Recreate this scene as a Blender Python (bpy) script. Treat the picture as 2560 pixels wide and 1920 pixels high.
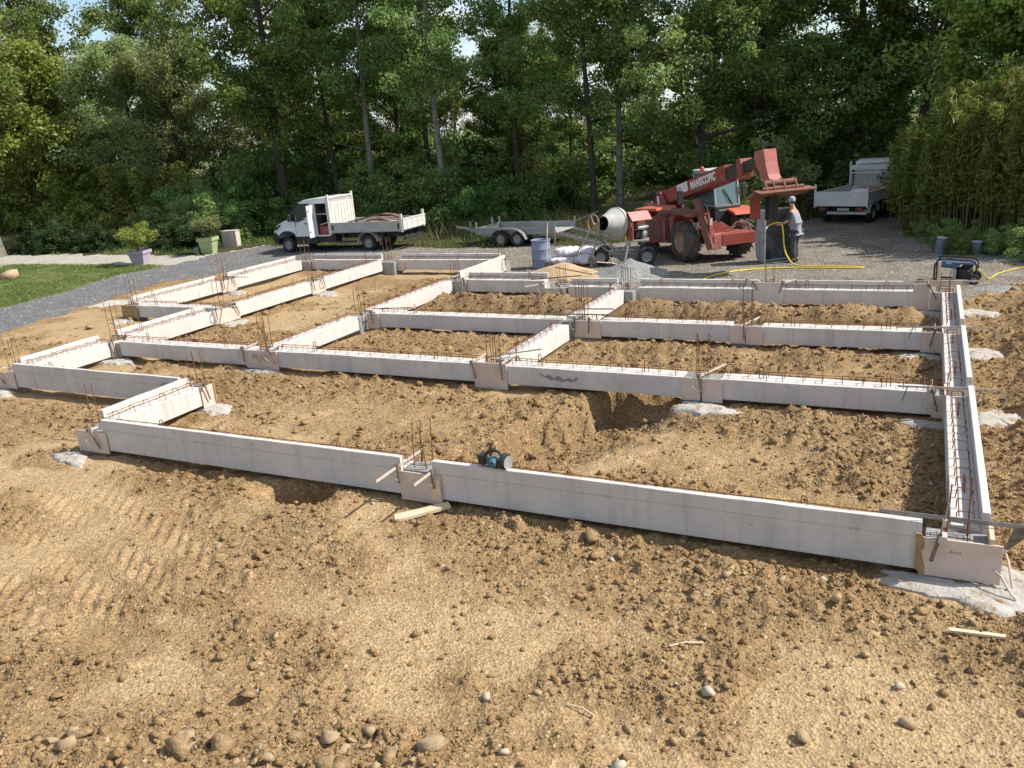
import bpy, bmesh, math, random
import numpy as np
from mathutils import Matrix, Vector

for o in list(bpy.data.objects):
    bpy.data.objects.remove(o, do_unlink=True)
SC = bpy.context.scene
COL = SC.collection
rnd = random.Random(7)
PI = math.pi

# ------------------------------------------------------------------ camera
cam_d = bpy.data.cameras.new("camera")
cam = bpy.data.objects.new("camera", cam_d)
COL.objects.link(cam)
cam_d.sensor_width = 36.0
cam_d.lens = 28.98
cam_d.clip_end = 3000
CR = Vector((0.897110, 0.435603, -0.073786))
CU = Vector((-0.065418, 0.296137, 0.952902))
CB = Vector((0.436938, -0.850031, 0.294164))
cam.matrix_world = Matrix(((CR.x, CU.x, CB.x, 0), (CR.y, CU.y, CB.y, 0), (CR.z, CU.z, CB.z, 4.3), (0, 0, 0, 1)))
SC.camera = cam

# ------------------------------------------------------------------ daylight
SUN = Vector((0.655, 0.225, 0.72)).normalized()
world = bpy.data.worlds.new("World")
SC.world = world
world.use_nodes = True
nt = world.node_tree
nt.nodes.clear()
wo = nt.nodes.new("ShaderNodeOutputWorld")
bg = nt.nodes.new("ShaderNodeBackground")
sky = nt.nodes.new("ShaderNodeTexSky")
sky.sky_type = 'NISHITA'
sky.sun_disc = False
sky.sun_elevation = math.asin(SUN.z)
sky.sun_rotation = math.atan2(SUN.x, SUN.y)
sky.air_density = 1.0
sky.dust_density = 1.0
sky.ozone_density = 1.0
tc = nt.nodes.new("ShaderNodeTexCoord")
mp = nt.nodes.new("ShaderNodeMapping")
mp.inputs['Scale'].default_value = (1.0, 1.0, 2.2)
nz = nt.nodes.new("ShaderNodeTexNoise")
nz.inputs['Scale'].default_value = 3.2
nz.inputs['Detail'].default_value = 8
nz.inputs['Roughness'].default_value = 0.6
rp = nt.nodes.new("ShaderNodeValToRGB")
rp.color_ramp.elements[0].position = 0.47
rp.color_ramp.elements[1].position = 0.66
mx = nt.nodes.new("ShaderNodeMixRGB")
mx.inputs['Color2'].default_value = (6.2, 6.4, 6.8, 1)
nt.links.new(tc.outputs['Generated'], mp.inputs['Vector'])
nt.links.new(mp.outputs['Vector'], nz.inputs['Vector'])
nt.links.new(nz.outputs['Fac'], rp.inputs['Fac'])
nt.links.new(rp.outputs['Color'], mx.inputs['Fac'])
nt.links.new(sky.outputs['Color'], mx.inputs['Color1'])
nt.links.new(mx.outputs['Color'], bg.inputs['Color'])
bg.inputs['Strength'].default_value = 0.135
nt.links.new(bg.outputs['Background'], wo.inputs['Surface'])

sun_d = bpy.data.lights.new("sun", 'SUN')
sun_d.energy = 5.0
sun_d.angle = math.radians(0.53)
sun_d.color = (1.0, 0.95, 0.87)
sun = bpy.data.objects.new("sun", sun_d)
COL.objects.link(sun)
sun.location = (30, 10, 40)
sun.rotation_euler = (-SUN).to_track_quat('-Z', 'Y').to_euler()

SC.view_settings.view_transform = 'Standard'
SC.view_settings.look = 'None'
SC.view_settings.exposure = 0.42
SC.view_settings.gamma = 1.0
SC.view_settings.use_curve_mapping = False
SC.render.engine = 'CYCLES'
SC.cycles.max_bounces = 6
SC.cycles.transparent_max_bounces = 6
SC.cycles.use_denoising = True

# ------------------------------------------------------------------ materials
def hexc(h):
    v = [int(h[i:i + 2], 16) / 255 for i in (0, 2, 4)]
    return tuple(c / 12.92 if c <= 0.04045 else ((c + 0.055) / 1.055) ** 2.4 for c in v)

def M(name, c1, c2=None, rough=.75, scale=6., bump=0., bscale=60., metal=0., lo=.35, hi=.65, spots=None, sscale=25., slo=.62, spec=.4, coat=0., streak=0.):
    m = bpy.data.materials.new(name)
    m.use_nodes = True
    n = m.node_tree
    b = n.nodes['Principled BSDF']
    b.inputs['Roughness'].default_value = rough
    b.inputs['Metallic'].default_value = metal
    b.inputs['Specular IOR Level'].default_value = spec
    b.inputs['Coat Weight'].default_value = coat
    g = n.nodes.new('ShaderNodeNewGeometry')
    last = None
    if c2 is None:
        c2 = tuple(c * .86 for c in c1)
    t = n.nodes.new('ShaderNodeTexNoise')
    t.inputs['Scale'].default_value = scale
    t.inputs['Detail'].default_value = 7
    t.inputs['Roughness'].default_value = .62
    n.links.new(g.outputs['Position'], t.inputs['Vector'])
    r = n.nodes.new('ShaderNodeValToRGB')
    r.color_ramp.elements[0].position = lo
    r.color_ramp.elements[1].position = hi
    r.color_ramp.elements[0].color = (*c1, 1)
    r.color_ramp.elements[1].color = (*c2, 1)
    n.links.new(t.outputs['Fac'], r.inputs['Fac'])
    last = r.outputs['Color']
    if spots is not None:
        t2 = n.nodes.new('ShaderNodeTexNoise')
        t2.inputs['Scale'].default_value = sscale
        t2.inputs['Detail'].default_value = 6
        t2.inputs['Roughness'].default_value = .7
        n.links.new(g.outputs['Position'], t2.inputs['Vector'])
        r2 = n.nodes.new('ShaderNodeValToRGB')
        r2.color_ramp.elements[0].position = slo
        r2.color_ramp.elements[1].position = slo + .08
        n.links.new(t2.outputs['Fac'], r2.inputs['Fac'])
        mxx = n.nodes.new('ShaderNodeMixRGB')
        mxx.inputs['Color2'].default_value = (*spots, 1)
        n.links.new(r2.outputs['Color'], mxx.inputs['Fac'])
        n.links.new(last, mxx.inputs['Color1'])
        last = mxx.outputs['Color']
    if streak:
        mpn = n.nodes.new('ShaderNodeMapping'); mpn.inputs['Scale'].default_value = (7, 7, .55)
        n.links.new(g.outputs['Position'], mpn.inputs['Vector'])
        t4 = n.nodes.new('ShaderNodeTexNoise'); t4.inputs['Scale'].default_value = 1.0; t4.inputs['Detail'].default_value = 6; t4.inputs['Roughness'].default_value = .65
        n.links.new(mpn.outputs[0], t4.inputs['Vector'])
        mr4 = n.nodes.new('ShaderNodeMapRange'); mr4.inputs['From Min'].default_value = .52; mr4.inputs['From Max'].default_value = .72; mr4.inputs['To Min'].default_value = 1.; mr4.inputs['To Max'].default_value = 1 - streak
        n.links.new(t4.outputs['Fac'], mr4.inputs['Value'])
        ml4 = n.nodes.new('ShaderNodeMixRGB'); ml4.blend_type = 'MULTIPLY'; ml4.inputs['Fac'].default_value = 1
        n.links.new(last, ml4.inputs['Color1']); n.links.new(mr4.outputs[0], ml4.inputs['Color2'])
        last = ml4.outputs['Color']
    n.links.new(last, b.inputs['Base Color'])
    if bump:
        t3 = n.nodes.new('ShaderNodeTexNoise')
        t3.inputs['Scale'].default_value = bscale
        t3.inputs['Detail'].default_value = 5
        n.links.new(g.outputs['Position'], t3.inputs['Vector'])
        bp = n.nodes.new('ShaderNodeBump')
        bp.inputs['Strength'].default_value = bump
        bp.inputs['Distance'].default_value = .02
        n.links.new(t3.outputs['Fac'], bp.inputs['Height'])
        n.links.new(bp.outputs['Normal'], b.inputs['Normal'])
    return m

def leaf_mat(name, dark, mid, light, trans=.5):
    m = bpy.data.materials.new(name)
    m.use_nodes = True
    n = m.node_tree
    n.nodes.clear()
    out = n.nodes.new('ShaderNodeOutputMaterial')
    g = n.nodes.new('ShaderNodeNewGeometry')
    oi = n.nodes.new('ShaderNodeObjectInfo')
    r = n.nodes.new('ShaderNodeValToRGB')
    e = r.color_ramp.elements
    e[0].position = 0.0; e[0].color = (*dark, 1)
    e[1].position = 1.0; e[1].color = (*light, 1)
    k = e.new(.55); k.color = (*mid, 1)
    t = n.nodes.new('ShaderNodeTexNoise')
    t.inputs['Scale'].default_value = .7
    t.inputs['Detail'].default_value = 3
    n.links.new(g.outputs['Position'], t.inputs['Vector'])
    a = n.nodes.new('ShaderNodeMath'); a.operation = 'MULTIPLY_ADD'
    a.inputs[1].default_value = .55
    n.links.new(g.outputs['Random Per Island'], a.inputs[0])
    b = n.nodes.new('ShaderNodeMath'); b.operation = 'MULTIPLY_ADD'
    b.inputs[1].default_value = .9; b.inputs[2].default_value = -.22
    n.links.new(t.outputs['Fac'], b.inputs[0])
    n.links.new(b.outputs[0], a.inputs[2])
    n.links.new(a.outputs[0], r.inputs['Fac'])
    hs = n.nodes.new('ShaderNodeHueSaturation')
    h = n.nodes.new('ShaderNodeMath'); h.operation = 'MULTIPLY_ADD'
    h.inputs[1].default_value = .05; h.inputs[2].default_value = .475
    n.links.new(oi.outputs['Random'], h.inputs[0])
    n.links.new(h.outputs[0], hs.inputs['Hue'])
    v = n.nodes.new('ShaderNodeMath'); v.operation = 'MULTIPLY_ADD'
    v.inputs[1].default_value = .5; v.inputs[2].default_value = .75
    n.links.new(oi.outputs['Random'], v.inputs[0])
    n.links.new(v.outputs[0], hs.inputs['Value'])
    n.links.new(r.outputs['Color'], hs.inputs['Color'])
    p = n.nodes.new('ShaderNodeBsdfPrincipled')
    p.inputs['Roughness'].default_value = .5
    p.inputs['Specular IOR Level'].default_value = .35
    n.links.new(hs.outputs['Color'], p.inputs['Base Color'])
    tr = n.nodes.new('ShaderNodeBsdfTranslucent')
    n.links.new(hs.outputs['Color'], tr.inputs['Color'])
    mxs = n.nodes.new('ShaderNodeMixShader')
    mxs.inputs[0].default_value = trans
    n.links.new(p.outputs[0], mxs.inputs[1])
    n.links.new(tr.outputs[0], mxs.inputs[2])
    n.links.new(mxs.outputs[0], out.inputs['Surface'])
    return m

# ------------------------------------------------------------------ mesh helpers
class MB:
    """collects shapes of one part"""
    def __init__(s):
        s.v = []; s.f = []
    def add(s, vs, fs):
        k = len(s.v)
        s.v += [tuple(v) for v in vs]
        s.f += [tuple(i + k for i in f) for f in fs]
        return s
    def box(s, x0, x1, y0, y1, z0, z1, mat=None):
        vs = [Vector((x, y, z)) for z in (z0, z1) for y in (y0, y1) for x in (x0, x1)]
        if mat is not None:
            vs = [mat @ v for v in vs]
        return s.add(vs, [(0, 2, 3, 1), (4, 5, 7, 6), (0, 1, 5, 4), (2, 6, 7, 3), (0, 4, 6, 2), (1, 3, 7, 5)])
    def bar(s, p0, p1, w, h, up=(0, 0, 1)):
        """rectangular bar between two points"""
        p0 = Vector(p0); p1 = Vector(p1); d = (p1 - p0); L = d.length; d.normalize()
        u = Vector(up)
        sd = d.cross(u)
        if sd.length < 1e-4:
            sd = d.cross(Vector((1, 0, 0)))
        sd.normalize(); u = sd.cross(d)
        m = Matrix(((d.x, sd.x, u.x, p0.x), (d.y, sd.y, u.y, p0.y), (d.z, sd.z, u.z, p0.z), (0, 0, 0, 1)))
        return s.box(0, L, -w / 2, w / 2, -h / 2, h / 2, m)
    def prism(s, poly, y0, y1, axis='y'):
        """polygon in (x,z) extruded along y (axis y) / (y,z) along x / (x,y) along z"""
        n = len(poly)
        if axis == 'y':
            f = lambda a, b, t: (a, t, b)
        elif axis == 'x':
            f = lambda a, b, t: (t, a, b)
        else:
            f = lambda a, b, t: (a, b, t)
        vs = [f(a, b, y0) for a, b in poly] + [f(a, b, y1) for a, b in poly]
        fs = [tuple(range(n))[::-1], tuple(range(n, 2 * n))]
        fs += [(i, (i + 1) % n, n + (i + 1) % n, n + i) for i in range(n)]
        return s.add(vs, fs)
    def tube(s, pts, r, n=6, caps=True, closed=False):
        pts = [Vector(p) for p in pts]
        m = len(pts)
        rs = r if isinstance(r, (list, tuple)) else [r] * m
        k = len(s.v)
        ref = None
        for i, p in enumerate(pts):
            if closed:
                d = pts[(i + 1) % m] - pts[i - 1]
            else:
                d = pts[min(i + 1, m - 1)] - pts[max(i - 1, 0)]
            d.normalize()
            if ref is None:
                ref = Vector((0, 0, 1)) if abs(d.z) < .9 else Vector((1, 0, 0))
            a = d.cross(ref)
            if a.length < 1e-5:
                a = d.cross(Vector((0, 1, 0)))
            a.normalize(); b = a.cross(d); ref = b
            for j in range(n):
                t = 2 * PI * j / n
                s.v.append(tuple(p + a * (rs[i] * math.cos(t)) + b * (rs[i] * math.sin(t))))
        for i in range(m if closed else m - 1):
            i2 = (i + 1) % m
            for j in range(n):
                j2 = (j + 1) % n
                s.f.append((k + i * n + j, k + i * n + j2, k + i2 * n + j2, k + i2 * n + j))
        if caps and not closed:
            s.f.append(tuple(k + j for j in range(n))[::-1])
            s.f.append(tuple(k + (m - 1) * n + j for j in range(n)))
        return s
    def lathe(s, prof, n=20, org=(0, 0, 0), axis=(0, 0, 1), caps=True):
        """prof: (radius, height) along axis"""
        a = Vector(axis).normalized(); o = Vector(org)
        u = a.orthogonal().normalized(); w = a.cross(u)
        k = len(s.v)
        for r, h in prof:
            for j in range(n):
                t = 2 * PI * j / n
                s.v.append(tuple(o + a * h + u * (r * math.cos(t)) + w * (r * math.sin(t))))
        for i in range(len(prof) - 1):
            for j in range(n):
                j2 = (j + 1) % n
                s.f.append((k + i * n + j, k + i * n + j2, k + (i + 1) * n + j2, k + (i + 1) * n + j))
        if caps:
            s.f.append(tuple(k + j for j in range(n))[::-1])
            s.f.append(tuple(k + (len(prof) - 1) * n + j for j in range(n)))
        return s
    def mesh(s, name, mat, smooth=False):
        me = bpy.data.meshes.new(name)
        me.from_pydata(s.v, [], s.f)
        me.validate()
        bm = bmesh.new(); bm.from_mesh(me)
        bmesh.ops.recalc_face_normals(bm, faces=bm.faces)
        bm.to_mesh(me); bm.free()
        if smooth:
            for p in me.polygons:
                p.use_smooth = True
            try:
                me.set_sharp_from_angle(angle=math.radians(38))
            except Exception:
                pass
        me.materials.append(mat)
        return me

def link(name, me, parent=None, loc=None, rz=None):
    o = bpy.data.objects.new(name, me)
    COL.objects.link(o)
    if parent is not None:
        o.parent = parent
    if loc is not None:
        o.location = loc
    if rz is not None:
        o.rotation_euler = (0, 0, rz)
    return o

def part(name, mb, mat, parent=None, smooth=False, bevel=0., loc=None, rz=None, label=None):
    o = link(name, mb.mesh(name, mat, smooth), parent, loc, rz)
    if bevel:
        b = o.modifiers.new("bevel", 'BEVEL')
        b.width = bevel; b.segments = 2; b.limit_method = 'ANGLE'; b.angle_limit = math.radians(40)
        b.harden_normals = False
    if label:
        o['label'] = label
    return o

def tag(o, label=None, cat=None, group=None, kind=None):
    if label: o['label'] = label
    if cat: o['category'] = cat
    if group: o['group'] = group
    if kind: o['kind'] = kind
    return o

def thing(name, loc, label, cat, group=None, rz=0., rot=None):
    o = bpy.data.objects.new(name, None)
    COL.objects.link(o)
    o.empty_display_size = .2
    o.location = loc
    o.rotation_euler = rot if rot else (0, 0, rz)
    return tag(o, label, cat, group, 'thing')

def npmesh(name, V, F, mat, smooth=False):
    """numpy verts (n,3) and faces (m,3|4)"""
    me = bpy.data.meshes.new(name)
    V = np.asarray(V, np.float32); F = np.asarray(F, np.int32)
    k = F.shape[1]
    me.vertices.add(len(V)); me.vertices.foreach_set('co', V.ravel())
    me.loops.add(F.size); me.loops.foreach_set('vertex_index', F.ravel())
    me.polygons.add(len(F))
    me.polygons.foreach_set('loop_start', np.arange(0, F.size, k, dtype=np.int32))
    me.polygons.foreach_set('loop_total', np.full(len(F), k, np.int32))
    if smooth:
        me.polygons.foreach_set('use_smooth', np.ones(len(F), bool))
    me.update(calc_edges=True)
    me.materials.append(mat)
    return me

def lettering(name, body, size, parent, loc, rot, mat, extrude=.0006, bold=0., sx=1.):
    fc = bpy.data.curves.new(name, 'FONT'); fc.body = body; fc.size = size; fc.space_character = 1.1; fc.extrude = extrude; fc.offset = bold
    fo = bpy.data.objects.new(name + '_tmp', fc); COL.objects.link(fo)
    bpy.context.view_layer.update()
    me = bpy.data.meshes.new_from_object(fo.evaluated_get(bpy.context.evaluated_depsgraph_get()))
    bpy.data.objects.remove(fo, do_unlink=True)
    me.materials.clear(); me.materials.append(mat)
    o = link(name, me, parent, loc); o.rotation_euler = rot; o.scale = (sx, 1, 1)
    return o
# ------------------------------------------------------------------ noise and terrain
def _h(ix, iy, s):
    h = (ix.astype(np.int64) * 374761393 + iy.astype(np.int64) * 668265263 + s * 974634777) & 0xFFFFFFFF
    h = ((h ^ (h >> 13)) * 1274126177) & 0xFFFFFFFF
    h = h ^ (h >> 16)
    return (h & 0xFFFFFF) / float(0xFFFFFF)

def vn(x, y, s=0):
    ix = np.floor(x); iy = np.floor(y)
    fx = x - ix; fy = y - iy
    fx = fx * fx * fx * (fx * (fx * 6 - 15) + 10); fy = fy * fy * fy * (fy * (fy * 6 - 15) + 10)
    a = _h(ix, iy, s); b = _h(ix + 1, iy, s); c = _h(ix, iy + 1, s); d = _h(ix + 1, iy + 1, s)
    return (a * (1 - fx) + b * fx) * (1 - fy) + (c * (1 - fx) + d * fx) * fy

def fbm(x, y, o=4, s=0, g=.5):
    t = 0; a = 1; w = 0
    for i in range(o):
        t = t + a * vn(x * 2 ** i + 17.3 * i, y * 2 ** i - 9.1 * i, s + i); w += a; a *= g
    return t / w

def worley(x, y, s=0):
    ix = np.floor(x); iy = np.floor(y)
    best = np.full(x.shape, 9.); hid = np.zeros(x.shape)
    for dx in (-1, 0, 1):
        for dy in (-1, 0, 1):
            cx = ix + dx; cy = iy + dy
            px = cx + .15 + .7 * _h(cx, cy, s); py = cy + .15 + .7 * _h(cx, cy, s + 5)
            d = (px - x) ** 2 + (py - y) ** 2
            m = d < best
            best = np.where(m, d, best); hid = np.where(m, _h(cx, cy, s + 9), hid)
    return np.sqrt(best), hid

def sst(a, b, x):
    t = np.clip((x - a) / (b - a), 0, 1)
    return t * t * (3 - 2 * t)

def seg_d(x, y, pts):
    """distance to a polyline"""
    d = np.full(x.shape, 1e9)
    for (x0, y0), (x1, y1) in zip(pts[:-1], pts[1:]):
        vx, vy = x1 - x0, y1 - y0
        t = np.clip(((x - x0) * vx + (y - y0) * vy) / (vx * vx + vy * vy), 0, 1)
        d = np.minimum(d, np.hypot(x - x0 - t * vx, y - y0 - t * vy))
    return d

EDGE_R = [(-30, -26), (0, -24.6), (13.8, -23.2), (15.8, -23.8), (19.3, -24.6), (20.7, -24.7), (22.3, -24.2), (24.2, -23.2), (25.4, -22.3), (27, -20.1), (400, -20)]
EDGE_L = [(-30, -30), (0, -28.2), (17, -27.4), (19.5, -28.0), (22.5, -28.9), (24.1, -28.2), (26, -28.7), (28, -29.1), (30.2, -28.5), (31, -25), (400, -25)]
YARD_Y = [(-300, 26.6), (-20.2, 26.6), (-19.5, 24.4), (-12.6, 24.3), (-11.6, 22.2), (-8.8, 20.9), (-7.5, 20.3), (.9, 20.6), (1.6, 22.0), (3, 24.4), (6, 25.5), (300, 26)]
YARD_T = [(-300, 30.4), (-28, 30.4), (-24, 29.8), (-18, 29.2), (-12, 29.6), (-6, 31.5), (-3.8, 37), (-1.0, 37), (-.6, 31), (1.5, 29), (4, 27.5), (300, 27)]

def interp(tab, v):
    t = np.array(tab)
    return np.interp(v, t[:, 0], t[:, 1])

def zone(x, y):
    """0 earth, 1 road, 2 gravel yard, 3 lawn, 4 pale path, 5 woodland floor, 6 meadow"""
    j = (fbm(x * .9, y * .9, 4, 31) - .5) * 1.3
    j2 = (fbm(x * 2.1, y * 2.1, 3, 35) - .5) * .5
    z = np.zeros(x.shape, int)
    er = interp(EDGE_R, y) + j * .8; el = interp(EDGE_L, y) + j * .9 + j2
    yb = interp(YARD_Y, x) + j * .9; yt = interp(YARD_T, x) + j
    z = np.where(y > yb, 2, z)
    z = np.where((x < er) & (y < 30.3 + j), 1, z)
    z = np.where((x < er + 3.5) & (x > er) & (y > 26.0 + j) & (y < 30), 2, z)
    z = np.where(x < el, 3, z)
    z = np.where((x < el + .3) & (y > 24.9 + j * .4 - .02 * (x + 30)) & (x > -60), 4, z)
    z = np.where((x < el) & (y > 27.3 + j * .8 + .06 * (-30 - x)), 5, z)
    z = np.where((y > yt) & (x > el), 5, z)
    z = np.where((y > 30 + .8 * j) & (x <= el), 5, z)
    z = np.where((x < -37.5 + j) & (y > 29.2 + j * .5), 6, z)
    z = np.where((y > 46 + j) & (x < -3), 6, z)
    z = np.where((y > 40 + j) & (x < -8) & (x > -20), 6, z)
    return z

LINES_X = [(7.84, 8.2, -11.8, .8), (9.98, 10.32, -17, -11.3), (12.41, 12.75, -16.9, .8), (15.9, 16.24, -12.4, .8), (19.4, 19.75, -8.8, .8), (20.18, 20.5, -12, -8.4), (23.5, 23.85, -20.6, -11.9), (15.86, 16.2, -20.6, -16.5)]
LINES_Y = [(-20.55, -20.2, 15.8, 23.8), (-16.93, -16.58, 10, 23.8), (-12.3, -11.96, 12.4, 23.8), (-6.88, -6.54, 12.4, 19.6), (.4, .76, 7.85, 19.7), (-11.72, -11.36, 8, 10.3)]

SPOTS = [(-11.75, 7.6, 0.41, 0.187), (0.62, 7.72, 0.697, 0.289), (1.05, 8.0, 0.328, 0.34), (-11.2, 10.1, 0.41, 0.255), (-17.0, 9.8, 0.492, 0.255), (-16.3, 12.2, 0.41, 0.255), (-12.1, 12.28, 0.41, 0.136), (-2.9, 12.15, 0.508, 0.255), (1.1, 12.6, 0.344, 0.425), (0.15, 12.2, 0.369, 0.17), (1.05, 16.05, 0.369, 0.425), (0.05, 15.7, 0.41, 0.212), (1.1, 19.3, 0.41, 0.34), (0.2, 19.15, 0.41, 0.212), (-8.9, 19.15, 0.328, 0.17), (-11.5, 23.3, 0.492, 0.255), (-19.9, 19.7, 0.41, 0.255), (-20.3, 15.6, 0.41, 0.255), (-16.3, 15.9, 0.328, 0.425), (-16.3, 19.8, 0.369, 0.34)]

def rough_mask(x, y):
    r = sst(.44, .62, fbm(x * .55 + 3, y * .55, 4, 3, .6))
    inside = sst(.3, -.3, np.maximum(np.maximum(7.9 - y, y - 20), np.maximum(-12 - x, x - .6)))
    r = np.maximum(r, inside * sst(.36, .56, fbm(x * .8 + 9, y * .8, 4, 61, .6)) * .9)
    r = np.maximum(r, .95 * sst(1.0, 0., seg_d(x, y, [(1.35, 8.0), (1.3, 12), (1.5, 16), (1.9, 20.5)]) - .35))
    r = np.maximum(r, sst(.9, .2, seg_d(x, y, [(-5.0, 7.55), (-2.5, 7.35), (.4, 7.1), (1.6, 6.6)])) * .95)
    r = np.maximum(r, sst(.9, .1, seg_d(x, y, [(-7.5, 18.6), (-4.6, 18.3), (-2.5, 18.1), (0, 18.3)])))
    r = np.maximum(r, sst(.8, .1, seg_d(x, y, [(-12.2, 18.4), (-9.4, 18.6), (-7.5, 18.3)])))
    r = np.maximum(r, sst(1.1, .2, seg_d(x, y, [(-4.2, 14.8), (-3.0, 14.5), (-2.0, 14.9), (-1.4, 15.3)])))
    r = np.maximum(r, sst(.9, .2, seg_d(x, y, [(.05, 8.6), (.1, 12.2), (-1.8, 12.1)])))
    r = np.maximum(r, sst(.6, .1, seg_d(x, y, [(-5.8, 9.3), (-5.1, 10.6), (-4.9, 12.2)])))
    r = np.maximum(r, sst(.7, .0, seg_d(x, y, [(-7.2, 2.4), (-5.2, 3.35), (-4.2, 3.8), (-2.8, 4.0)]) - .15) * .9)
    r = np.maximum(r, sst(1.2, .3, seg_d(x, y, [(-16.5, 8.6), (-14, 8.9), (-12.5, 9.2)])) * .8)
    calm = np.maximum(sst(1.0, .3, np.hypot((x + 3.6) / 1.0, (y - 4.65) / .5)), sst(1.2, .3, np.hypot((x + 8.6) / 2.2, (y - 5.5) / 1.5)))
    for cx, cy, ca, cb in ((-7.2, 4.5, .9, .45), (-4.4, 6.2, .9, .4), (-2.7, 6.1, 1.1, .4), (-1.9, 4.9, .8, .35), (-.2, 4.9, .9, .35), (-5.6, 5.5, .7, .5), (-10.5, 6.6, 1.5, .6), (-1.0, 9.3, 1.3, .5), (-2.9, 10.9, .9, .5)):
        calm = np.maximum(calm, sst(1.1, .4, np.hypot((x - cx) / ca, (y - cy) / cb) + .5 * (fbm(x * 2, y * 2, 3, 47) - .5)))
    calm = np.maximum(calm, sst(1.0, .3, np.hypot((x + 2.2) / 1.6, (y - 10.2) / 1.2)))
    calm = np.maximum(calm, sst(1.0, .3, np.hypot((x + 8.2) / 2.6, (y - 10.6) / 1.3)))
    r = np.clip(r * (1 - .85 * calm), 0, 1)
    fore = sst(7.9, 6.9, y)
    r = r * (1 - fore * .35)
    for sx, sy, rx, ry in SPOTS:
        r = r * (1 - sst(1.15, .85, np.hypot((x - sx) / rx, (y - sy) / ry)))
    return r

def terrain(x, y, want_mask=False):
    x = np.asarray(x, float); y = np.asarray(y, float)
    z = zone(x, y)
    site = (z == 0)
    yardish = (z == 2) | (z == 1)
    R = rough_mask(x, y) * np.where(site, 1., np.where(yardish, .12, .3))
    h = -.115 + .11 * (fbm(x * .33, y * .33, 3, 1) - .5) + .11 * (fbm(x * 1.3, y * 1.3, 5, 2, .55) - .5) * np.where(site, 1, .35)
    # spoil banks, trenches, holes
    d = seg_d(x, y, [(1.75, 10.5), (1.9, 13), (2.1, 16.2), (2.5, 19.5), (3.2, 22)])
    h += .30 * np.exp(-(d / .62) ** 2) * (.6 + .8 * fbm(x * 1.1, y * 1.1, 3, 12))
    d = seg_d(x, y, [(-6.6, 18.75), (-4.6, 18.5), (-2.5, 18.3), (-.2, 18.6)]); h += .26 * np.exp(-(d / .4) ** 2) * (.5 + fbm(x * 1.6, y * 1.6, 3, 14))
    d = seg_d(x, y, [(-6.2, 17.65), (-2.4, 17.4), (-.1, 17.5)]); h -= .26 * np.exp(-(d / .45) ** 2)
    d = seg_d(x, y, [(-11.7, 18.9), (-9.4, 18.75), (-7.3, 18.6)]); h += .26 * np.exp(-(d / .42) ** 2) * (.5 + fbm(x * 1.6, y * 1.6, 3, 14))
    d = seg_d(x, y, [(-11.3, 17.9), (-9.3, 17.8), (-7.5, 17.5)]); h -= .2 * np.exp(-(d / .4) ** 2)
    d = seg_d(x, y, [(-4.3, 14.9), (-3.2, 14.95)]); h += .20 * np.exp(-(d / .5) ** 2)
    d = np.hypot((x + 2.75) / .75, (y - 14.0) / .35); h -= .22 * np.exp(-d ** 2)
    d = np.hypot((x + 1.75) / .5, (y - 15.1) / .35); h += .2 * np.exp(-d ** 2)
    # dug strip between the middle front joint and the second row (lower on its right side)
    bank_x = np.interp(y, [8.3, 9.1, 9.9, 10.9, 11.6, 12.6], [-6.3, -6.2, -5.75, -5.45, -5.05, -4.75]) + (fbm(x * 4.2, y * 4.2, 4, 44, .7) - .5) * .5
    wgt = sst(8.0, 8.8, y) * sst(13., 12.2, y)
    h -= .46 * wgt * sst(-.04, .34, x - bank_x) * sst(2.4, .6, x - bank_x)
    d = np.hypot((x + 4.55) / .34, (y - 12.3) / .34); h -= .34 * sst(1.25, .55, d)
    h -= .62 * sst(1.15, .6, np.hypot((x + 7.2) / .46, (y - 7.66) / .32) + .35 * (fbm(x * 4, y * 4, 3, 66) - .5))
    h += .05 * np.exp(-((np.hypot((x + 7.25) / .75, (y - 7.6) / .55) - 1.1) / .25) ** 2)
    h -= .10 * np.exp(-(np.hypot((x + 6.9) / .55, (y - 4.45) / .28)) ** 2)
    h += .10 * np.exp(-(seg_d(x, y, [(-1.2, 7.1), (1.6, 6.75)]) / .55) ** 2)
    h += .07 * np.exp(-(seg_d(x, y, [(-7.2, 2.5), (-5.2, 3.3), (-2.8, 4.0)]) / .3) ** 2)
    h += .10 * np.exp(-(seg_d(x, y, [(-17, 8.7), (-13.5, 9.0), (-12.4, 9.4)]) / .5) ** 2)
    # tyre tread left by the machine in the near left
    tw = sst(1.15, .7, np.hypot((x + 9.3) / 2.9, (y - 5.6) / 1.55)) * np.where(site, 1, 0)
    a = (x * .32 + y * .95); b = (x * .95 - y * .32)
    lane = np.abs(((a / 1.15) % 1.0) - .5) * 2
    che = np.abs((((b + .9 * np.abs(lane - .5)) / .29 + .35 * fbm(x * 1.5, y * 1.5, 2, 71)) % 1.0) - .5) * 2
    h += tw * (.044 * sst(.36, .6, che) - .026) * sst(.35, .6, fbm(x * 1.2, y * 1.2, 3, 72) + .12)
    d = seg_d(x, y, [(-1.9, 4.9), (-2.6, 7.2)])
    h -= .015 * np.exp(-(d / .12) ** 2)
    h += wgt * .12 * np.exp(-((x - bank_x - .3) / .35) ** 2) * (fbm(x * 7, y * 7, 4, 46, .7) - .5)
    h += R * .075 * (1 - np.abs(2 * fbm(x * 2.6, y * 2.6, 4, 23, .6) - 1) - .55) * np.where(site, 1, .3)
    # clods
    w1, i1 = worley(x * 4.2 + .6 * vn(x * 9, y * 9, 4), y * 4.2 + .6 * vn(x * 9, y * 9, 6), 11)
    w2, i2 = worley(x * 9.5 + .5 * vn(x * 21, y * 21, 7), y * 9.5, 13)
    w3, i3 = worley(x * 21., y * 21., 15)
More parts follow.
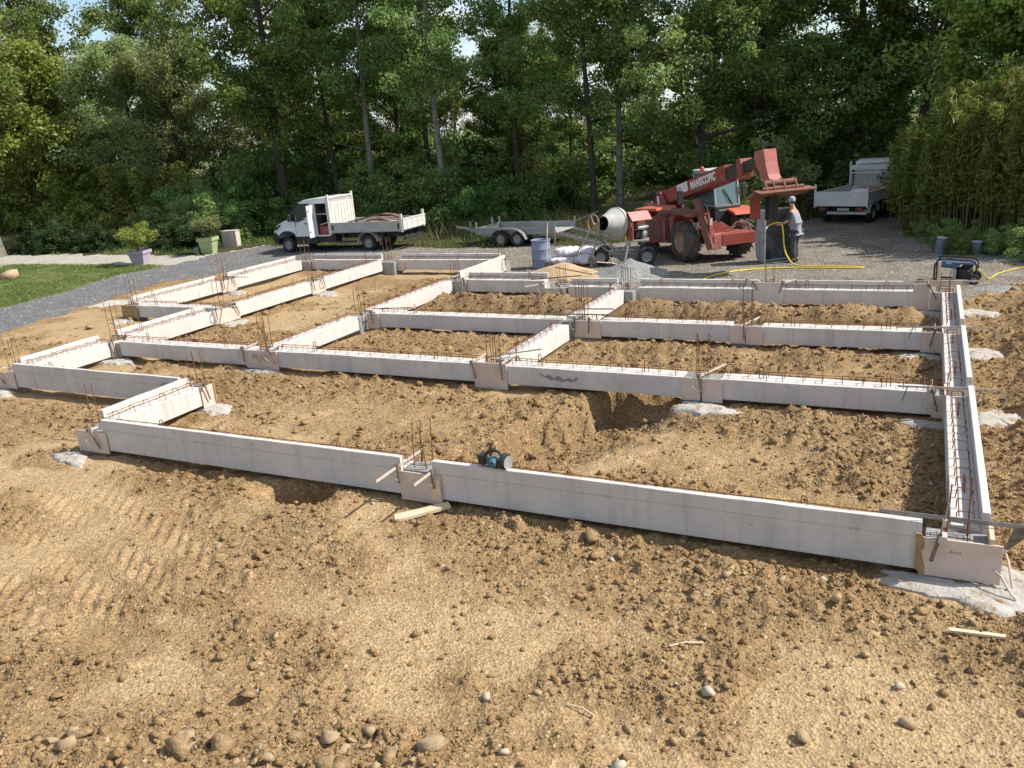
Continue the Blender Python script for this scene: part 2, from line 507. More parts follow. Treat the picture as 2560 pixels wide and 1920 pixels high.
    h += R * .085 * (i1 > .6) * i1 * (.4 + 1.2 * vn(x * 11, y * 11, 17)) * np.clip(1 - (w1 / .55) ** 2, 0, 1) ** .7
    h += (R * .85 + .12) * .045 * (i2 > .4) * i2 * (.4 + 1.2 * vn(x * 24, y * 24, 19)) * np.clip(1 - (w2 / .55) ** 2, 0, 1) ** .7 * np.where(site, 1, .3)
    h += (R * .7 + .4) * .018 * i3 * np.clip(1 - (w3 / .6) ** 2, 0, 1) * np.where(site, 1, .6)
    h += (.35 + R) * .034 * (fbm(x * 6, y * 6, 5, 21, .65) - .5) * np.where(site, 1, .5)
    # keep the soil under beams and joints below their undersides
    lim = np.full(x.shape, 9.)
    for y0, y1, x0, x1 in LINES_X:
        dd = np.maximum(np.maximum(y0 - y, y - y1), np.maximum(x0 - x, x - x1))
        lim = np.minimum(lim, -.055 + np.clip(dd, 0, 9) * .8)
    for x0, x1, y0, y1 in LINES_Y:
        dd = np.maximum(np.maximum(y0 - y, y - y1), np.maximum(x0 - x, x - x1))
        lim = np.minimum(lim, -.055 + np.clip(dd, 0, 9) * .8)
    h = np.minimum(h, lim)
    for sx, sy, rx, ry in SPOTS:
        w = sst(1.35, .9, np.hypot((x - sx) / rx, (y - sy) / ry))
        h = h * (1 - w) + w * (-.092 + .12 * (h + .1))
    # woodland and meadow swell a little
    far = np.clip((y - 32) / 30, 0, 1)
    h += far * (fbm(x * .08, y * .08, 2, 81) - .35) * 1.2
    if want_mask:
        return h, R, z
    return h

def gz(x, y):
    return float(terrain(np.array([float(x)]), np.array([float(y)]))[0])

def ground_mat(name, cols, rough=.95, fine=34., bump=.5, use_rough=False, rcol=None, speck=None):
    m = bpy.data.materials.new(name)
    m.use_nodes = True
    n = m.node_tree; L = n.links
    b = n.nodes['Principled BSDF']
    b.inputs['Roughness'].default_value = rough
    b.inputs['Specular IOR Level'].default_value = .15
    g = n.nodes.new('ShaderNodeNewGeometry')
    def noise(sc, det=6, ro=.6, dist=0.):
        t = n.nodes.new('ShaderNodeTexNoise')
        t.inputs['Scale'].default_value = sc; t.inputs['Detail'].default_value = det
        t.inputs['Roughness'].default_value = ro; t.inputs['Distortion'].default_value = dist
        L.new(g.outputs['Position'], t.inputs['Vector'])
        return t.outputs['Fac']
    r = n.nodes.new('ShaderNodeValToRGB')
    e = r.color_ramp.elements
    pos = np.linspace(.3, .7, len(cols))
    e[0].position = pos[0]; e[0].color = (*cols[0], 1)
    e[1].position = pos[-1]; e[1].color = (*cols[-1], 1)
    for p, c in zip(pos[1:-1], cols[1:-1]):
        k = e.new(p); k.color = (*c, 1)
    mixf = n.nodes.new('ShaderNodeMath'); mixf.operation = 'MULTIPLY_ADD'; mixf.inputs[1].default_value = .55
    L.new(noise(1.1, 7, .62, .4), mixf.inputs[0])
    m2 = n.nodes.new('ShaderNodeMath'); m2.operation = 'MULTIPLY'; m2.inputs[1].default_value = .45
    L.new(noise(fine * .3, 6, .7), m2.inputs[0])
    L.new(m2.outputs[0], mixf.inputs[2])
    L.new(mixf.outputs[0], r.inputs['Fac'])
    col = r.outputs['Color']
    if use_rough:
        at = n.nodes.new('ShaderNodeAttribute'); at.attribute_name = 'rough'
        mx1 = n.nodes.new('ShaderNodeMixRGB'); mx1.inputs['Color2'].default_value = (*rcol, 1)
        mm = n.nodes.new('ShaderNodeMath'); mm.operation = 'MULTIPLY'; mm.inputs[1].default_value = .5
        L.new(at.outputs['Fac'], mm.inputs[0])
        L.new(mm.outputs[0], mx1.inputs['Fac']); L.new(col, mx1.inputs['Color1'])
        col = mx1.outputs['Color']
        sm = n.nodes.new('ShaderNodeMapRange'); sm.inputs['From Max'].default_value = .14; sm.inputs['To Min'].default_value = .5; sm.inputs['To Max'].default_value = 0.
        L.new(at.outputs['Fac'], sm.inputs['Value'])
        mx2 = n.nodes.new('ShaderNodeMixRGB'); mx2.inputs['Color2'].default_value = (.46, .33, .18, 1)
        L.new(sm.outputs[0], mx2.inputs['Fac']); L.new(col, mx2.inputs['Color1'])
        col = mx2.outputs['Color']
    # grain
    v = n.nodes.new('ShaderNodeTexVoronoi'); v.inputs['Scale'].default_value = fine
    L.new(g.outputs['Position'], v.inputs['Vector'])
    sep = n.nodes.new('ShaderNodeSeparateColor'); L.new(v.outputs['Color'], sep.inputs[0])
    mr = n.nodes.new('ShaderNodeMapRange'); mr.inputs['To Min'].default_value = .70; mr.inputs['To Max'].default_value = 1.25
    L.new(sep.outputs[0], mr.inputs['Value'])
    ml = n.nodes.new('ShaderNodeMixRGB'); ml.blend_type = 'MULTIPLY'; ml.inputs['Fac'].default_value = 1
    cmb = n.nodes.new('ShaderNodeCombineColor')
    for i in range(3): L.new(mr.outputs[0], cmb.inputs[i])
    L.new(col, ml.inputs['Color1']); L.new(cmb.outputs[0], ml.inputs['Color2'])
    col = ml.outputs['Color']
    v2 = n.nodes.new('ShaderNodeTexNoise'); v2.inputs['Scale'].default_value = fine * 2.6; v2.inputs['Detail'].default_value = 4; v2.inputs['Roughness'].default_value = .75
    L.new(g.outputs['Position'], v2.inputs['Vector'])
    mr2 = n.nodes.new('ShaderNodeMapRange'); mr2.inputs['From Min'].default_value = .3; mr2.inputs['From Max'].default_value = .7; mr2.inputs['To Min'].default_value = .66; mr2.inputs['To Max'].default_value = 1.25
    L.new(v2.outputs['Fac'], mr2.inputs['Value'])
    ml2 = n.nodes.new('ShaderNodeMixRGB'); ml2.blend_type = 'MULTIPLY'; ml2.inputs['Fac'].default_value = 1
    L.new(col, ml2.inputs['Color1']); L.new(mr2.outputs[0], ml2.inputs['Color2'])
    col = ml2.outputs['Color']
    if speck:
        r3 = n.nodes.new('ShaderNodeValToRGB'); r3.color_ramp.elements[0].position = .972; r3.color_ramp.elements[1].position = .985
        L.new(sep.outputs[1], r3.inputs['Fac'])
        m3 = n.nodes.new('ShaderNodeMixRGB'); m3.inputs['Color2'].default_value = (*speck, 1)
        L.new(r3.outputs['Color'], m3.inputs['Fac']); L.new(col, m3.inputs['Color1'])
        col = m3.outputs['Color']
    L.new(col, b.inputs['Base Color'])
    bp = n.nodes.new('ShaderNodeBump'); bp.inputs['Strength'].default_value = bump; bp.inputs['Distance'].default_value = .02
    ad = n.nodes.new('ShaderNodeMath'); ad.operation = 'ADD'
    L.new(noise(fine * .8, 6, .7), ad.inputs[0]); L.new(v.outputs['Distance'], ad.inputs[1])
    L.new(ad.outputs[0], bp.inputs['Height']); L.new(bp.outputs['Normal'], b.inputs['Normal'])
    return m

GM = {
    0: ground_mat('bare_earth', [(.20, .122, .056), (.29, .187, .09), (.37, .25, .128), (.47, .335, .19)], fine=42, bump=.65, use_rough=True, rcol=(.185, .118, .057), speck=(.44, .35, .22)),
    1: ground_mat('track_grit', [(.10, .10, .10), (.145, .143, .142), (.20, .195, .19)], fine=60, bump=.35, speck=(.34, .33, .31)),
    2: ground_mat('yard_gravel', [(.115, .085, .055), (.17, .14, .105), (.225, .20, .165), (.29, .265, .225)], fine=34, bump=.6, speck=(.42, .39, .34)),
    3: ground_mat('turf_soil', [(.075, .10, .028), (.12, .145, .042), (.22, .20, .09)], fine=40),
    4: ground_mat('pale_path', [(.30, .26, .20), (.40, .37, .31), (.48, .45, .40)], fine=40, speck=(.6, .58, .54)),
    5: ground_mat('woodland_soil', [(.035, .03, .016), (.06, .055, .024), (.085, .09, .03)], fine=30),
    6: ground_mat('dry_meadow', [(.09, .11, .032), (.14, .15, .05), (.21, .20, .085)], fine=20),
}
GN = {0: 'ground', 1: 'road', 2: 'gravel_yard', 3: 'lawn', 4: 'footpath', 5: 'forest_floor', 6: 'meadow'}

def build_ground():
    head = math.atan2(.89, -.457)
    def patch(r, th):
        T, Rr = np.meshgrid(th, r)
        X = Rr * np.cos(T); Y = Rr * np.sin(T)
        n, m = X.shape
        idx = np.arange(n * m).reshape(n, m)
        F = np.stack([idx[:-1, :-1], idx[:-1, 1:], idx[1:, 1:], idx[1:, :-1]], -1).reshape(-1, 4)[:, ::-1]
        return X.ravel(), Y.ravel(), F
    r1 = np.exp(np.arange(math.log(2.6), math.log(46), .0050)); r1[-1] = 46
    t1 = head + np.radians(np.arange(-47, 47.01, .2))
    pats = [patch(r1, t1)]
    r0 = np.linspace(.02, r1[0], 14)
    pats.append(patch(r0, head + np.radians(np.linspace(-47, 47, 60))))
    r2 = np.exp(np.linspace(math.log(.5), math.log(46), 70))
    pats.append(patch(r2, head + np.radians(np.linspace(47, 313, 150))))
    r3 = np.exp(np.linspace(math.log(46), math.log(900), 46))
    pats.append(patch(r3, head + np.radians(np.linspace(-180, 180, 400))))
    Xs, Ys, Fs, k = [], [], [], 0
    for X, Y, F in pats:
        Xs.append(X); Ys.append(Y); Fs.append(F + k); k += len(X)
    X = np.concatenate(Xs); Y = np.concatenate(Ys); F = np.concatenate(Fs)
    Z, R, zn = terrain(X, Y, True)
    fz = zone(X[F].mean(1), Y[F].mean(1))
    V = np.stack([X, Y, Z], -1)
    for k, nm in GN.items():
        f = F[fz == k]
        if not len(f): continue
        u, inv = np.unique(f, return_inverse=True)
        me = npmesh(nm, V[u], inv.reshape(f.shape), GM[k], smooth=True)
        at = me.attributes.new('rough', 'FLOAT', 'POINT')
        at.data.foreach_set('value', R[u].astype(np.float32))
        tag(link(nm, me), kind='structure')
build_ground()

# ------------------------------------------------------------------ loose clods and stones
def rock_shape(seed, sub=1, ang=.25):
    """angular lump: convex hull of a handful of random points"""
    rg = np.random.default_rng(seed)
    bm = bmesh.new()
    sc = np.array([1, rg.uniform(.6, .95), rg.uniform(.45, .75)])
    n = 9 if sub == 1 else 11
    for i in range(n):
        d = rg.normal(size=3); d /= np.linalg.norm(d)
        bm.verts.new(tuple(d * rg.uniform(.72, 1.15) * sc))
    r = bmesh.ops.convex_hull(bm, input=bm.verts)
    bmesh.ops.delete(bm, geom=[v for v in bm.verts if not v.link_faces], context='VERTS')
    bmesh.ops.triangulate(bm, faces=bm.faces)
    bm.verts.index_update()
    vs = np.array([tuple(v.co) for v in bm.verts])
    fs = np.array([[v.index for v in f.verts] for f in bm.faces])
    bm.free()
    return vs, fs

ROCKS1 = [rock_shape(100 + i, 1) for i in range(8)]
ROCKS2 = [rock_shape(200 + i, 2, .18) for i in range(8)]
MROCK = M('stone_pale', (.38, .28, .165), (.28, .195, .105), rough=.9, scale=14, bump=.4, bscale=70)
MROCK2 = M('stone_brown', (.33, .22, .11), (.23, .15, .073), rough=.95, scale=22, bump=.9, bscale=45)
MROCKW = M('stone_white', (.50, .44, .34), (.38, .31, .22), rough=.9, scale=18, bump=.3, bscale=70)
MCLOD = ground_mat('clod_earth', [(.20, .122, .056), (.29, .187, .09), (.38, .258, .132)], fine=60)

def scatter_mesh(name, xs, ys, sz, shapes, mat, sink=.25, seed=1, zz=None):
    rg = np.random.default_rng(seed)
    zs = terrain(xs, ys) if zz is None else zz
    which = rg.integers(0, len(shapes), len(xs))
    VV, FF, k = [], [], 0
    for i, (sv, sf) in enumerate(shapes):
        m = which == i
        n = m.sum()
        if not n: continue
        a = rg.uniform(0, 2 * PI, n); tl = rg.normal(0, .35, n)
        ca, sa = np.cos(a), np.sin(a); ct, st_ = np.cos(tl), np.sin(tl)
        P = sv[None] * sz[m][:, None, None]
        x, y, z = P[..., 0], P[..., 1], P[..., 2]
        y, z = y * ct[:, None] - z * st_[:, None], y * st_[:, None] + z * ct[:, None]
        x, y = x * ca[:, None] - y * sa[:, None], x * sa[:, None] + y * ca[:, None]
        P = np.stack([x + xs[m][:, None], y + ys[m][:, None], z + (zs[m] + sz[m] * (.6 - 2 * sink * .6))[:, None]], -1)
        nv = len(sv)
        F = sf[None] + (np.arange(n) * nv)[:, None, None] + k
        VV.append(P.reshape(-1, 3)); FF.append(F.reshape(-1, 3)); k += n * nv
    return npmesh(name, np.concatenate(VV), np.concatenate(FF), mat)

def clods():
    rg = np.random.default_rng(5)
    n = 210000
    head = math.atan2(.89, -.457)
    r = np.exp(rg.uniform(math.log(3.2), math.log(26), n)); th = head + np.radians(rg.uniform(-40, 40, n))
    x = r * np.cos(th); y = r * np.sin(th)
    ok = (zone(x, y) == 0)
    R = rough_mask(x, y)
    keep = ok & (rg.uniform(size=n) < .05 + .85 * R ** 1.6)
    on = np.zeros(n, bool)
    for y0, y1, x0, x1 in LINES_X: on |= (y > y0 - .03) & (y < y1 + .03) & (x > x0) & (x < x1)
    for x0, x1, y0, y1 in LINES_Y: on |= (x > x0 - .03) & (x < x1 + .03) & (y > y0) & (y < y1)
    keep &= ~on
    x, y, r = x[keep], y[keep], r[keep]
    s = np.minimum(.0042 + rg.exponential(.0056, len(x)) * (.7 + .5 * rg.uniform(size=len(x)) ** 3 * 3), .055) * (0.75 + r / 16)
    ico = [rock_shape(300 + i, 1) for i in range(4)]
    # 20-sided lumps for the small ones
    small = []
    for i in range(6):
        bm = bmesh.new(); bmesh.ops.create_icosphere(bm, subdivisions=1, radius=1)
        bm.free()
        t = (1 + 5 ** .5) / 2
        v = np.array([(-1, t, 0), (1, t, 0), (-1, -t, 0), (1, -t, 0), (0, -1, t), (0, 1, t), (0, -1, -t), (0, 1, -t), (t, 0, -1), (t, 0, 1), (-t, 0, -1), (-t, 0, 1)]) / 1.9
        f = np.array([(0, 11, 5), (0, 5, 1), (0, 1, 7), (0, 7, 10), (0, 10, 11), (1, 5, 9), (5, 11, 4), (11, 10, 2), (10, 7, 6), (7, 1, 8), (3, 9, 4), (3, 4, 2), (3, 2, 6), (3, 6, 8), (3, 8, 9), (4, 9, 5), (2, 4, 11), (6, 2, 10), (8, 6, 7), (9, 8, 1)])
        rr = np.random.default_rng(400 + i)
        v = v * rr.uniform(.65, 1.2, (12, 1)) * np.array([1, rr.uniform(.7, 1), rr.uniform(.5, .85)])
        small.append((v, f))
    m = rg.uniform(size=len(x)) < .02
    tag(link('soil_clods', scatter_mesh('soil_clods', x[~m], y[~m], s[~m], small, MCLOD, .3, 2)), 'crumbs and clods of brown earth strewn over the dug site', 'soil', kind='stuff')
    tag(link('loose_gravel', scatter_mesh('loose_gravel', x[m], y[m], s[m] * .9, small, MROCK, .2, 3)), 'small pale pebbles strewn over the dug earth', 'gravel', kind='stuff')
    print('clods', len(x))
clods()

def yard_grit():
    rg = np.random.default_rng(15)
    n = 26000
    x = rg.uniform(-29, 3, n); y = rg.uniform(13, 31, n)
    z = zone(x, y)
    k = ((z == 2) | ((z == 1) & (rg.uniform(size=n) < .5)))
    x, y = x[k], y[k]
    s = rg.uniform(.012, .032, len(x))
    t = np.array([(-1, -1, 0), (1, -.8, 0), (.8, 1, 0), (-.9, .8, 0), (0, 0, .9)]) * .8
    f = np.array([(0, 1, 4), (1, 2, 4), (2, 3, 4), (3, 0, 4)])
    tag(link('yard_grit', scatter_mesh('yard_grit', x, y, s, [(t, f)], M('grit', (.42, .39, .34), (.2, .18, .15), scale=3, rough=.95), .45, 4)), 'crushed stone strewn over the yard and track', 'gravel', kind='stuff')
yard_grit()

# big stones, one by one
STONES = [
 (-6.46, 3.55, .075, 1, 'rounded brown clod lying alone near the lower left corner'),
 (-5.65, 3.57, .07, 1, 'brown clod at the left end of the row of near clods'),
 (-4.79, 4.11, .10, 1, 'large round lumpy brown clod casting a dark shadow on smooth earth'),
 (-4.84, 3.46, .085, 0, 'upright narrow pale stone standing in the near row of clods'),
 (-4.08, 3.86, .09, 1, 'round clod behind the split pale stone in the near row'),
 (-3.80, 3.92, .10, 0, 'broad flat tan stone leaning on another in the near row'),
 (-3.57, 4.11, .09, 0, 'long flat tan stone lying level at the far side of the near row'),
 (-3.05, 4.15, .13, 0, 'tall tan boulder with dry roots, biggest stone of the near row'),
 (-2.95, 4.86, .06, 2, 'pointed white stone standing upright on fine soil'),
 (-2.57, 5.03, .05, 0, 'small grey stone beside a dry twig'),
 (-1.70, 4.52, .08, 2, 'whitish broken stone among crumbs near the lower edge'),
 (-1.31, 5.53, .08, 2, 'cluster topping white stone in the middle of the near ground'),
 (-.56, 5.31, .085, 0, 'wide flat cream stone half sunk near the lower right'),
 (.06, 6.13, .055, 2, 'white weathered stone lying alone near the right edge'),
 (-.21, 6.44, .065, 0, 'long grey mortar lump near the right edge'),
 (-2.71, 7.27, .055, 2, 'angular cream stone in front of the long front beam'),
 (-.66, 7.55, .06, 2, 'squarish yellowish stone close under the front beam'),
 (-.50, 7.02, .075, 0, 'rounded pale stone on the fine soil below the corner panel'),
 (.12, 5.73, .08, 0, 'flat triangular tan slab near the lower right corner'),
 (-4.79, 4.57, .065, 0, 'tan angular stone on top of a patch of rubble'),
 (-6.30, 5.33, .05, 0, 'grey squarish stone on smooth pale earth, left of centre'),
 (-2.51, 4.31, .05, 2, 'small white stone at the middle of the lower edge'),
 (-3.05, 7.58, .17, 1, 'big brown clod leaning against the front beam'),
 (-7.05, 7.25, .075, 1, 'brown lump on the rim of the hole under the front beam'),
 (-1.02, 7.3, .07, 0, 'flat tan stone among clods under the front beam'),
 (-1.5, 7.22, .075, 0, 'low pale stone beside a straw in front of the front beam'),
]
def stones():
    rm = []
    for mi, mat in enumerate((MROCK, MROCK2, MROCKW)):
        for j in range(5):
            sv, sf = ROCKS2[(j + mi * 2) % 8]
            rm.append((mi, npmesh('stone', sv, sf, mat)))
    by = {mi: [m for k, m in rm if k == mi] for mi in range(3)}
    rg = random.Random(3)
    for x, y, s, mi, lab in STONES:
        o = link('stone', rg.choice(by[mi]), None, (x, y, gz(x, y) + s * .35))
        s *= 1.05
        o.scale = (s, s * rg.uniform(.75, 1), s * rg.uniform(.75, 1.0)); o.rotation_euler = (rg.uniform(-.4, .4), rg.uniform(-.4, .4), rg.uniform(0, 6.28))
        tag(o, lab, 'stone', 'stones lying on the bare earth')
    belt = [(-7.3, 2.3), (-6.2, 2.85), (-5.2, 3.35), (-4.2, 3.8), (-2.9, 3.95)]
    for i in range(104):
        q = rg.random() * 3.999; j = int(q); q -= j
        x = belt[j][0] * (1 - q) + belt[j + 1][0] * q + rg.gauss(0, .12); y = belt[j][1] * (1 - q) + belt[j + 1][1] * q + rg.gauss(-.05, .16)
        s = min(.034 + rg.expovariate(1 / .032), .15); mi = rg.choice((0, 1, 1))
        o = link('stone', rg.choice(by[mi]), None, (x, y, gz(x, y) + s * .22))
        o.scale = (s, s * rg.uniform(.7, 1), s * rg.uniform(.65, .95)); o.rotation_euler = (rg.uniform(-.5, .5), rg.uniform(-.5, .5), rg.uniform(0, 6.28))
        tag(o, ('tan broken stone in the row of lumps along the lower edge', 'earthy lump in the row of lumps along the lower edge')[mi], 'stone', ('tan stones of the near row', 'earthy lumps of the near row')[mi])
    n = 0
    head = math.atan2(.89, -.457)
    cand = []
    while len(cand) < 1500:
        r = math.exp(rg.uniform(math.log(4.2), math.log(17))); th = head + math.radians(rg.uniform(-34, 34))
        cand.append((r * math.cos(th), r * math.sin(th), r))
    X = np.array([c[0] for c in cand]); Y = np.array([c[1] for c in cand])
    Rr = rough_mask(X, Y); zn = zone(X, Y); H = terrain(X, Y)
    on = np.zeros(len(X), bool)
    for y0, y1, x0, x1 in LINES_X: on |= (Y > y0 - .1) & (Y < y1 + .1) & (X > x0) & (X < x1)
    for x0, x1, y0, y1 in LINES_Y: on |= (X > x0 - .1) & (X < x1 + .1) & (Y > y0) & (Y < y1)
    for i, (x, y, r) in enumerate(cand):
        if n >= 162: break
        if zn[i] != 0 or on[i] or rg.random() > .12 + .88 * Rr[i]: continue
        s = min(.018 + rg.expovariate(1 / .016), .075) * (.8 + r / 20)
        mi = rg.choice((0, 0, 0, 1, 1, 1, 1, 2))
        o = link('stone', rg.choice(by[mi]), None, (x, y, H[i] + s * .12))
        o.scale = (s, s * rg.uniform(.7, 1), s * rg.uniform(.6, .95)); o.rotation_euler = (rg.uniform(-.5, .5), rg.uniform(-.5, .5), rg.uniform(0, 6.28))
        tag(o, ('pale angular stone lying loose among earth crumbs', 'brown earthy lump lying loose among earth crumbs', 'whitish stone lying loose among earth crumbs')[mi], 'stone', ('pale stones loose on the earth', 'earthy lumps loose on the earth', 'whitish stones loose on the earth')[mi])
        n += 1
stones()
# ------------------------------------------------------------------ foundation beams
MCONC = M('precast_concrete', (.60, .56, .515), (.515, .485, .447), rough=.85, scale=2.6, bump=.25, bscale=90, spots=(.34, .305, .26), sscale=6, slo=.63, spec=.25, streak=.20)
MCONC2 = M('fresh_concrete', (.30, .30, .28), (.22, .22, .21), rough=.6, scale=9, bump=.3, bscale=60)
MSPILL = M('spilled_concrete', (.45, .42, .375), (.34, .305, .26), rough=.95, scale=5, bump=.8, bscale=28, spots=(.27, .195, .11), sscale=6, slo=.54)
MPLY = M('plywood', (.60, .49, .41), (.53, .43, .35), rough=.7, scale=3, bump=.1, bscale=80, spots=(.46, .36, .28), sscale=14, slo=.68)
MPLYRAW = M('bare_wood', (.36, .24, .115), (.26, .165, .08), rough=.85, scale=14, bump=.3)
MWOOD = M('pine', (.66, .53, .37), (.54, .41, .27), rough=.8, scale=9, bump=.2)
MRUST = M('rusty_rebar', (.20, .085, .035), (.11, .05, .025), rough=.9, scale=30)
MRUST2 = M('rusty_red_rebar', (.25, .10, .045), (.14, .065, .035), rough=.9, scale=18)
MSTEEL = M('clamp_steel', (.20, .165, .13), (.11, .085, .065), rough=.65, scale=20, metal=.2)
MSTEELL = M('clamp_steel_pale', (.56, .48, .40), (.42, .35, .29), rough=.7, scale=18)
MGALV = M('zinc_steel', (.31, .32, .32), (.24, .25, .25), rough=.45, scale=12, metal=.6)

BW, BH, UP = .33, .335, .165

def inv_u(w, h, r=.005):
    mb = MB()
    mb.tube([(0, -w / 2, -.02), (0, -w / 2, h * .8), (0, -w / 2 + .012, h), (0, w / 2 - .012, h), (0, w / 2, h * .8), (0, w / 2, -.02)], r, 4, False)
    return mb
ME_STIR = inv_u(.15, .105, .0055).mesh('stirrup', MRUST)
ME_STIR2 = inv_u(.15, .105, .0055).mesh('stirrup', MRUST2)
lp = MB()
lp.tube([(-.03, 0, -.02), (-.03, 0, .17)] + [(-.03 * math.cos(a), 0, .17 + .03 * math.sin(a)) for a in np.linspace(.3, PI - .3, 5)] + [(.03, 0, .17), (.03, 0, -.02)], .0075, 5, False)
ME_LOOP = lp.mesh('lifting_loop', MRUST2)
del lp

def beam(axis, c0, c1, line, up, label, loops=True, cage=True, rust=0):
    L = c1 - c0
    dz = rnd.uniform(-.006, .006)
    if axis == 'x':
        t = thing('concrete_beam', (c0, line, dz), label, 'beam', 'precast foundation beams', rot=(0, rnd.uniform(-.0006, .0006), rnd.uniform(-.0008, .0008)))
    else:
        t = thing('concrete_beam', (line, c0, dz), label, 'beam', 'precast foundation beams', rz=PI / 2 + rnd.uniform(-.0008, .0008))
    mb = MB()
    ns = max(3, int(L / .35))
    # body with a slightly uneven top edge
    def slab(y0, y1, z0, z1, jit):
        vs = []; fs = []
        for i in range(ns + 1):
            x = L * i / ns
            a = rnd.uniform(-jit, jit); b = rnd.uniform(-jit, jit)
            vs += [(x, y0, z0), (x, y1, z0), (x, y1 + b * .4, z1 + b), (x, y0 + a * .4, z1 + a)]
            if i:
                k = (i - 1) * 4
                for j in range(4):
                    fs.append((k + j, k + (j + 1) % 4, k + 4 + (j + 1) % 4, k + 4 + j))
        fs += [(3, 2, 1, 0), (ns * 4, ns * 4 + 1, ns * 4 + 2, ns * 4 + 3)]
        mb.add(vs, fs)
    if up == 'front':      # upstand flush with the front face
        slab(.0, .073, 0., BH, .001)
        slab(.0015, .073, BH + .0015, BH + UP, .004)
        slab(.073, BW, 0., BH, .005)
    elif up == 'back':
        slab(BW - .075, BW, 0., BH + UP, .004)
        slab(0., BW - .075, 0., BH, .005)
    else:
        slab(0., BW, 0., BH, .005)
    part('beam_body', mb, MCONC, t, bevel=.006)
    if not cage:
        return t
    yc = {'front': .20, 'back': .128, None: .165}[up]
    for yy in (yc - .065, yc + .065):
        b = MB(); b.tube([(.02, yy, BH + .088)] + [(L * k / 6, yy + rnd.uniform(-.006, .006), BH + .088 + rnd.uniform(-.008, .008)) for k in range(1, 6)] + [(L - .02, yy, BH + .088)], .0065, 5)
        part('top_bar', b, MRUST2 if rust else MRUST, t)
    n = max(2, int(L / .27))
    for i in range(n):
        x = .12 + (L - .24) * i / (n - 1)
        o = link('stirrup', ME_STIR2 if (rnd.random() < .35 + .3 * rust) else ME_STIR, t, (x + rnd.uniform(-.02, .02), yc + rnd.uniform(-.005, .005), BH))
        o.rotation_euler = (rnd.uniform(-.08, .08), rnd.uniform(-.08, .08), rnd.uniform(-.12, .12))
    if loops and L > 2:
        for x in (L * .2, L * .8):
            o = link('lifting_loop', ME_LOOP, t, (x, yc, BH)); o.rotation_euler = (0, 0, rnd.uniform(-.3, .3))
    return t

B = beam
B('x', -11.22, -5.70, 7.873, 'front', 'long white concrete beam of the nearest row, left of the middle joint')
B('x', -5.24, .16, 7.873, 'front', 'white concrete beam of the nearest row carrying the teal power saw')
B('y', 8.24, 10.02, -11.37, 'back', 'short bright beam running back from the near left corner', rust=1)
B('x', -16.57, -11.86, 9.983, 'front', 'tall white beam at the far left whose right end is free')
B('y', 10.34, 12.28, -16.58, 'back', 'short bright beam at the far left edge, leading away from the left corner', rust=1)
B('x', -16.38, -12.47, 12.41, None, 'left beam of the second row, left of the marked formwork board')
B('x', -11.78, -7.06, 12.41, None, 'second row beam right of the marked formwork board')
B('x', -6.52, -3.32, 12.41, None, 'second row beam with a dark wavy smear on its face')
B('x', -2.72, .27, 12.41, None, 'right end beam of the second row, meeting the right edge beam')
B('x', -11.62, -6.88, 15.90, None, 'left beam of the third row between two depth beams')
B('x', -6.0, -3.28, 15.90, None, 'middle beam of the third row')
B('x', -2.70, .08, 15.90, None, 'right beam of the third row')
B('x', -6.3, -3.42, 19.44, 'back', 'back right row beam left of the tall white board')
B('x', -2.88, -.12, 19.44, 'back', 'back right row beam right of the tall white board, before the generator')
B('x', -8.16, -6.9, 19.44, 'back', 'short beam of the back right row by the leaning clamps')
B('x', -11.62, -9.15, 20.18, 'back', 'back beam before the sand heap')
B('x', -19.86, -16.96, 23.55, 'back', 'farthest back beam, left piece under the white tipper lorry', rust=1)
B('x', -16.1, -12.32, 23.55, 'back', 'farthest back beam, right piece')
B('y', 16.2, 19.48, -20.2, 'back', 'near beam of the far left outer line beside the gritty track', rust=1)
B('y', 20.0, 23.4, -20.2, 'back', 'far beam of the far left outer line beside the gritty track', rust=1)
B('x', -19.85, -16.93, 15.87, None, 'grey-faced cross beam at the left between the outer line and the second line')
B('y', 12.78, 15.5, -16.58, 'back', 'nearest beam of the second depth line from the left', rust=1)
B('y', 16.35, 19.52, -16.58, None, 'middle beam of the second depth line from the left')
B('y', 20.02, 23.26, -16.58, None, 'farthest beam of the second depth line from the left')
B('y', 12.78, 15.56, -11.97, None, 'bright beam running back from the marked formwork board')
B('y', 16.26, 20.05, -11.97, None, 'bright beam of the third depth line leading to the back beam by the sand')
B('y', 20.56, 23.5, -11.97, 'front', 'tall bright beam at the far end beside the sand heap', cage=False)
B('y', 12.78, 15.52, -6.54, None, 'bright beam running back from the middle board of the second row')
B('y', 16.26, 19.1, -6.54, None, 'bright beam running back from the middle of the third row')
B('y', 8.24, 12.3, .742, 'front', 'right edge beam nearest the corner, with its long steel cage')
B('y', 12.74, 15.85, .742, 'front', 'middle beam of the right edge')
B('y', 16.3, 19.4, .742, 'front', 'far beam of the right edge toward the generator')

# dark smear on the second row beam, formwork board marks
def decal(name, pts, w, y, mat, parent, zoff=0):
    b = MB()
    b.tube(pts, w, 5)
    return part(name, b, mat, parent)

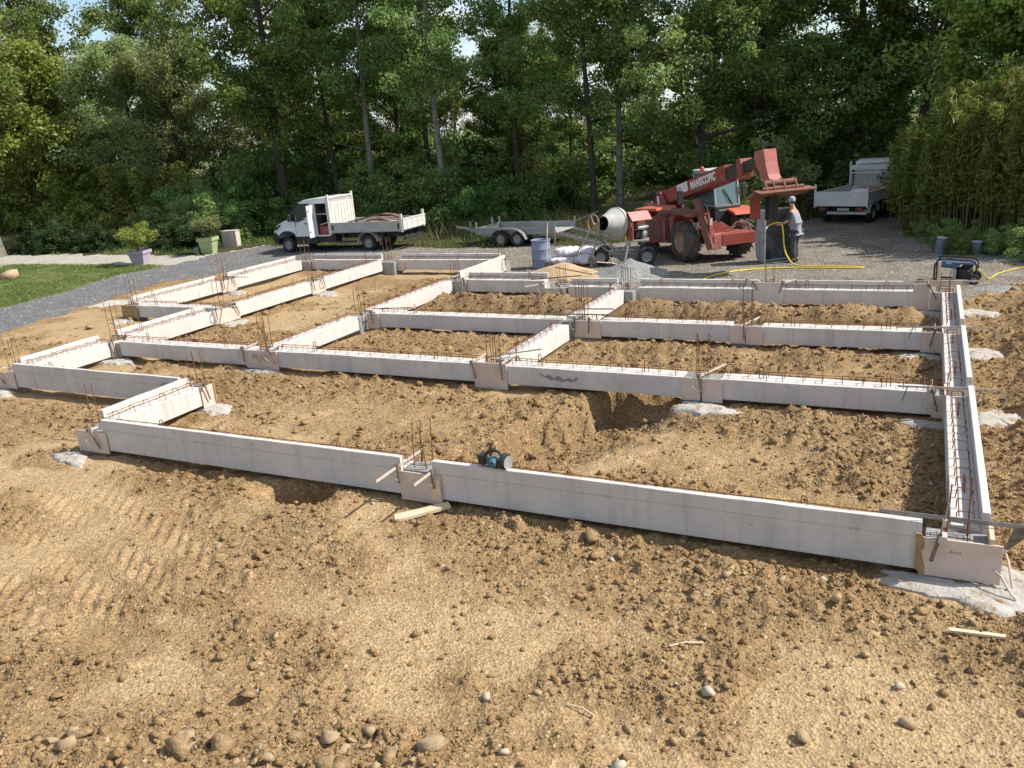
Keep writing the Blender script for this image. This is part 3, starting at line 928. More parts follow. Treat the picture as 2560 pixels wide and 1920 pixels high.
# ------------------------------------------------------------------ joints: concrete core, upright bars, spilled concrete
def blob(mb, cx, cy, rx, ry, z, seed):
    rg = random.Random(seed)
    n = 44
    ph = [rg.uniform(0, 6.28) for _ in range(4)]
    def rad(a): return 1 + .16 * math.sin(2 * a + ph[0]) + .12 * math.sin(3 * a + ph[1]) + .09 * math.sin(5 * a + ph[2]) + .09 * math.sin(8 * a + ph[3]) + .05 * math.sin(13 * a + ph[1])
    k = len(mb.v)
    rings = [(0., .045), (.45, .042), (.75, .034), (.93, .014), (1.05, -.05)]
    mb.v.append((cx, cy, z + .045))
    for q, (f, hh) in enumerate(rings[1:]):
        for i in range(n):
            a = 2 * PI * i / n
            r = rad(a) * f * rg.uniform(.97, 1.03)
            mb.v.append((cx + rx * r * math.cos(a), cy + ry * r * math.sin(a), z + hh + rg.uniform(-.012, .012)))
    for i in range(n):
        j = (i + 1) % n
        mb.f.append((k, k + 1 + i, k + 1 + j))
        for q in range(3):
            a = k + 1 + q * n
            mb.f.append((a + i, a + n + i, a + n + j, a + j))

def joint(x0, x1, y0, y1, label, top=.29, bars=4, bh=.78, spill=None, seed=1, zlow=-.2, rust=False, lean=.02):
    cx, cy = (x0 + x1) / 2, (y0 + y1) / 2
    t = thing('concrete_joint', (cx, cy, 0), label, 'foundation joint', 'cast joints between the foundation beams')
    part('joint_core', MB().box(x0 - cx, x1 - cx, y0 - cy, y1 - cy, zlow, top), MCONC2, t, bevel=.01)
    rg = random.Random(seed)
    sp = [(-.09, -.08), (.09, -.08), (-.09, .08), (.09, .08)]
    if bars > 4: sp += [(-.02, .02), (.05, -.01)][:bars - 4]
    for i in range(bars):
        dx, dy = sp[i]
        h = bh * rg.uniform(.9, 1.05)
        lx, ly = rg.uniform(-lean, lean), rg.uniform(-lean, lean)
        b = MB(); b.tube([(dx, dy, top - .05), (dx + lx * .4, dy + ly * .4, top + h * .5), (dx + lx, dy + ly, top + h)], .0068, 6)
        part('upright_bar', b, MRUST2 if rust else MRUST, t)
    for k in range(2):
        zz_ = top + .05 + .06 * k
        b = MB(); b.tube([(-.11, -.1, zz_), (.11, -.1, zz_ + .01), (.11, .1, zz_), (-.11, .1, zz_ + .015)], .005, 4, closed=True)
        part('tie_hoop', b, MRUST, t)
    if spill:
        b = MB()
        for (sx, sy, rx, ry) in spill:
            blob(b, sx - cx, sy - cy, rx * .82, ry * .85, -.085, seed + int(rx * 100))
        part('spilled_concrete', b, MSPILL, t, smooth=True)
    return t

J = joint
J(-11.72, -11.24, 7.9, 8.22, 'near left corner joint with two upright bars and white concrete spill', bars=2, spill=[(-11.75, 7.6, .5, .22)], seed=11)
J(-5.68, -5.26, 7.9, 8.2, 'middle joint of the nearest row, flat wet concrete with four tall bars', top=.335, bh=.62, spill=None, seed=12, lean=.06)
J(.2, .72, 7.9, 8.22, 'near right corner joint with dark upright bars over white concrete spill', bars=4, bh=.62, spill=[(.62, 7.72, .85, .34), (1.05, 8.0, .4, .4)], seed=13, lean=.03)
J(-11.7, -11.39, 10.04, 10.24, 'joint at the end of the short near left beam', bars=4, bh=.65, spill=[(-11.2, 10.1, .5, .3)], seed=14)
J(-16.9, -16.58, 10.0, 10.32, 'far left corner joint with four rusty bars', bars=4, bh=.72, spill=[(-17.0, 9.8, .6, .3)], seed=15, rust=True)
J(-16.9, -16.4, 12.42, 12.74, 'left end joint of the second row with tall rusty bars', bars=4, bh=.95, spill=[(-16.3, 12.2, .5, .3)], seed=16, rust=True)
J(-12.46, -11.8, 12.43, 12.74, 'second row joint behind the marked formwork board', bars=5, bh=.78, spill=[(-12.1, 12.28, .5, .16)], seed=17, rust=True)
J(-7.04, -6.55, 12.43, 12.74, 'second row joint behind the plain middle board', bars=5, bh=.6, seed=18)
J(-3.3, -2.74, 12.43, 12.74, 'second row joint behind the twin boards with widely spaced bars', top=.32, bars=4, bh=.72, spill=[(-2.9, 12.15, .62, .3)], seed=19)
J(.29, .40, 12.42, 12.72, 'joint where the second row meets the right edge', bars=2, bh=.3, spill=[(1.1, 12.6, .42, .5), (.15, 12.2, .45, .2)], seed=20)
J(-12.3, -11.98, 15.6, 16.2, 'joint of the third row at its left end with four bars', bars=4, bh=.66, seed=21)
J(-6.86, -6.02, 15.92, 16.22, 'third row joint where the bright depth beams cross, with many bars', bars=6, bh=.85, seed=22)
J(-3.27, -2.71, 15.92, 16.2, 'third row joint behind twin boards', bars=4, bh=.8, seed=23)
J(.1, .40, 15.92, 16.2, 'joint where the third row meets the right edge', bars=2, bh=.25, spill=[(1.05, 16.05, .45, .5), (.05, 15.7, .5, .25)], seed=24)
J(.2, .72, 19.42, 19.75, 'back right corner joint beside the generator', bars=4, bh=.5, spill=[(1.1, 19.3, .5, .4), (.2, 19.15, .5, .25)], seed=25)
J(-3.4, -2.9, 19.46, 19.76, 'back right row joint behind the tall white board', bars=4, bh=.5, top=.4, seed=26)
J(-6.86, -6.32, 19.12, 19.74, 'back right row joint with several bars by crossing wooden strips', bars=6, bh=.6, seed=27)
J(-8.7, -8.2, 19.46, 20.1, 'stepped back row joint beside leaning clamps', bars=4, bh=.55, spill=[(-8.9, 19.15, .4, .2)], seed=28)
J(-12.3, -11.66, 20.08, 20.5, 'back joint at the left end of the beam before the sand heap', bars=4, bh=.62, seed=29)
J(-12.3, -11.98, 23.52, 23.86, 'far right end joint of the farthest row', bars=3, bh=.7, spill=[(-11.5, 23.3, .6, .3)], seed=30)
J(-16.9, -16.15, 23.32, 23.86, 'farthest row joint before the lorry rear wheel, bars up', bars=4, bh=.8, seed=31, lean=.05)
J(-20.5, -19.9, 23.45, 23.86, 'far left back corner joint before the lorry door', bars=4, bh=.8, seed=32, lean=.05)
J(-20.5, -20.21, 19.5, 19.98, 'joint in the outer left line, four thin bars', bars=4, bh=.8, spill=[(-19.9, 19.7, .5, .3)], seed=33)
J(-20.5, -19.88, 15.88, 16.18, 'near corner joint of the outer left line with four bars', bars=4, bh=.85, spill=[(-20.3, 15.6, .5, .3)], seed=34)
J(-16.9, -16.59, 15.52, 16.33, 'first joint of the second depth line with four bars', bars=4, bh=.85, spill=[(-16.3, 15.9, .4, .5)], seed=35, rust=True)
J(-16.9, -16.59, 19.54, 20.0, 'second joint of the second depth line with thin bars', bars=4, bh=.8, spill=[(-16.3, 19.8, .45, .4)], seed=36)

# ------------------------------------------------------------------ formwork boards and clamps
def board(axis, a0, a1, line, z0, z1, label, mat=None, tilt=0., round_bottom=False):
    th = .02
    if axis == 'x':
        t = thing('formwork_board', (a0, line, 0), label, 'board', 'formwork boards at the joints', rz=0)
    else:
        t = thing('formwork_board', (line, a0, 0), label, 'board', 'formwork boards at the joints', rz=PI / 2)
    L = a1 - a0
    poly = [(0, z0), (L, z0 + rnd.uniform(-.008, .008)), (L, z1 + rnd.uniform(-.006, .006)), (0, z1)]
    if round_bottom:
        poly = [(.0, z0 + .06), (.05, z0), (L - .06, z0), (L, z0 + .06), (L + .02, z1), (-.03, z1)]
    part('board_sheet', MB().prism(poly, -th, 0), mat or MPLY, t, bevel=.002)
    return t

def clamp(axis, a, line, label, reach=.28, drop=.30, lean=.07, back=.42, hoop=1, z=.385, pale=True, turn=0.):
    """mason's clamp: flat bar across the beam, slanting jaw and bowed grip on the outer face"""
    if axis == 'x':
        t = thing('bar_clamp', (a, line, z), label, 'clamp', "mason's clamps on the formwork", rz=turn)
    else:
        t = thing('bar_clamp', (line, a, z), label, 'clamp', "mason's clamps on the formwork", rz=PI / 2 + turn)
    part('bar', MB().bar((0, -reach, 0), (0, back, .004), .009, .034), MSTEELL if pale else MSTEEL, t)
    mb = MB(); mb.bar((0, -.05, .03), (lean, -.04, -drop), .026, .012, up=(0, 1, 0))
    mb.box(-.02, .02, -.075, -.02, -.03, .035)
    part('sliding_jaw', mb, MSTEEL, t)
    mb = MB(); mb.bar((0, back - .02, .01), (-lean * .6, back - .03, -drop), .024, .012, up=(0, 1, 0))
    part('fixed_jaw', mb, MSTEEL, t)
    if hoop:
        mb = MB()
        r = drop * .40
        pts = [(-.005, -.055, 0)] + [(-.01 - r * .85 * math.sin(q), -.06 - .015 * math.sin(q), -r + r * math.cos(q)) for q in np.linspace(.35, PI - .1, 8)] + [(lean * .75, -.055, -2 * r)]
        for p0, p1 in zip(pts[:-1], pts[1:]):
            mb.bar(p0, p1, .022, .008, up=(0, 1, 0))
        part('grip', mb, MSTEELL, t)
    return t

b_ = board('x', -12.56, -11.70, 12.405, -.05, .335, 'pinkish formwork board with faint handwriting, second row')
# handwriting on that board
MINK = M('ink', (.20, .13, .13), (.26, .17, .16), rough=.8)
lettering('handwriting', 'M.JQ', .17, b_, (.2, -.0215, .14), (PI / 2, 0, 0), MINK)
board('x', -7.12, -6.46, 12.405, -.10, .375, 'plain formwork board at the middle of the second row')
board('x', -3.34, -3.03, 12.405, -.04, .335, 'left one of the twin formwork boards of the second row')
board('x', -3.0, -2.68, 12.405, -.05, .335, 'right one of the twin formwork boards of the second row')
board('x', .25, .49, 12.40, -.03, .31, 'small formwork board at the right end of the second row')
board('y', 12.26, 12.80, .395, -.12, .36, 'board edge-on at the right edge beam by the second row')
board('x', -6.56, -5.97, 15.895, -.03, .335, 'formwork board right of the crossing beams, third row')
board('x', -3.30, -3.0, 15.895, -.02, .335, 'left one of the twin formwork boards of the third row')
board('x', -2.985, -2.66, 15.895, -.03, .335, 'right one of the twin formwork boards of the third row')
board('x', .07, .40, 15.895, -.03, .335, 'formwork board at the right end of the third row')
board('y', 15.8, 16.35, .395, -.12, .36, 'board edge-on at the right edge beam by the third row')
board('x', -3.45, -2.84, 19.36, -.02, .52, 'tall white formwork board with rounded foot in the back row', mat=MCONC, round_bottom=True)
board('x', -.14, .18, 19.40, -.05, .515, 'tall formwork board at the back right corner')
board('x', .19, .50, 19.40, -.05, .335, 'low formwork board at the back right corner')
board('x', -6.53, -6.27, 19.42, -.02, .33, 'narrow formwork board left end of the back right row')
board('x', -8.72, -8.14, 19.2, -.03, .335, 'wide formwork board at the step of the back row')
board('x', -11.95, -11.60, 15.885, -.03, .325, 'formwork board at the left end of the third row')
board('x', -11.95, -11.58, 20.16, -.03, .325, 'formwork board left of the beam before the sand heap')
board('y', 15.48, 16.4, -16.57, -.04, .335, 'bright side board on the first joint of the second depth line')
board('y', 19.46, 20.1, -16.57, -.04, .335, 'bright side board on the second joint of the second depth line')
board('y', 19.42, 20.06, -20.19, -.04, .335, 'bright side board on the outer left line')
board('y', 12.3, 12.85, -16.57, -.05, .335, 'bright side board at the left end of the second row')
board('y', 10.0, 10.3, -11.36, -.05, .34, 'bright end board of the short near left beam')
board('x', -16.3, -15.85, 23.54, -.03, .33, 'board in the farthest row under the lorry rear wheel')
board('x', -20.5, -19.85, 15.86, -.05, .335, 'dark joint board at the near corner of the outer left line', mat=MPLYRAW)
board('x', -17.25, -16.54, 9.97, -.04, .30, 'pinkish board at the far left corner')
board('x', -11.82, -11.14, 7.862, -.05, .30, 'pinkish board at the near left corner')
board('y', 10.28, 10.29 + .02, -11.34, -.02, .34, 'thin stop end behind the near left end board', mat=MPLYRAW)
fp = board('x', -5.72, -5.12, 7.862, -.06, .33, 'pinkish board below the wet concrete in the nearest row')
part('side_batten', MB().box(.47, .60, -.045, -.0205, -.05, .30), MWOOD, fp)
cp = board('x', .16, .83, 7.862, -.03, .365, 'large pinkish corner board with a torn left edge, near right corner')
pl = [(-.045, .40), (.0, .392), (.028, .34), (.036, .27), (.012, .21), (.03, .12), (.05, .05), (.046, -.02), (.02, -.025), (-.01, .0), (-.04, .03)]
part('torn_edge', MB().prism(pl, -.0225, -.001), MPLYRAW, cp)
lettering('handwriting', 'Alma', .045, cp, (.24, -.0212, .235), (PI / 2, 0, 0), MINK)
part('back_post', MB().box(.56, .60, .0, .33, .18, .42), MWOOD, cp)

# grey smear on the beam face of the second row
sm = MB()
px_ = [(-5.85, .26), (-5.72, .2), (-5.66, .235), (-5.55, .17), (-5.48, .22), (-5.36, .155), (-5.28, .2), (-5.2, .165), (-5.13, .235), (-5.12, .16), (-5.25, .12), (-5.33, .135), (-5.42, .11), (-5.52, .14), (-5.62, .13), (-5.72, .175), (-5.8, .2)]
sm.prism([(a + 6.52, b) for a, b in px_], -.0035, .001)
smb = [o for o in COL.objects if o.get('label') == 'second row beam with a dark wavy smear on its face'][0]
part('mortar_smear', sm, M('smear', (.22, .215, .2), (.27, .26, .25), rough=.9, scale=20), smb)

K = clamp
K('x', -5.70, 7.84, 'steel clamp with long pale bar at the left of the middle near joint', reach=.5, drop=.22, lean=.0, back=.55, z=.40, hoop=1)
K('x', -5.20, 7.84, 'steel clamp with long pale bar at the right of the middle near joint', reach=.44, drop=.22, lean=.0, back=.3, z=.39)
K('x', -11.42, 7.84, 'dark clamp slanting over the near left corner board', reach=.06, lean=.16, drop=.30, z=.34)
K('x', -17.0, 9.95, 'dark clamp slanting over the far left corner board', reach=.06, lean=.16, drop=.30, z=.36)
K('x', -12.56, 12.38, 'clamp with bowed grip left of the marked board', reach=.05, lean=.0)
K('x', -11.86, 12.38, 'clamp with bowed grip right of the marked board', reach=.05, lean=.13)
K('x', -7.12, 12.38, 'clamp at the left edge of the plain middle board', reach=.06, lean=.05, hoop=0, back=.55)
K('x', -6.53, 12.38, 'clamp with bowed grip at the right edge of the plain middle board', reach=.08, lean=.0, back=.6)
K('x', -3.02, 12.38, 'clamp with long bar between the twin boards, second row', reach=.05, lean=.04, hoop=1, back=.75, turn=-.35)
K('x', .24, 12.38, 'clamp on the right end board of the second row', reach=.05, lean=.08)
K('x', -3.0, 15.87, 'clamp with long bar between the twin boards, third row', reach=.16, lean=.0, back=.6, hoop=0, turn=-.3)
K('x', -6.52, 15.87, 'clamp left of the crossing board in the third row', reach=.05, lean=-.03, hoop=1)
K('x', -6.2, 15.87, 'clamp hanging on the crossing board, third row', reach=.05, lean=-.03, hoop=0)
K('x', .28, 15.87, 'clamp on the right end board of the third row', reach=.06, lean=-.06, hoop=0)
K('x', -3.5, 19.33, 'clamp left of the tall white board', reach=.1, lean=.16, hoop=0, z=.53, turn=.5)
K('x', -2.78, 19.33, 'clamp right of the tall white board', reach=.05, lean=-.13, hoop=0, z=.53, turn=-.5)
K('x', .15, 19.37, 'clamp on the low back right corner board', reach=.06, lean=.17, hoop=0, z=.5)
K('y', 15.5, -16.54, 'clamp on the near side of the first joint, second depth line', reach=.06, lean=.04)
K('y', 16.2, -16.54, 'clamp on the far side of the first joint, second depth line', reach=.1, lean=.14, hoop=0)
K('y', 19.5, -16.54, 'clamp on the near side of the second joint, second depth line', reach=.06, lean=.03, hoop=0)
K('y', 19.95, -16.54, 'clamp on the far side of the second joint, second depth line', reach=.1, lean=.1)
K('y', 19.45, -20.16, 'clamp on the near side of the outer left joint', reach=.06, lean=.03, hoop=0)
K('y', 19.9, -20.16, 'clamp on the far side of the outer left joint', reach=.2, lean=.05, hoop=0)
K('y', 12.32, -16.54, 'clamp at the left end joint of the second row', reach=.06, lean=.02, hoop=0)
K('y', 12.7, -16.54, 'second clamp at the left end joint of the second row', reach=.06, lean=-.1, hoop=0)
K('y', 10.04, -11.33, 'clamp slanting across the near left end board', reach=.05, lean=.09, hoop=0)
K('y', 15.6, -11.94, 'clamp left of the third row end board', reach=.06, lean=.03, hoop=0)
K('x', -11.75, 15.86, 'clamp with bowed grip on the left board of the third row', reach=.05, lean=-.02)
K('y', 20.1, -11.94, 'clamp near the left end of the back beam by the sand', reach=.14, lean=.12, hoop=0)
K('x', -11.62, 20.13, 'clamp with bowed grip left of the back beam by the sand', reach=.05, lean=.05)
K('y', 23.3, -11.93, 'clamp at the far end of the tall bright beam', reach=.35, lean=.03, drop=.26)
K('x', -8.75, 19.17, 'clamp sticking out left of the stepped joint', reach=.5, lean=.05, z=.45, turn=-.7)
K('x', -8.3, 19.17, 'clamp over the stepped joint with bowed grip', reach=.1, lean=.08, z=.42, turn=.5)
K('x', -6.9, 19.3, 'pale clamp bar across the back joint by the sand heap', reach=.35, lean=.05, hoop=0, z=.43, turn=-.9)
K('x', -6.5, 19.4, 'second pale clamp bar across the back joint by the sand heap', reach=.35, lean=.05, hoop=0, z=.40, turn=-1.0)
# bars lying across the right edge beam
for y0, zq, le, lab in ((12.3, .45, .75, 'long flat clamp bar across the right edge by the second row'), (15.75, .47, .9, 'long flat clamp bar across the right edge by the third row'), (19.7, .52, .9, 'clamp bar across the right edge by the generator')):
    t = thing('bar_clamp', (.55, y0, zq), lab, 'clamp', "mason's clamps on the formwork", rz=rnd.uniform(-.06, .06))
    part('bar', MB().bar((-le, 0, -.01), (le * .62, 0, .01), .008, .03), MSTEELL, t)
    mb = MB(); mb.bar((-.62, 0, 0), (-.68, 0, -.22), .024, .012, up=(1, 0, 0)); part('fixed_jaw', mb, MSTEEL, t)
    mb = MB()
    pts = [(le * .62, 0, .01)] + [(le * .62 - .02 + .15 * math.sin(q), 0, .01 - .15 + .15 * math.cos(q)) for q in np.linspace(.3, PI - .4, 7)]
    for p0, p1 in zip(pts[:-1], pts[1:]): mb.bar(p0, p1, .02, .009, up=(0, 1, 0))
    part('grip', mb, MSTEELL, t)
    part('sliding_jaw', MB().bar((.3, 0, 0), (.3, 0, -.3), .024, .012, up=(1, 0, 0)), MSTEELL, t)
# corner clamps at the near right corner
t = thing('bar_clamp', (.3, 7.80, .40), 'upright screw clamp on the near right corner board', 'clamp', "mason's clamps on the formwork", rot=(0, .05, 0))
part('screw', MB().tube([(.01, -.02, .02), (.045, -.0, .36)], .011, 6), MGALV, t)
part('bar', MB().bar((-.035, -.03, -.24), (.012, -.03, .06), .034, .012, up=(0, 1, 0)), MSTEEL, t)
part('sliding_jaw', MB().box(-.0, .07, -.04, .07, -.035, .035), MSTEELL, t); part('nut', MB().box(.015, .05, -.03, .01, .13, .2), MSTEELL, t)
t = thing('bar_clamp', (.5, 8.13, .44), 'long flat clamp across the near right corner with angled jaw', 'clamp', "mason's clamps on the formwork", rz=-.02)
part('bar', MB().bar((-.72, 0, .0), (.62, -.02, .03), .01, .045), MGALV, t)
mb = MB(); mb.prism([(.62, .05), (.42, .0), (.36, -.22), (.395, -.22)], -.03, -.015); part('fixed_jaw', mb, MSTEEL, t)
t = thing('bent_rod', (.80, 7.83, .12), 'bowed pale rod curling from the hole in the corner board', 'rod', None)
part('rod', MB().tube([(-.02, 0, .0), (.03, -.05, -.02), (.07, -.11, -.07), (.11, -.16, -.125), (.15, -.19, -.155)], .011, 7), MSTEELL, t, smooth=True)
part('strap', MB().tube([(.06, .22, .12), (.09, .12, .06), (.11, .05, -.04), (.13, -.02, -.13)], .012, 6), MSTEELL, t, smooth=True)
# wooden strips and planks
def plank(name, p0, p1, w, h, label, mat=None, cat='plank'):
    t = thing(name, p0, label, cat)
    d = Vector(p1) - Vector(p0)
    mb = MB().bar((0, 0, 0), d, w, h)
    part('board', mb, mat or MWOOD, t, bevel=.003)
    return t
z0 = gz(-5.3, 7.5)
t = thing('wood_plank', (-5.48, 7.33, -.07), 'short pale cut plank lying on the earth before the middle joint', 'plank', rot=(0, -.03, .80))
part('plank_body', MB().prism([(-.02, -.07), (.03, -.085), (.68, -.075), (.68, .06), (.0, .07)], 0., .045, 'z'), MWOOD, t, bevel=.004)
t = thing('wood_lath', (.40, 6.89, gz(.6, 6.9) + .015), 'thin pale lath lying on the earth near the right edge', 'lath', rz=.1)
part('lath_body', MB().box(0, .42, -.022, .022, -.01, .014), MWOOD, t)
t = thing('timber_post', (.34, 19.95, -.1), 'wooden stake standing at the back right corner before the generator', 'stake', rz=.1)
part('post_body', MB().box(-.03, .03, -.025, .025, 0, 1.0), MWOOD, t, bevel=.003)
t = thing('wood_board', (.05, 19.9, .36), 'pale board lying across the back right corner', 'board', rz=.02)
part('board_body', MB().box(0, .75, 0, .03, 0, .14), MWOOD, t)
plank('wood_strip', (-9.4, 19.9, .42), (-8.0, 20.0, .52), .03, .025, 'thin rusty bar lying across the stepped back joint', MRUST, 'rod')
plank('wood_strip', (-7.8, 20.3, .5), (-9.0, 20.6, .63), .04, .03, 'dark handle lying slanted over the sand behind the back beam', MPLYRAW, 'handle')
plank('steel_bar', (-6.95, 12.6, .42), (-6.2, 13.35, .40), .05, .014, 'dark flat bar lying on the bright beam behind the middle board', MSTEEL, 'bar')
plank('steel_bar', (-7.3, 16.0, .43), (-5.7, 16.05, .44), .045, .02, 'dark flat bar across the crossing joint of the third row', MSTEEL, 'bar')
plank('steel_bar', (-7.0, 16.4, .46), (-5.9, 16.55, .45), .045, .02, 'second dark flat bar behind the crossing joint', MSTEEL, 'bar')
plank('steel_bar', (-11.95, 16.1, .40), (-10.9, 16.3, .41), .04, .016, 'dark flat bar on the left joint of the third row', MSTEEL, 'bar')
plank('steel_bar', (-12.25, 9.95, .36), (-11.9, 9.9, .36), .05, .02, 'short dark peg on the free end of the far left beam', MSTEEL, 'bar')
plank('steel_bar', (-17.0, 15.9, .40), (-15.9, 15.7, .41), .04, .016, 'dark flat bar on the first joint of the second depth line', MSTEEL, 'bar')
plank('steel_bar', (-20.4, 19.8, .43), (-19.3, 19.7, .43), .04, .016, 'dark flat bar on the outer left joint', MSTEEL, 'bar')

# power saw lying on the front beam
MTEAL = M('teal_plastic', (.045, .12, .14), (.03, .09, .105), rough=.5, scale=8, spots=(.12, .16, .16), sscale=18, slo=.6)
MBLK = M('black_plastic', (.022, .022, .024), (.035, .034, .033), rough=.6, scale=12)
MALU = M('aluminium', (.55, .55, .53), (.42, .42, .41), rough=.4, scale=16, metal=.7)
t = thing('power_saw', (-4.38, 7.91, .503), 'dusty teal hand power saw resting on the front beam', 'power saw', rz=-.05)
t.scale = (.92, .92, .92)
part('motor_body', MB().lathe([(.03, -.02), (.062, 0), (.068, .08), (.06, .16), (.045, .19)], 14, (-.02, .06, .075), (.25, -1, .1)), MTEAL, t, smooth=True)
part('blade_guard', MB().lathe([(.02, 0), (.105, .0), (.11, .02), (.11, .045), (.1, .06), (.02, .06)], 20, (.12, .03, .095), (.95, -.2, 0)), MBLK, t, smooth=True)
part('battery', MB().box(-.23, -.13, -.03, .075, .02, .16), MBLK, t, bevel=.012)
mb = MB(); mb.tube([(-.15, .02, .15), (-.1, .02, .2), (-.0, .02, .235), (.07, .02, .215), (.11, .02, .16), (.13, .02, .08)], [.02, .021, .02, .022, .022, .02], 8); part('handle', mb, MBLK, t, smooth=True)
mb = MB(); mb.box(-.11, .05, -.03, .08, .05, .125); part('gear_case', mb, MTEAL, t, bevel=.02)
part('base_plate', MB().box(-.13, .2, -.05, .1, .0, .012), MALU, t)
part('blade', MB().lathe([(.01, 0), (.088, .0), (.088, .003), (.01, .003)], 24, (.195, .02, .09), (.97, -.2, 0)), MALU, t)
# ------------------------------------------------------------------ trees and shrubs
MBARK = M('bark', (.085, .07, .05), (.045, .037, .028), rough=.95, scale=5, bump=.6, bscale=22, spots=(.14, .135, .115), sscale=4, slo=.58)
MBARKL = M('bark_pale', (.26, .24, .20), (.13, .12, .095), rough=.95, scale=3, bump=.5, bscale=22, spots=(.07, .065, .05), sscale=6, slo=.6)
MTWIG = M('twig', (.13, .10, .06), (.08, .065, .04), rough=.9)
ML_OAK = leaf_mat('leaf_oak', (0.077, 0.133, 0.030), (0.183, 0.269, 0.060), (0.355, 0.420, 0.107))
ML_ASH = leaf_mat('leaf_ash', (0.107, 0.172, 0.047), (0.232, 0.327, 0.090), (0.398, 0.420, 0.155))
ML_LIME = leaf_mat('leaf_lime', (0.140, 0.195, 0.036), (0.270, 0.335, 0.062), (0.380, 0.410, 0.120), .42)
ML_GREY = leaf_mat('leaf_grey', (0.150, 0.198, 0.073), (0.290, 0.348, 0.129), (0.420, 0.420, 0.215))
ML_DARK = leaf_mat('leaf_dark', (0.060, 0.112, 0.028), (0.140, 0.226, 0.054), (0.269, 0.361, 0.097))
ML_BAMB = leaf_mat('leaf_bamboo', (0.115, 0.140, 0.026), (0.215, 0.245, 0.048), (0.330, 0.345, 0.088))
ML_HEDGE = leaf_mat('leaf_hedge', (.024, .042, .012), (.055, .088, .024), (.11, .15, .045))
ML_DRY = leaf_mat('leaf_dry', (0.090, 0.075, 0.030), (0.160, 0.130, 0.055), (0.260, 0.220, 0.100))

def leaves(rg, C, R, n, L, Wd, up=.5, flat=.75, hang=0.):
    """C clump centres (m,3), R radii (m,), n leaves each -> verts, faces"""
    m = len(C)
    d = rg.normal(size=(m, n, 3))
    d /= np.linalg.norm(d, axis=2, keepdims=True)
    rr = rg.uniform(.15, 1, (m, n, 1)) ** .5
    P = C[:, None, :] + d * rr * R[:, None, None] * np.array([1, 1, flat])
    P = P.reshape(-1, 3); k = len(P)
    nn = rg.normal(size=(k, 3)) * .65 + d.reshape(-1, 3) * .7; nn[:, 2] += up
    nn /= np.linalg.norm(nn, axis=1, keepdims=True)
    a = rg.normal(size=(k, 3)); a[:, 2] -= hang
    a -= nn * (a * nn).sum(1, keepdims=True); a /= np.linalg.norm(a, axis=1, keepdims=True)
    b = np.cross(nn, a)
    l = (L * rg.uniform(.65, 1.35, (k, 1))) / 2; w = (Wd * rg.uniform(.7, 1.3, (k, 1))) / 2
    V = np.stack([P - a * l, P - a * l * .1 + b * w, P + a * l, P - a * l * .1 - b * w], 1)
    V[:, 1, :] += nn * w * .35; V[:, 3, :] += nn * w * .35
    return V.reshape(-1, 3), np.arange(k * 4).reshape(-1, 4)

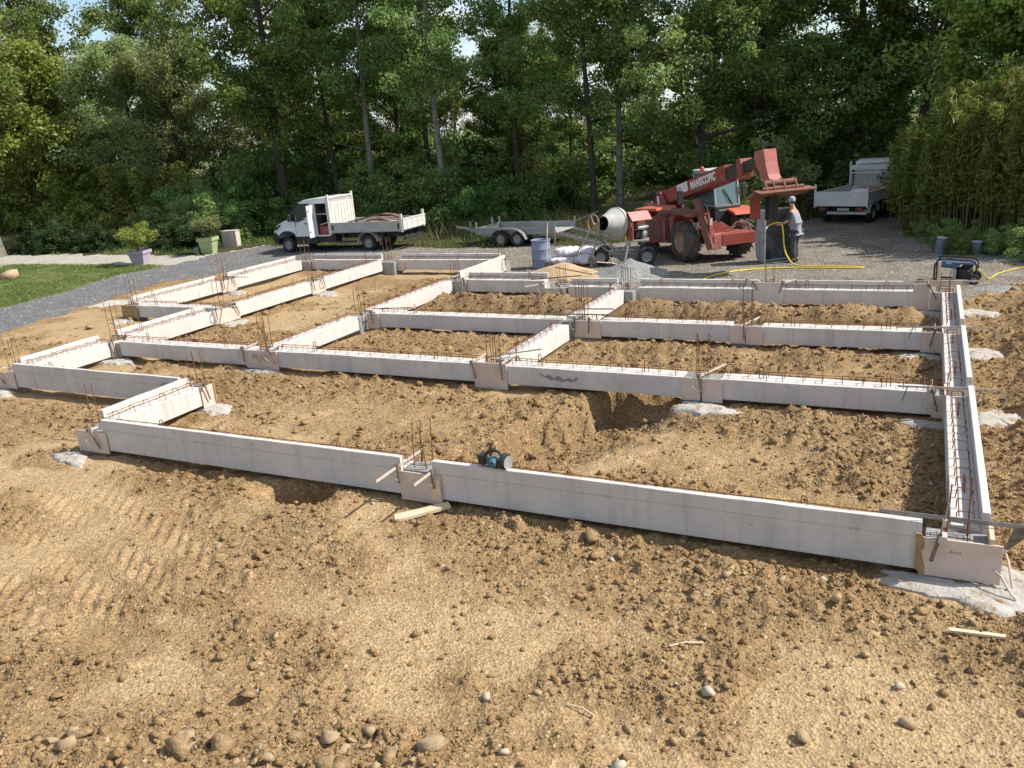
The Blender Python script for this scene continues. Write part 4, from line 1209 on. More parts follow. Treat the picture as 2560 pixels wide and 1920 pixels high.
def make_tree(seed, H, ch, spread, nl, twigs, npc, LL, LW, cr, ml, mb_, r0=.2, droop=0., lean=(0, 0), fork=False, name='tree', profile='oval', barelow=0):
    """returns (trunk mesh, crown mesh) for a tree of height H, crown from ch"""
    rg = np.random.default_rng(seed)
    mb = MB()
    N = 9
    tp = []
    for i in range(N + 1):
        f = i / N
        tp.append(np.array([lean[0] * f * H + .35 * math.sin(f * 4 + seed) * f, lean[1] * f * H + .35 * math.cos(f * 3.3 + seed * 2) * f, H * .96 * f]))
    mb.tube(tp, [r0 * (1.35 if i == 0 else 1) * (1 - .9 * i / N) + .015 for i in range(N + 1)], 8)
    def at(f):
        i = min(int(f * N), N - 1); q = f * N - i
        return tp[i] * (1 - q) + tp[i + 1] * q
    C, R = [], []
    for i in range(nl):
        f = (i + rg.uniform(.1, .9)) / nl
        z = ch + (H * .97 - ch) * f
        az = i * 2.39996 + rg.uniform(-.5, .5)
        prof = {'oval': (math.sin(PI * min(.97, .18 + .82 * f)) ** .7), 'cone': 1.05 - .85 * f, 'top': .45 + .75 * math.sin(PI * min(.95, .1 + .8 * f)), 'layer': (.75 + .45 * math.sin(f * 22)) * (1 - .5 * f)}[profile]
        L = spread * prof * rg.uniform(.72, 1.15)
        el = rg.uniform(.1, .65) - droop + .45 * f
        p = at(z / H / .96 if z / H / .96 < 1 else .999).copy()
        pts = [p.copy()]; d = np.array([math.cos(az) * math.cos(el), math.sin(az) * math.cos(el), math.sin(el)])
        S = 5
        for s in range(S):
            d = d + rg.normal(0, .16, 3); d[2] -= droop * .1; d /= np.linalg.norm(d)
            p = p + d * L / S; pts.append(p.copy())
        rb = r0 * .34 * (1 - .6 * f) * max(.4, L / spread)
        mb.tube(pts, [rb * (1 - .85 * s / S) + .008 for s in range(S + 1)], 5, False)
        for s in range(2, S + 1):
            C.append(pts[s]); R.append(cr * rg.uniform(.7, 1.15))
        for t in range(twigs):
            s = rg.uniform(.25, 1) * S; j = min(int(s), S - 1); q = s - j
            b0 = pts[j] * (1 - q) + pts[j + 1] * q
            dd = d * .5 + rg.normal(0, .7, 3); dd[2] = dd[2] * .6 + .1 - droop * .4; dd /= np.linalg.norm(dd)
            e = b0 + dd * L * rg.uniform(.2, .42)
            mb.tube([b0, (b0 + e) / 2 + rg.normal(0, .06, 3), e], [rb * .4 + .006, rb * .25 + .005, .005], 4, False)
            C.append(e); R.append(cr * rg.uniform(.6, 1.1))
            if t % 2: C.append((b0 + e) / 2); R.append(cr * rg.uniform(.45, .8))
    for t in range(barelow):
        z = rg.uniform(.15, .9) * ch; az = rg.uniform(0, 6.28)
        b0 = at(z / H); e = b0 + np.array([math.cos(az), math.sin(az), .25]) * rg.uniform(.8, 2.2)
        mb.tube([b0, (b0 + e) / 2 + rg.normal(0, .15, 3), e], [.03, .02, .008], 4, False)
        if t % 2: C.append(e); R.append(cr * .6)
    V, F = leaves(rg, np.array(C), np.array(R), npc, LL, LW)
    return mb.mesh(name + '_trunk', mb_, True), npmesh('crown', V, F, ml)

def make_bush(seed, rx, rz_, n, npc, LL, LW, cr, ml, stems=6, hang=0., up=.5, name='bush'):
    rg = np.random.default_rng(seed)
    mb = MB(); C, R = [], []
    for i in range(n):
        d = rg.normal(size=3); d[2] = abs(d[2]); d /= np.linalg.norm(d)
        f = rg.uniform(.25, 1) ** .5 * (1 + .18 * math.sin(5 * math.atan2(d[1], d[0]) + seed))
        C.append(np.array([d[0] * rx * f, d[1] * rx * f, .08 + d[2] * rz_ * f * rg.uniform(.8, 1.1)])); R.append(cr * rg.uniform(.6, 1.25))
    for i in range(stems):
        c = C[int(rg.integers(0, n))]
        mb.tube([(c[0] * .08, c[1] * .08, -.1), (c[0] * .45, c[1] * .45, c[2] * .55), tuple(c)], [.03, .02, .006], 5, False)
    V, F = leaves(rg, np.array(C), np.array(R), npc, LL, LW, up=up, hang=hang)
    return mb.mesh(name + '_stem', MTWIG, True), npmesh('foliage', V, F, ml)

TREES = {
 'bigoak': make_tree(19, 17, 8.0, 4.4, 22, 6, 100, .19, .125, .8, ML_OAK, MBARKL, .52),
 'oak':   make_tree(11, 16, 4.0, 5.2, 25, 6, 115, .19, .125, .85, ML_OAK, MBARK, .27, barelow=4),
 'oak2':  make_tree(12, 15, 2.6, 5.0, 26, 6, 110, .19, .125, .82, ML_OAK, MBARK, .24, lean=(.02, 0)),
 'ash':   make_tree(13, 17, 5.5, 3.4, 26, 5, 95, .17, .10, .75, ML_ASH, MBARKL, .16, profile='oval', barelow=8),
 'ash2':  make_tree(14, 16, 4.5, 3.0, 26, 5, 90, .17, .10, .72, ML_ASH, MBARK, .15, lean=(-.03, .01), barelow=8),
 'layer': make_tree(15, 12, 2.9, 5.4, 32, 7, 110, .17, .11, .70, ML_ASH, MBARK, .22, droop=.14, profile='layer'),
 'dark':  make_tree(16, 15, 1.0, 4.6, 32, 6, 115, .21, .135, .88, ML_DARK, MBARK, .25, droop=.15),
 'lime':  make_tree(17, 11, 1.2, 4.2, 28, 7, 105, .22, .14, .80, ML_LIME, MBARK, .2),
 'grey':  make_tree(18, 9.5, .8, 3.8, 28, 7, 110, .17, .09, .72, ML_GREY, MBARK, .16),
}
BUSH = {
 'lime':  make_bush(21, 2.2, 2.6, 60, 150, .14, .09, .52, ML_LIME, 9),
 'green': make_bush(22, 2.2, 2.4, 60, 150, .14, .09, .52, ML_ASH, 9),
 'dark':  make_bush(23, 2.0, 2.0, 60, 150, .14, .095, .5, ML_DARK, 6),
 'grey':  make_bush(24, 2.0, 2.6, 60, 95, .15, .08, .5, ML_GREY, 9),
 'hedge': make_bush(25, 1.2, 1.25, 55, 110, .10, .07, .30, ML_HEDGE, 6),
 'shrub': make_bush(26, 1.1, 1.5, 50, 120, .09, .06, .30, ML_HEDGE, 6),
}
def plant(kind, x, y, s, rz, label, cat='tree', group='trees of the wood behind the site', sz=None, name=None, table=None, dz=-.05, lean=0.):
    tm, cm = (table or TREES)[kind]
    t = thing(name or ('tree' if table is None else 'bush'), (x, y, gz(x, y) + dz), label, cat, group, rot=(lean, 0, rz))
    t.scale = (s, s, sz or s)
    link('trunk' if table is None else 'stem', tm, t)
    link('crown' if table is None else 'foliage', cm, t)
    return t

P = plant
g = 'trees of the wood behind the site'
def where(x):
    for lim, s in ((-45, 'behind the low dark hedge'), (-37, 'above the purple flower pot'), (-31, 'behind the round shrub and green pot'), (-25.5, 'behind the lorry cab'), (-21, 'behind the lorry bed'), (-15, 'behind the flat trailer'), (-10, 'behind the concrete mixer'), (-5.2, 'behind the red machine'), (-1, 'behind the skip and its worker'), (99, 'around the bamboo')):
        if x < lim: return s
# far rank
rg_ = random.Random(31)
K_ = ['oak', 'dark', 'oak2', 'dark', 'dark', 'oak', 'dark', 'dark']
D_ = {'oak': 'broad dark oak', 'oak2': 'spreading oak', 'ash': 'slender pale-barked tree', 'ash2': 'slender dark-barked tree', 'dark': 'dense dark green tree', 'layer': 'tree with layered drooping boughs', 'lime': 'yellow-green tree', 'grey': 'grey-green willow-like tree'}
far = [(-88, 50), (-73, 50), (-60, 50), (-48, 52), (-37.5, 49.5), (-26.0, 55), (-66, 51), (-54, 50), (-43, 51), (-33, 50.5), (-29.5, 52), (-22.5, 51.5), (-20.5, 61), (-12.0, 62),  (-8.0, 52), (-2.5, 55), (3, 50), (9, 54)]
for i, (x, y) in enumerate(far):
    k = K_[i % 8]
    P(k, x, y, rg_.uniform(.56, .78), rg_.uniform(0, 6.28), D_[k] + ' in the shaded back rank, ' + where(x))
# front rank, left to right
front = [
 ('bigoak', -44.0, 27.0, 1.0, 'big oak trunk at the far left edge of the photo, standing by the path'),
 ('lime', -58.5, 37.5, 1.25, 'bright yellow-green tree at the far left'),
 ('lime', -51.0, 36.0, 1.05, 'yellow-green tree behind the low dark hedge'),
 ('grey', -46.0, 39.0, 1.2, 'grey-green bushy tree left of the dark oaks'),
 ('grey', -42.5, 39.5, 1.15, 'grey-green bushy tree above the purple flower pot'),
 ('oak', -49.0, 44.0, 1.0, 'tall oak rising behind the grey-green trees'),
 ('oak2', -37.0, 45.0, 1.15, 'dark oak with spreading top above the round dark shrub'),
 ('oak', -32.0, 36.5, 1.08, 'dark oak standing behind the pale box'),
 ('ash2', -29.6, 38.2, 1.0, 'thin dark trunk above the lorry cab'),
 ('ash', -26.6, 37.3, 1.0, 'slender grey trunk rising behind the lorry headboard'),
 ('ash2', -25.0, 40.5, 1.05, 'slim forked tree behind the lorry bed'),
 ('oak2', -28.5, 43.5, .78, 'oak behind the lorry with gaps of sky in its top'),
 ('ash', -21.9, 36.8, 1.0, 'tree with pale sunlit trunk beyond the trailer'),
 ('ash2', -19.0, 39.5, 1.02, 'ivy-dark slim tree right of the pale trunk'),
 ('dark', -21.5, 44.5, .66, 'dark tree filling the gap behind the trailer'),
 ('ash2', -14.6, 38.7, 1.04, 'left one of the two grey trunks behind the mixer'),
 ('ash', -13.6, 39.6, 1.08, 'right and paler one of the two grey trunks behind the mixer'),
 ('ash2', -17.4, 43.0, .8, 'thin tree between the pale trunk and the mixer'),
 ('layer', -9.2, 38.6, 1.0, 'broad tree with layered boughs above the red machine'),
 ('layer', -7.0, 42.5, 1.12, 'second layered tree above the boom head'),
 ('dark', -3.2, 44.5, 1.05, 'very dark tall tree above the parked lorry by the bamboo'),
 ('oak', -64.5, 35.5, 1.2, 'tallest oak at the top left corner of the photo'),
 ('oak2', -60.5, 43.5, 1.25, 'second tall oak near the top left corner'),
 ('oak2', -.4, 41.5, 1.0, 'dark oak right of the boom, above the bamboo edge'),
 ('oak', 4.0, 41.0, 1.0, 'tall tree behind the bamboo'),
 ('oak2', 9.5, 42.5, 1.0, 'broad tree right of the bamboo'),
 ('dark', 10.8, 28.3, .58, 'shade tree standing right of the yard'),
 ('grey', 5.6, 37.6, 1.2, 'olive-grey tree rising over the right end of the bamboo'),
 ('lime', 3.6, 36.2, .95, 'yellow-green tree peeping over the middle of the bamboo'),
]
for k, x, y, s, lab in front:
    P(k, x, y, s, rg_.uniform(0, 6.28), lab)
# understorey, one bush after another
gb = 'bushes along the edge of the wood'
und = [
 ('lime', -56, 36.5, 1.4), ('lime', -49.5, 36.4, 1.45), ('lime', -46.2, 36.2, 1.3), ('lime', -43.0, 36.6, 1.5), ('lime', -40.6, 36.4, 1.35), ('green', -37.6, 34.4, 1.2),
 ('grey', -35.4, 34.3, 1.15), ('green', -33.3, 32.5, 1.0), ('dark', -33.8, 36.6, 1.7), ('dark', -30.5, 34.8, .85), ('dark', -27.8, 35.2, .75), ('green', -26.0, 36.6, 1.0), ('dark', -24.4, 35.4, .7),
 ('green', -23.5, 37.8, 1.5), ('dark', -20.0, 35.8, .8), ('dark', -17.8, 37.0, .95), ('green', -18.6, 40.5, 1.2), ('green', -7.2, 35.8, .9),
 ('dark', -6.8, 38.5, 1.35), ('grey', -6.0, 36.4, 1.2), ('green', -6.6, 34.6, .7), ('dark', -1.2, 40.0, 1.5), ('dark', 1.4, 36.4, 1.3), ('green', 4.2, 35.0, 1.3), ('dark', 6.4, 31.0, 1.2), ('dark', 3.8, 27.6, .6), ('green', 5.4, 26.6, .7),
 ('dark', -64, 42, 1.8), ('dark', -57, 46, 1.9), ('dark', -44, 46, 1.9), ('dark', -39, 45, 1.8), ('dark', -33, 47, 1.9), ('dark', -29.5, 40.5, 1.5), ('dark', -24, 48, 1.8), ('dark', -19, 48, 1.7), ('dark', -4, 48.5, 1.8), ('dark', -22.3, 42.5, 1.5), ('dark', -36, 43, 1.7), ('dark', -32.2, 42.6, 1.6), ('dark', -25.2, 43.2, 1.6), ('dark', -18.6, 42.8, 1.5), ('dark', -27.5, 46, 1.8), ('dark', -25, 57, 2.3), ('dark', -20.5, 58, 2.4), ('dark', -16, 57.5, 2.3), ('green', -11.5, 57, 2.3), ('dark', -8, 55, 2.2), ('dark', 1, 46, 1.9), ('dark', 7, 44, 1.9),
]
near = {0: 'tallest yellow bush at the far left', 1: 'yellow bush behind the low hedge', 3: 'small bright yellow bush above the hedge end'}
D2 = {'lime': 'yellow-green', 'green': 'mid green', 'dark': 'shaded dark green', 'grey': 'grey-green'}
for i, (k, x, y, s) in enumerate(und):
    lab = near.get(i) or ('%s %s bush %s, %s' % ('low' if s < 1 else 'mid-sized' if s < 1.45 else 'large' if s < 1.75 else 'huge', D2[k], where(x), 'at the wood edge' if y < 36.5 else 'deeper in the wood'))
    P(k, x, y, s, rg_.uniform(0, 6.28), lab, 'bush', gb, table=BUSH, sz=s * rg_.uniform(.95, 1.3))
# clipped low hedge and round shrub
for i in range(7):
    x = -43.0 + i * .95
    P('hedge', x, 28.9 + .05 * i, 1.0 if i < 3 else .9, i * 1.3, ('left end clump' if i == 0 else 'right end clump' if i == 6 else 'middle clump') + ' of the low dark hedge beside the pale path', 'hedge', 'clumps of the low hedge', table=BUSH, name='hedge', sz=1.1 if i < 3 else .92)
for i, (x, y, s, lab) in enumerate([(-33.0, 29.2, 1.1, 'left half of the round dark shrub by the green pot'), (-31.6, 29.3, 1.15, 'right half of the round dark shrub by the green pot')]):
    P('shrub', x, y, s, i * 2., lab, 'shrub', 'round dark shrubs by the green pot', table=BUSH, name='shrub')

# bamboo thicket
def make_bamboo(seed, nc, rad, hmin, hmax):
    rg = np.random.default_rng(seed)
    C, R, culms = [], [], []
    mb = MB()
    for i in range(nc):
        a = rg.uniform(0, 6.28); r = rad * rg.uniform(0, 1) ** .6
        x, y = r * math.cos(a), r * math.sin(a); h = rg.uniform(hmin, hmax)
        bx, by = rg.normal(0, .065, 2) * h
        pts = [(x, y, -.1), (x + bx * .12, y + by * .12, h * .4), (x + bx * .45, y + by * .45, h * .75), (x + bx, y + by, h)]
        mb.tube(pts, [.018, .017, .012, .004], 5, False)
        for f in np.linspace(.30, 1, 11):
            s = f * 3; j = min(int(s), 2); q = s - j
            c = np.array(pts[j]) * (1 - q) + np.array(pts[j + 1]) * q
            C.append(c + rg.normal(0, .14, 3) * (1.3 - f)); R.append(rg.uniform(.28, .5) * (1.15 - .6 * f))
    V, F = leaves(rg, np.array(C), np.array(R), 30, .22, .05, up=.3, flat=1.0, hang=.35)
    return mb.mesh('culms', M('culm%d' % seed, (.22, .18, .07), (.13, .12, .05), rough=.6), True), npmesh('foliage', V, F, ML_BAMB)
BB = [make_bamboo(51, 34, .8, 2.5, 3.8), make_bamboo(52, 40, .9, 2.8, 4.6), make_bamboo(53, 44, 1.0, 3.3, 5.4)]
bam = [(-.45, 33.6, 0, .92), (.0, 32.5, 0, 1.0), (.9, 32.8, 1, .95), (.55, 31.6, 0, .9), (1.3, 31.2, 1, 1.0), (1.9, 31.9, 1, 1.1), (1.9, 30.2, 1, .95), (2.9, 30.8, 2, .95), (3.0, 29.2, 1, 1.05), (3.9, 29.8, 2, 1.0), (3.9, 28.3, 2, .9), (5.0, 28.6, 2, 1.05), (.6, 34.4, 1, .9), (1.3, 34.0, 2, .9), (3.2, 33.2, 2, 1.05), (5.2, 31.5, 2, 1.1)]
for i, (x, y, k, s) in enumerate(bam):
    t = thing('bamboo_clump', (x, y, gz(x, y)), ('edge clump of the bamboo thicket touching the parked lorry' if i == 0 else 'bamboo clump at the left front of the thicket' if i == 1 else '%s bamboo clump of the thicket, %s' % (('short', 'mid-height', 'towering')[k], 'near its front edge' if y < 31 else 'back inside it')), 'bamboo', 'bamboo clumps of the thicket', rz=i * 1.7)
    t.scale = (s, s, s)
    link('culms', BB[k][0], t); link('foliage', BB[k][1], t)

# potted shrubs
def pot(x, y, w, h, col, label, plantlab, seed, tw, th):
    t = thing('flower_pot', (x, y, gz(x, y) - .02), label, 'flower pot', 'square tapered flower pots', rz=.35)
    mb = MB()
    a, b = w * .34, w * .5
    mb.add([(-a, -a, 0), (a, -a, 0), (a, a, 0), (-a, a, 0), (-b, -b, h), (b, -b, h), (b, b, h), (-b, b, h)], [(3, 2, 1, 0), (0, 1, 5, 4), (1, 2, 6, 5), (2, 3, 7, 6), (3, 0, 4, 7)])
    m = M('pot_' + str(seed), col, tuple(c * .85 for c in col), rough=.55, scale=5)
    part('pot_body', mb, m, t)
    c = b * 1.06
    mb = MB()
    for x0, x1, y0, y1 in ((-c, c, -c, -c + .06), (-c, c, c - .06, c), (-c, -c + .06, -c + .06, c - .06), (c - .06, c, -c + .06, c - .06)): mb.box(x0, x1, y0, y1, h * .82, h + .02)
    part('rim', mb, m, t)
    part('soil', MB().box(-b + .04, b - .04, -b + .04, b - .04, h - .1, h - .05), MPLYRAW, t)
    s = thing('potted_shrub', (x, y, gz(x, y) + h - .1), plantlab, 'shrub', None, rz=seed)
    rg = np.random.default_rng(seed); mb = MB(); C, R = [], []
    for i in range(9):
        az = i * .7 + rg.uniform(-.2, .2); rr = tw * rg.uniform(.3, 1.0)
        e = np.array([math.cos(az) * rr, math.sin(az) * rr, th * rg.uniform(.62, 1.0) * (1.05 - .25 * rr / tw)])
        mid = e * np.array([.35, .35, .45])
        mb.tube([(0, 0, 0), mid, e], [.022, .015, .006], 5, False)
        for q in (0, .18, .35): C.append(e * (1 - q) + mid * q + rg.normal(0, .07, 3)); R.append(.25)
    V, F = leaves(rg, np.array(C), np.array(R), 170, .085, .05, up=.5)
    part('branches', mb, MTWIG, s, True); link('foliage', npmesh('foliage', V, F, ML_LIME if seed == 61 else ML_GREY), s)
pot(-30.7, 25.2, .72, .60, (.40, .33, .44), 'lilac tapered flower pot at the lawn edge', 'shrub with open yellowish crown in the lilac pot', 61, .92, 1.2)
pot(-29.4, 27.95, .70, .74, (.34, .42, .20), 'light green tapered flower pot by the track', 'thin shrub in the light green pot', 62, .72, .95)
t = thing('small_pot', (-29.95, 27.75, gz(-29.95, 27.75)), 'small grey round pot beside the light green pot', 'flower pot')
part('pot_body', MB().lathe([(.11, 0), (.15, .28), (.16, .28), (.16, .32), (.13, .32), (.12, .06)], 14, caps=True), MGALV, t, smooth=True)
t = thing('meter_box', (-30.1, 30.1, gz(-30.1, 30.1) - .03), 'pale upright meter box on the grass verge behind the lorry nose', 'meter box', rz=.25)
part('box_body', MB().box(-.38, .38, -.2, .2, 0, .74), M('meter_box', (.60, .54, .46), (.48, .42, .34), rough=.7, scale=4), t, bevel=.01)
part('door', MB().box(-.34, .05, -.215, -.2, .05, .66), M('meter_door', (.50, .46, .40), (.42, .38, .32), rough=.7), t, bevel=.005)
part('lid', MB().box(-.40, .40, -.22, .22, .742, .775), M('meter_lid', (.56, .5, .42)), t, bevel=.008)
t = thing('boulder', (-34.3, 21.5, gz(-34.3, 21.5) - .05), 'tan broken boulder at the lawn near the left edge', 'boulder')
sv, sf = ROCKS2[2]; o = link('boulder_body', npmesh('boulder_body', sv, sf, M('boulder', (.5, .36, .22), (.38, .26, .15), rough=.9, scale=3, bump=.3)), t, (0, 0, .15)); o.scale = (.75, .6, .5)

# lawn, verge and meadow grass
def blades(name, pts, hmin, hmax, w, mat, label, seed):
    rg = np.random.default_rng(seed)
    x, y = pts; n = len(x)
    z = terrain(x, y)
    a = rg.uniform(0, 2 * PI, n); h = rg.uniform(hmin, hmax, n); ln = rg.normal(0, .35, (n, 2)) * h[:, None]
    ww = w * rg.uniform(.6, 1.4, n)
    V = np.stack([np.stack([x - ww * np.cos(a), y - ww * np.sin(a), z - .01], -1), np.stack([x + ww * np.cos(a), y + ww * np.sin(a), z - .01], -1), np.stack([x + ln[:, 0], y + ln[:, 1], z + h], -1)], 1)
    tag(link(name, npmesh(name, V.reshape(-1, 3), np.arange(n * 3).reshape(-1, 3), mat)), label, 'grass', kind='stuff')
ML_GRASS = leaf_mat('grass_blade', (0.077, 0.110, 0.024), (0.132, 0.176, 0.040), (0.231, 0.248, 0.088), .3)
ML_HAY = leaf_mat('hay_blade', (0.115, 0.121, 0.040), (0.207, 0.196, 0.075), (0.345, 0.299, 0.138), .3)
rgn = np.random.default_rng(9)
x = rgn.uniform(-46, -26, 90000); y = rgn.uniform(12, 26.5, 90000); k = (zone(x, y) == 3) & (rgn.uniform(size=90000) < .25 + .9 * sst(.35, .55, fbm(x * .8, y * .8, 3, 93)))
blades('lawn_grass', (x[k], y[k]), .03, .09, .016, ML_GRASS, 'short patchy lawn grass left of the track', 1)
x = rgn.uniform(-50, 8, 120000); y = rgn.uniform(25, 41, 120000); zz_ = zone(x, y); k = (zz_ == 5) & (rgn.uniform(size=120000) < sst(.35, .6, fbm(x * .5, y * .5, 3, 94)))
blades('verge_grass', (x[k], y[k]), .06, .28, .02, ML_GRASS, 'rough green verge grass along the foot of the wood', 2)
x = rgn.uniform(-24, -1, 7000); y = rgn.uniform(31.5, 37, 7000); k = (zone(x, y) == 5) & (rgn.uniform(size=7000) < sst(.4, .62, fbm(x * .4, y * .4, 2, 97)))
blades('dry_reeds', (x[k], y[k]), .35, 1.1, .016, ML_HAY, 'tall dry grass stalks at the wood edge behind the vehicles', 3)
x = np.concatenate([rgn.uniform(-60, -36, 60000), rgn.uniform(-24, 2, 40000)]); y = np.concatenate([rgn.uniform(29, 37, 60000), rgn.uniform(45, 60, 40000)]); k = (zone(x, y) == 6)
blades('meadow_grass', (x[k], y[k]), .12, .45, .03, ML_HAY, 'pale dry meadow grass seen between the trees', 4)
# ------------------------------------------------------------------ vehicles
MWHITE = M('white_paint', (.72, .73, .74), (.66, .67, .67), rough=.35, scale=2, spots=(.50, .49, .46), sscale=9, slo=.68, spec=.5, coat=.3)
MWHITE2 = M('worn_white_paint', (.62, .62, .58), (.52, .51, .47), rough=.6, scale=3, spots=(.30, .27, .22), sscale=8, slo=.62)
MGREYP = M('grey_worn_paint', (.42, .42, .39), (.34, .335, .31), rough=.6, scale=3, spots=(.25, .22, .18), sscale=8, slo=.6)
MTYRE = M('tyre_rubber', (.020, .019, .018), (.045, .042, .038), rough=.9, scale=6)
MTYRED = M('muddy_tyre', (.05, .045, .038), (.12, .10, .078), rough=.95, scale=5)
MRIM = M('rim_grey', (.34, .34, .33), (.24, .24, .23), rough=.5, scale=9, metal=.3)
MRIMR = M('rim_muddy', (.30, .17, .10), (.38, .30, .22), rough=.8, scale=5)
MDARK = M('chassis_black', (.018, .018, .018), (.03, .029, .027), rough=.7, scale=6)
MRED = M('worn_red_paint', (.30, .062, .045), (.235, .05, .038), rough=.65, scale=2.0, lo=.3, hi=.7, spots=(.25, .135, .095), sscale=4, slo=.54, spec=.3)
MREDL = M('faded_red_paint', (.40, .13, .10), (.32, .09, .068), rough=.6, scale=3, spots=(.5, .28, .22), sscale=7, slo=.62)
MREDBR = M('rusty_red_brown', (.165, .058, .04), (.19, .10, .065), rough=.85, scale=5, spots=(.22, .15, .10), sscale=9, slo=.58)
MORANGE = M('orange_red_paint', (.50, .125, .07), (.42, .10, .06), rough=.5, scale=4)
MGREASE = M('greasy_steel', (.035, .033, .03), (.075, .07, .06), rough=.5, scale=3, metal=.3)
MTEXT = M('white_lettering', (.80, .78, .76), (.74, .72, .70), rough=.6, scale=20)
MBLUE = M('blue_drum', (.15, .19, .30), (.20, .24, .33), rough=.55, scale=4, spots=(.38, .39, .42), sscale=9, slo=.6)
MYEL = M('yellow_hose', (.72, .56, .05), (.62, .48, .06), rough=.5, scale=6)
MBAG = M('white_sack', (.70, .66, .66), (.58, .54, .55), rough=.8, scale=4, spots=(.50, .38, .40), sscale=6, slo=.62)

def glass(name, col, rough=.06):
    m = bpy.data.materials.new(name); m.use_nodes = True
    b = m.node_tree.nodes['Principled BSDF']
    b.inputs['Base Color'].default_value = (*col, 1); b.inputs['Roughness'].default_value = rough
    b.inputs['Specular IOR Level'].default_value = .8
    b.inputs['Transmission Weight'].default_value = .35
    return m
MGLASS = glass('tinted_glass', (.05, .07, .075))
MGLASS2 = glass('cab_glass', (.16, .26, .25))

def wheel(parent, c, r, w, rimmat=None, tyre=None, lugs=0, ax=(0, 1, 0), steer=0., name='wheel', hubs=5, rim_r=.58):
    a = Vector(ax).normalized()
    t = MB()
    t.lathe([(r * rim_r, -w / 2), (r * .86, -w / 2), (r * .95, -w * .44), (r, -w * .3), (r, w * .3), (r * .95, w * .44), (r * .86, w / 2), (r * rim_r, w / 2)], 28, (0, 0, 0), a, caps=False)
    if lugs:
        u = a.orthogonal().normalized(); v = a.cross(u)
        for i in range(lugs):
            for s in (-1, 1):
                q0 = 2 * PI * (i + (.25 if s > 0 else -.0)) / lugs; q1 = q0 + 2 * PI * .75 / lugs
                p0 = (u * math.cos(q0) + v * math.sin(q0)) * r * .985 + a * (s * w * .50)
                p1 = (u * math.cos(q1) + v * math.sin(q1)) * r * .985 + a * (s * w * .02)
                n = (u * math.cos((q0 + q1) / 2) + v * math.sin((q0 + q1) / 2))
                t.bar(p0, p1, r * .075, r * .13, up=n)
    o = part(name, t, tyre or MTYRE, parent, smooth=not lugs, loc=c)
    rim = MB()
    R = r * rim_r
    rim.lathe([(R, -w * .48), (R * .93, -w * .40), (R * .88, -w * .22), (R * .45, -w * .16), (R * .42, -w * .30), (R * .2, -w * .34), (0.001, -w * .34)], 24, (0, 0, 0), a, caps=False)
    rim.lathe([(R, w * .48), (R * .93, w * .40), (R * .88, w * .1), (0.001, w * .1)], 24, (0, 0, 0), a, caps=False)
    u = a.orthogonal().normalized(); v = a.cross(u)
    for i in range(hubs):
        q = 2 * PI * i / hubs
        p = (u * math.cos(q) + v * math.sin(q)) * R * .32 - a * (w * .34)
        rim.box(-.014, .014, -.02, .012, -.014, .014, Matrix.Translation(p))
        p2 = (u * math.cos(q + .3) + v * math.sin(q + .3)) * R * .66
        rim.lathe([(R * .09, -w * .205), (R * .09, -w * .21)], 8, tuple(p2), a)
    part('rim', rim, rimmat or MRIM, o, smooth=True)
    if steer: o.rotation_euler = (0, 0, steer)
    return o

def side_solid(name, prof, W, mat, parent, bevel=.02, smooth=False):
    """prof: (x, z, inset) outline mirrored across the width 0..W"""
    n = len(prof)
    vs = [(x, i, z) for x, z, i in prof] + [(x, W - i, z) for x, z, i in prof]
    fs = [tuple(range(n)), tuple(range(n, 2 * n))[::-1]] + [(i, n + i, n + (i + 1) % n, (i + 1) % n) for i in range(n)]
    return part(name, MB().add(vs, fs), mat, parent, bevel=bevel, smooth=smooth)

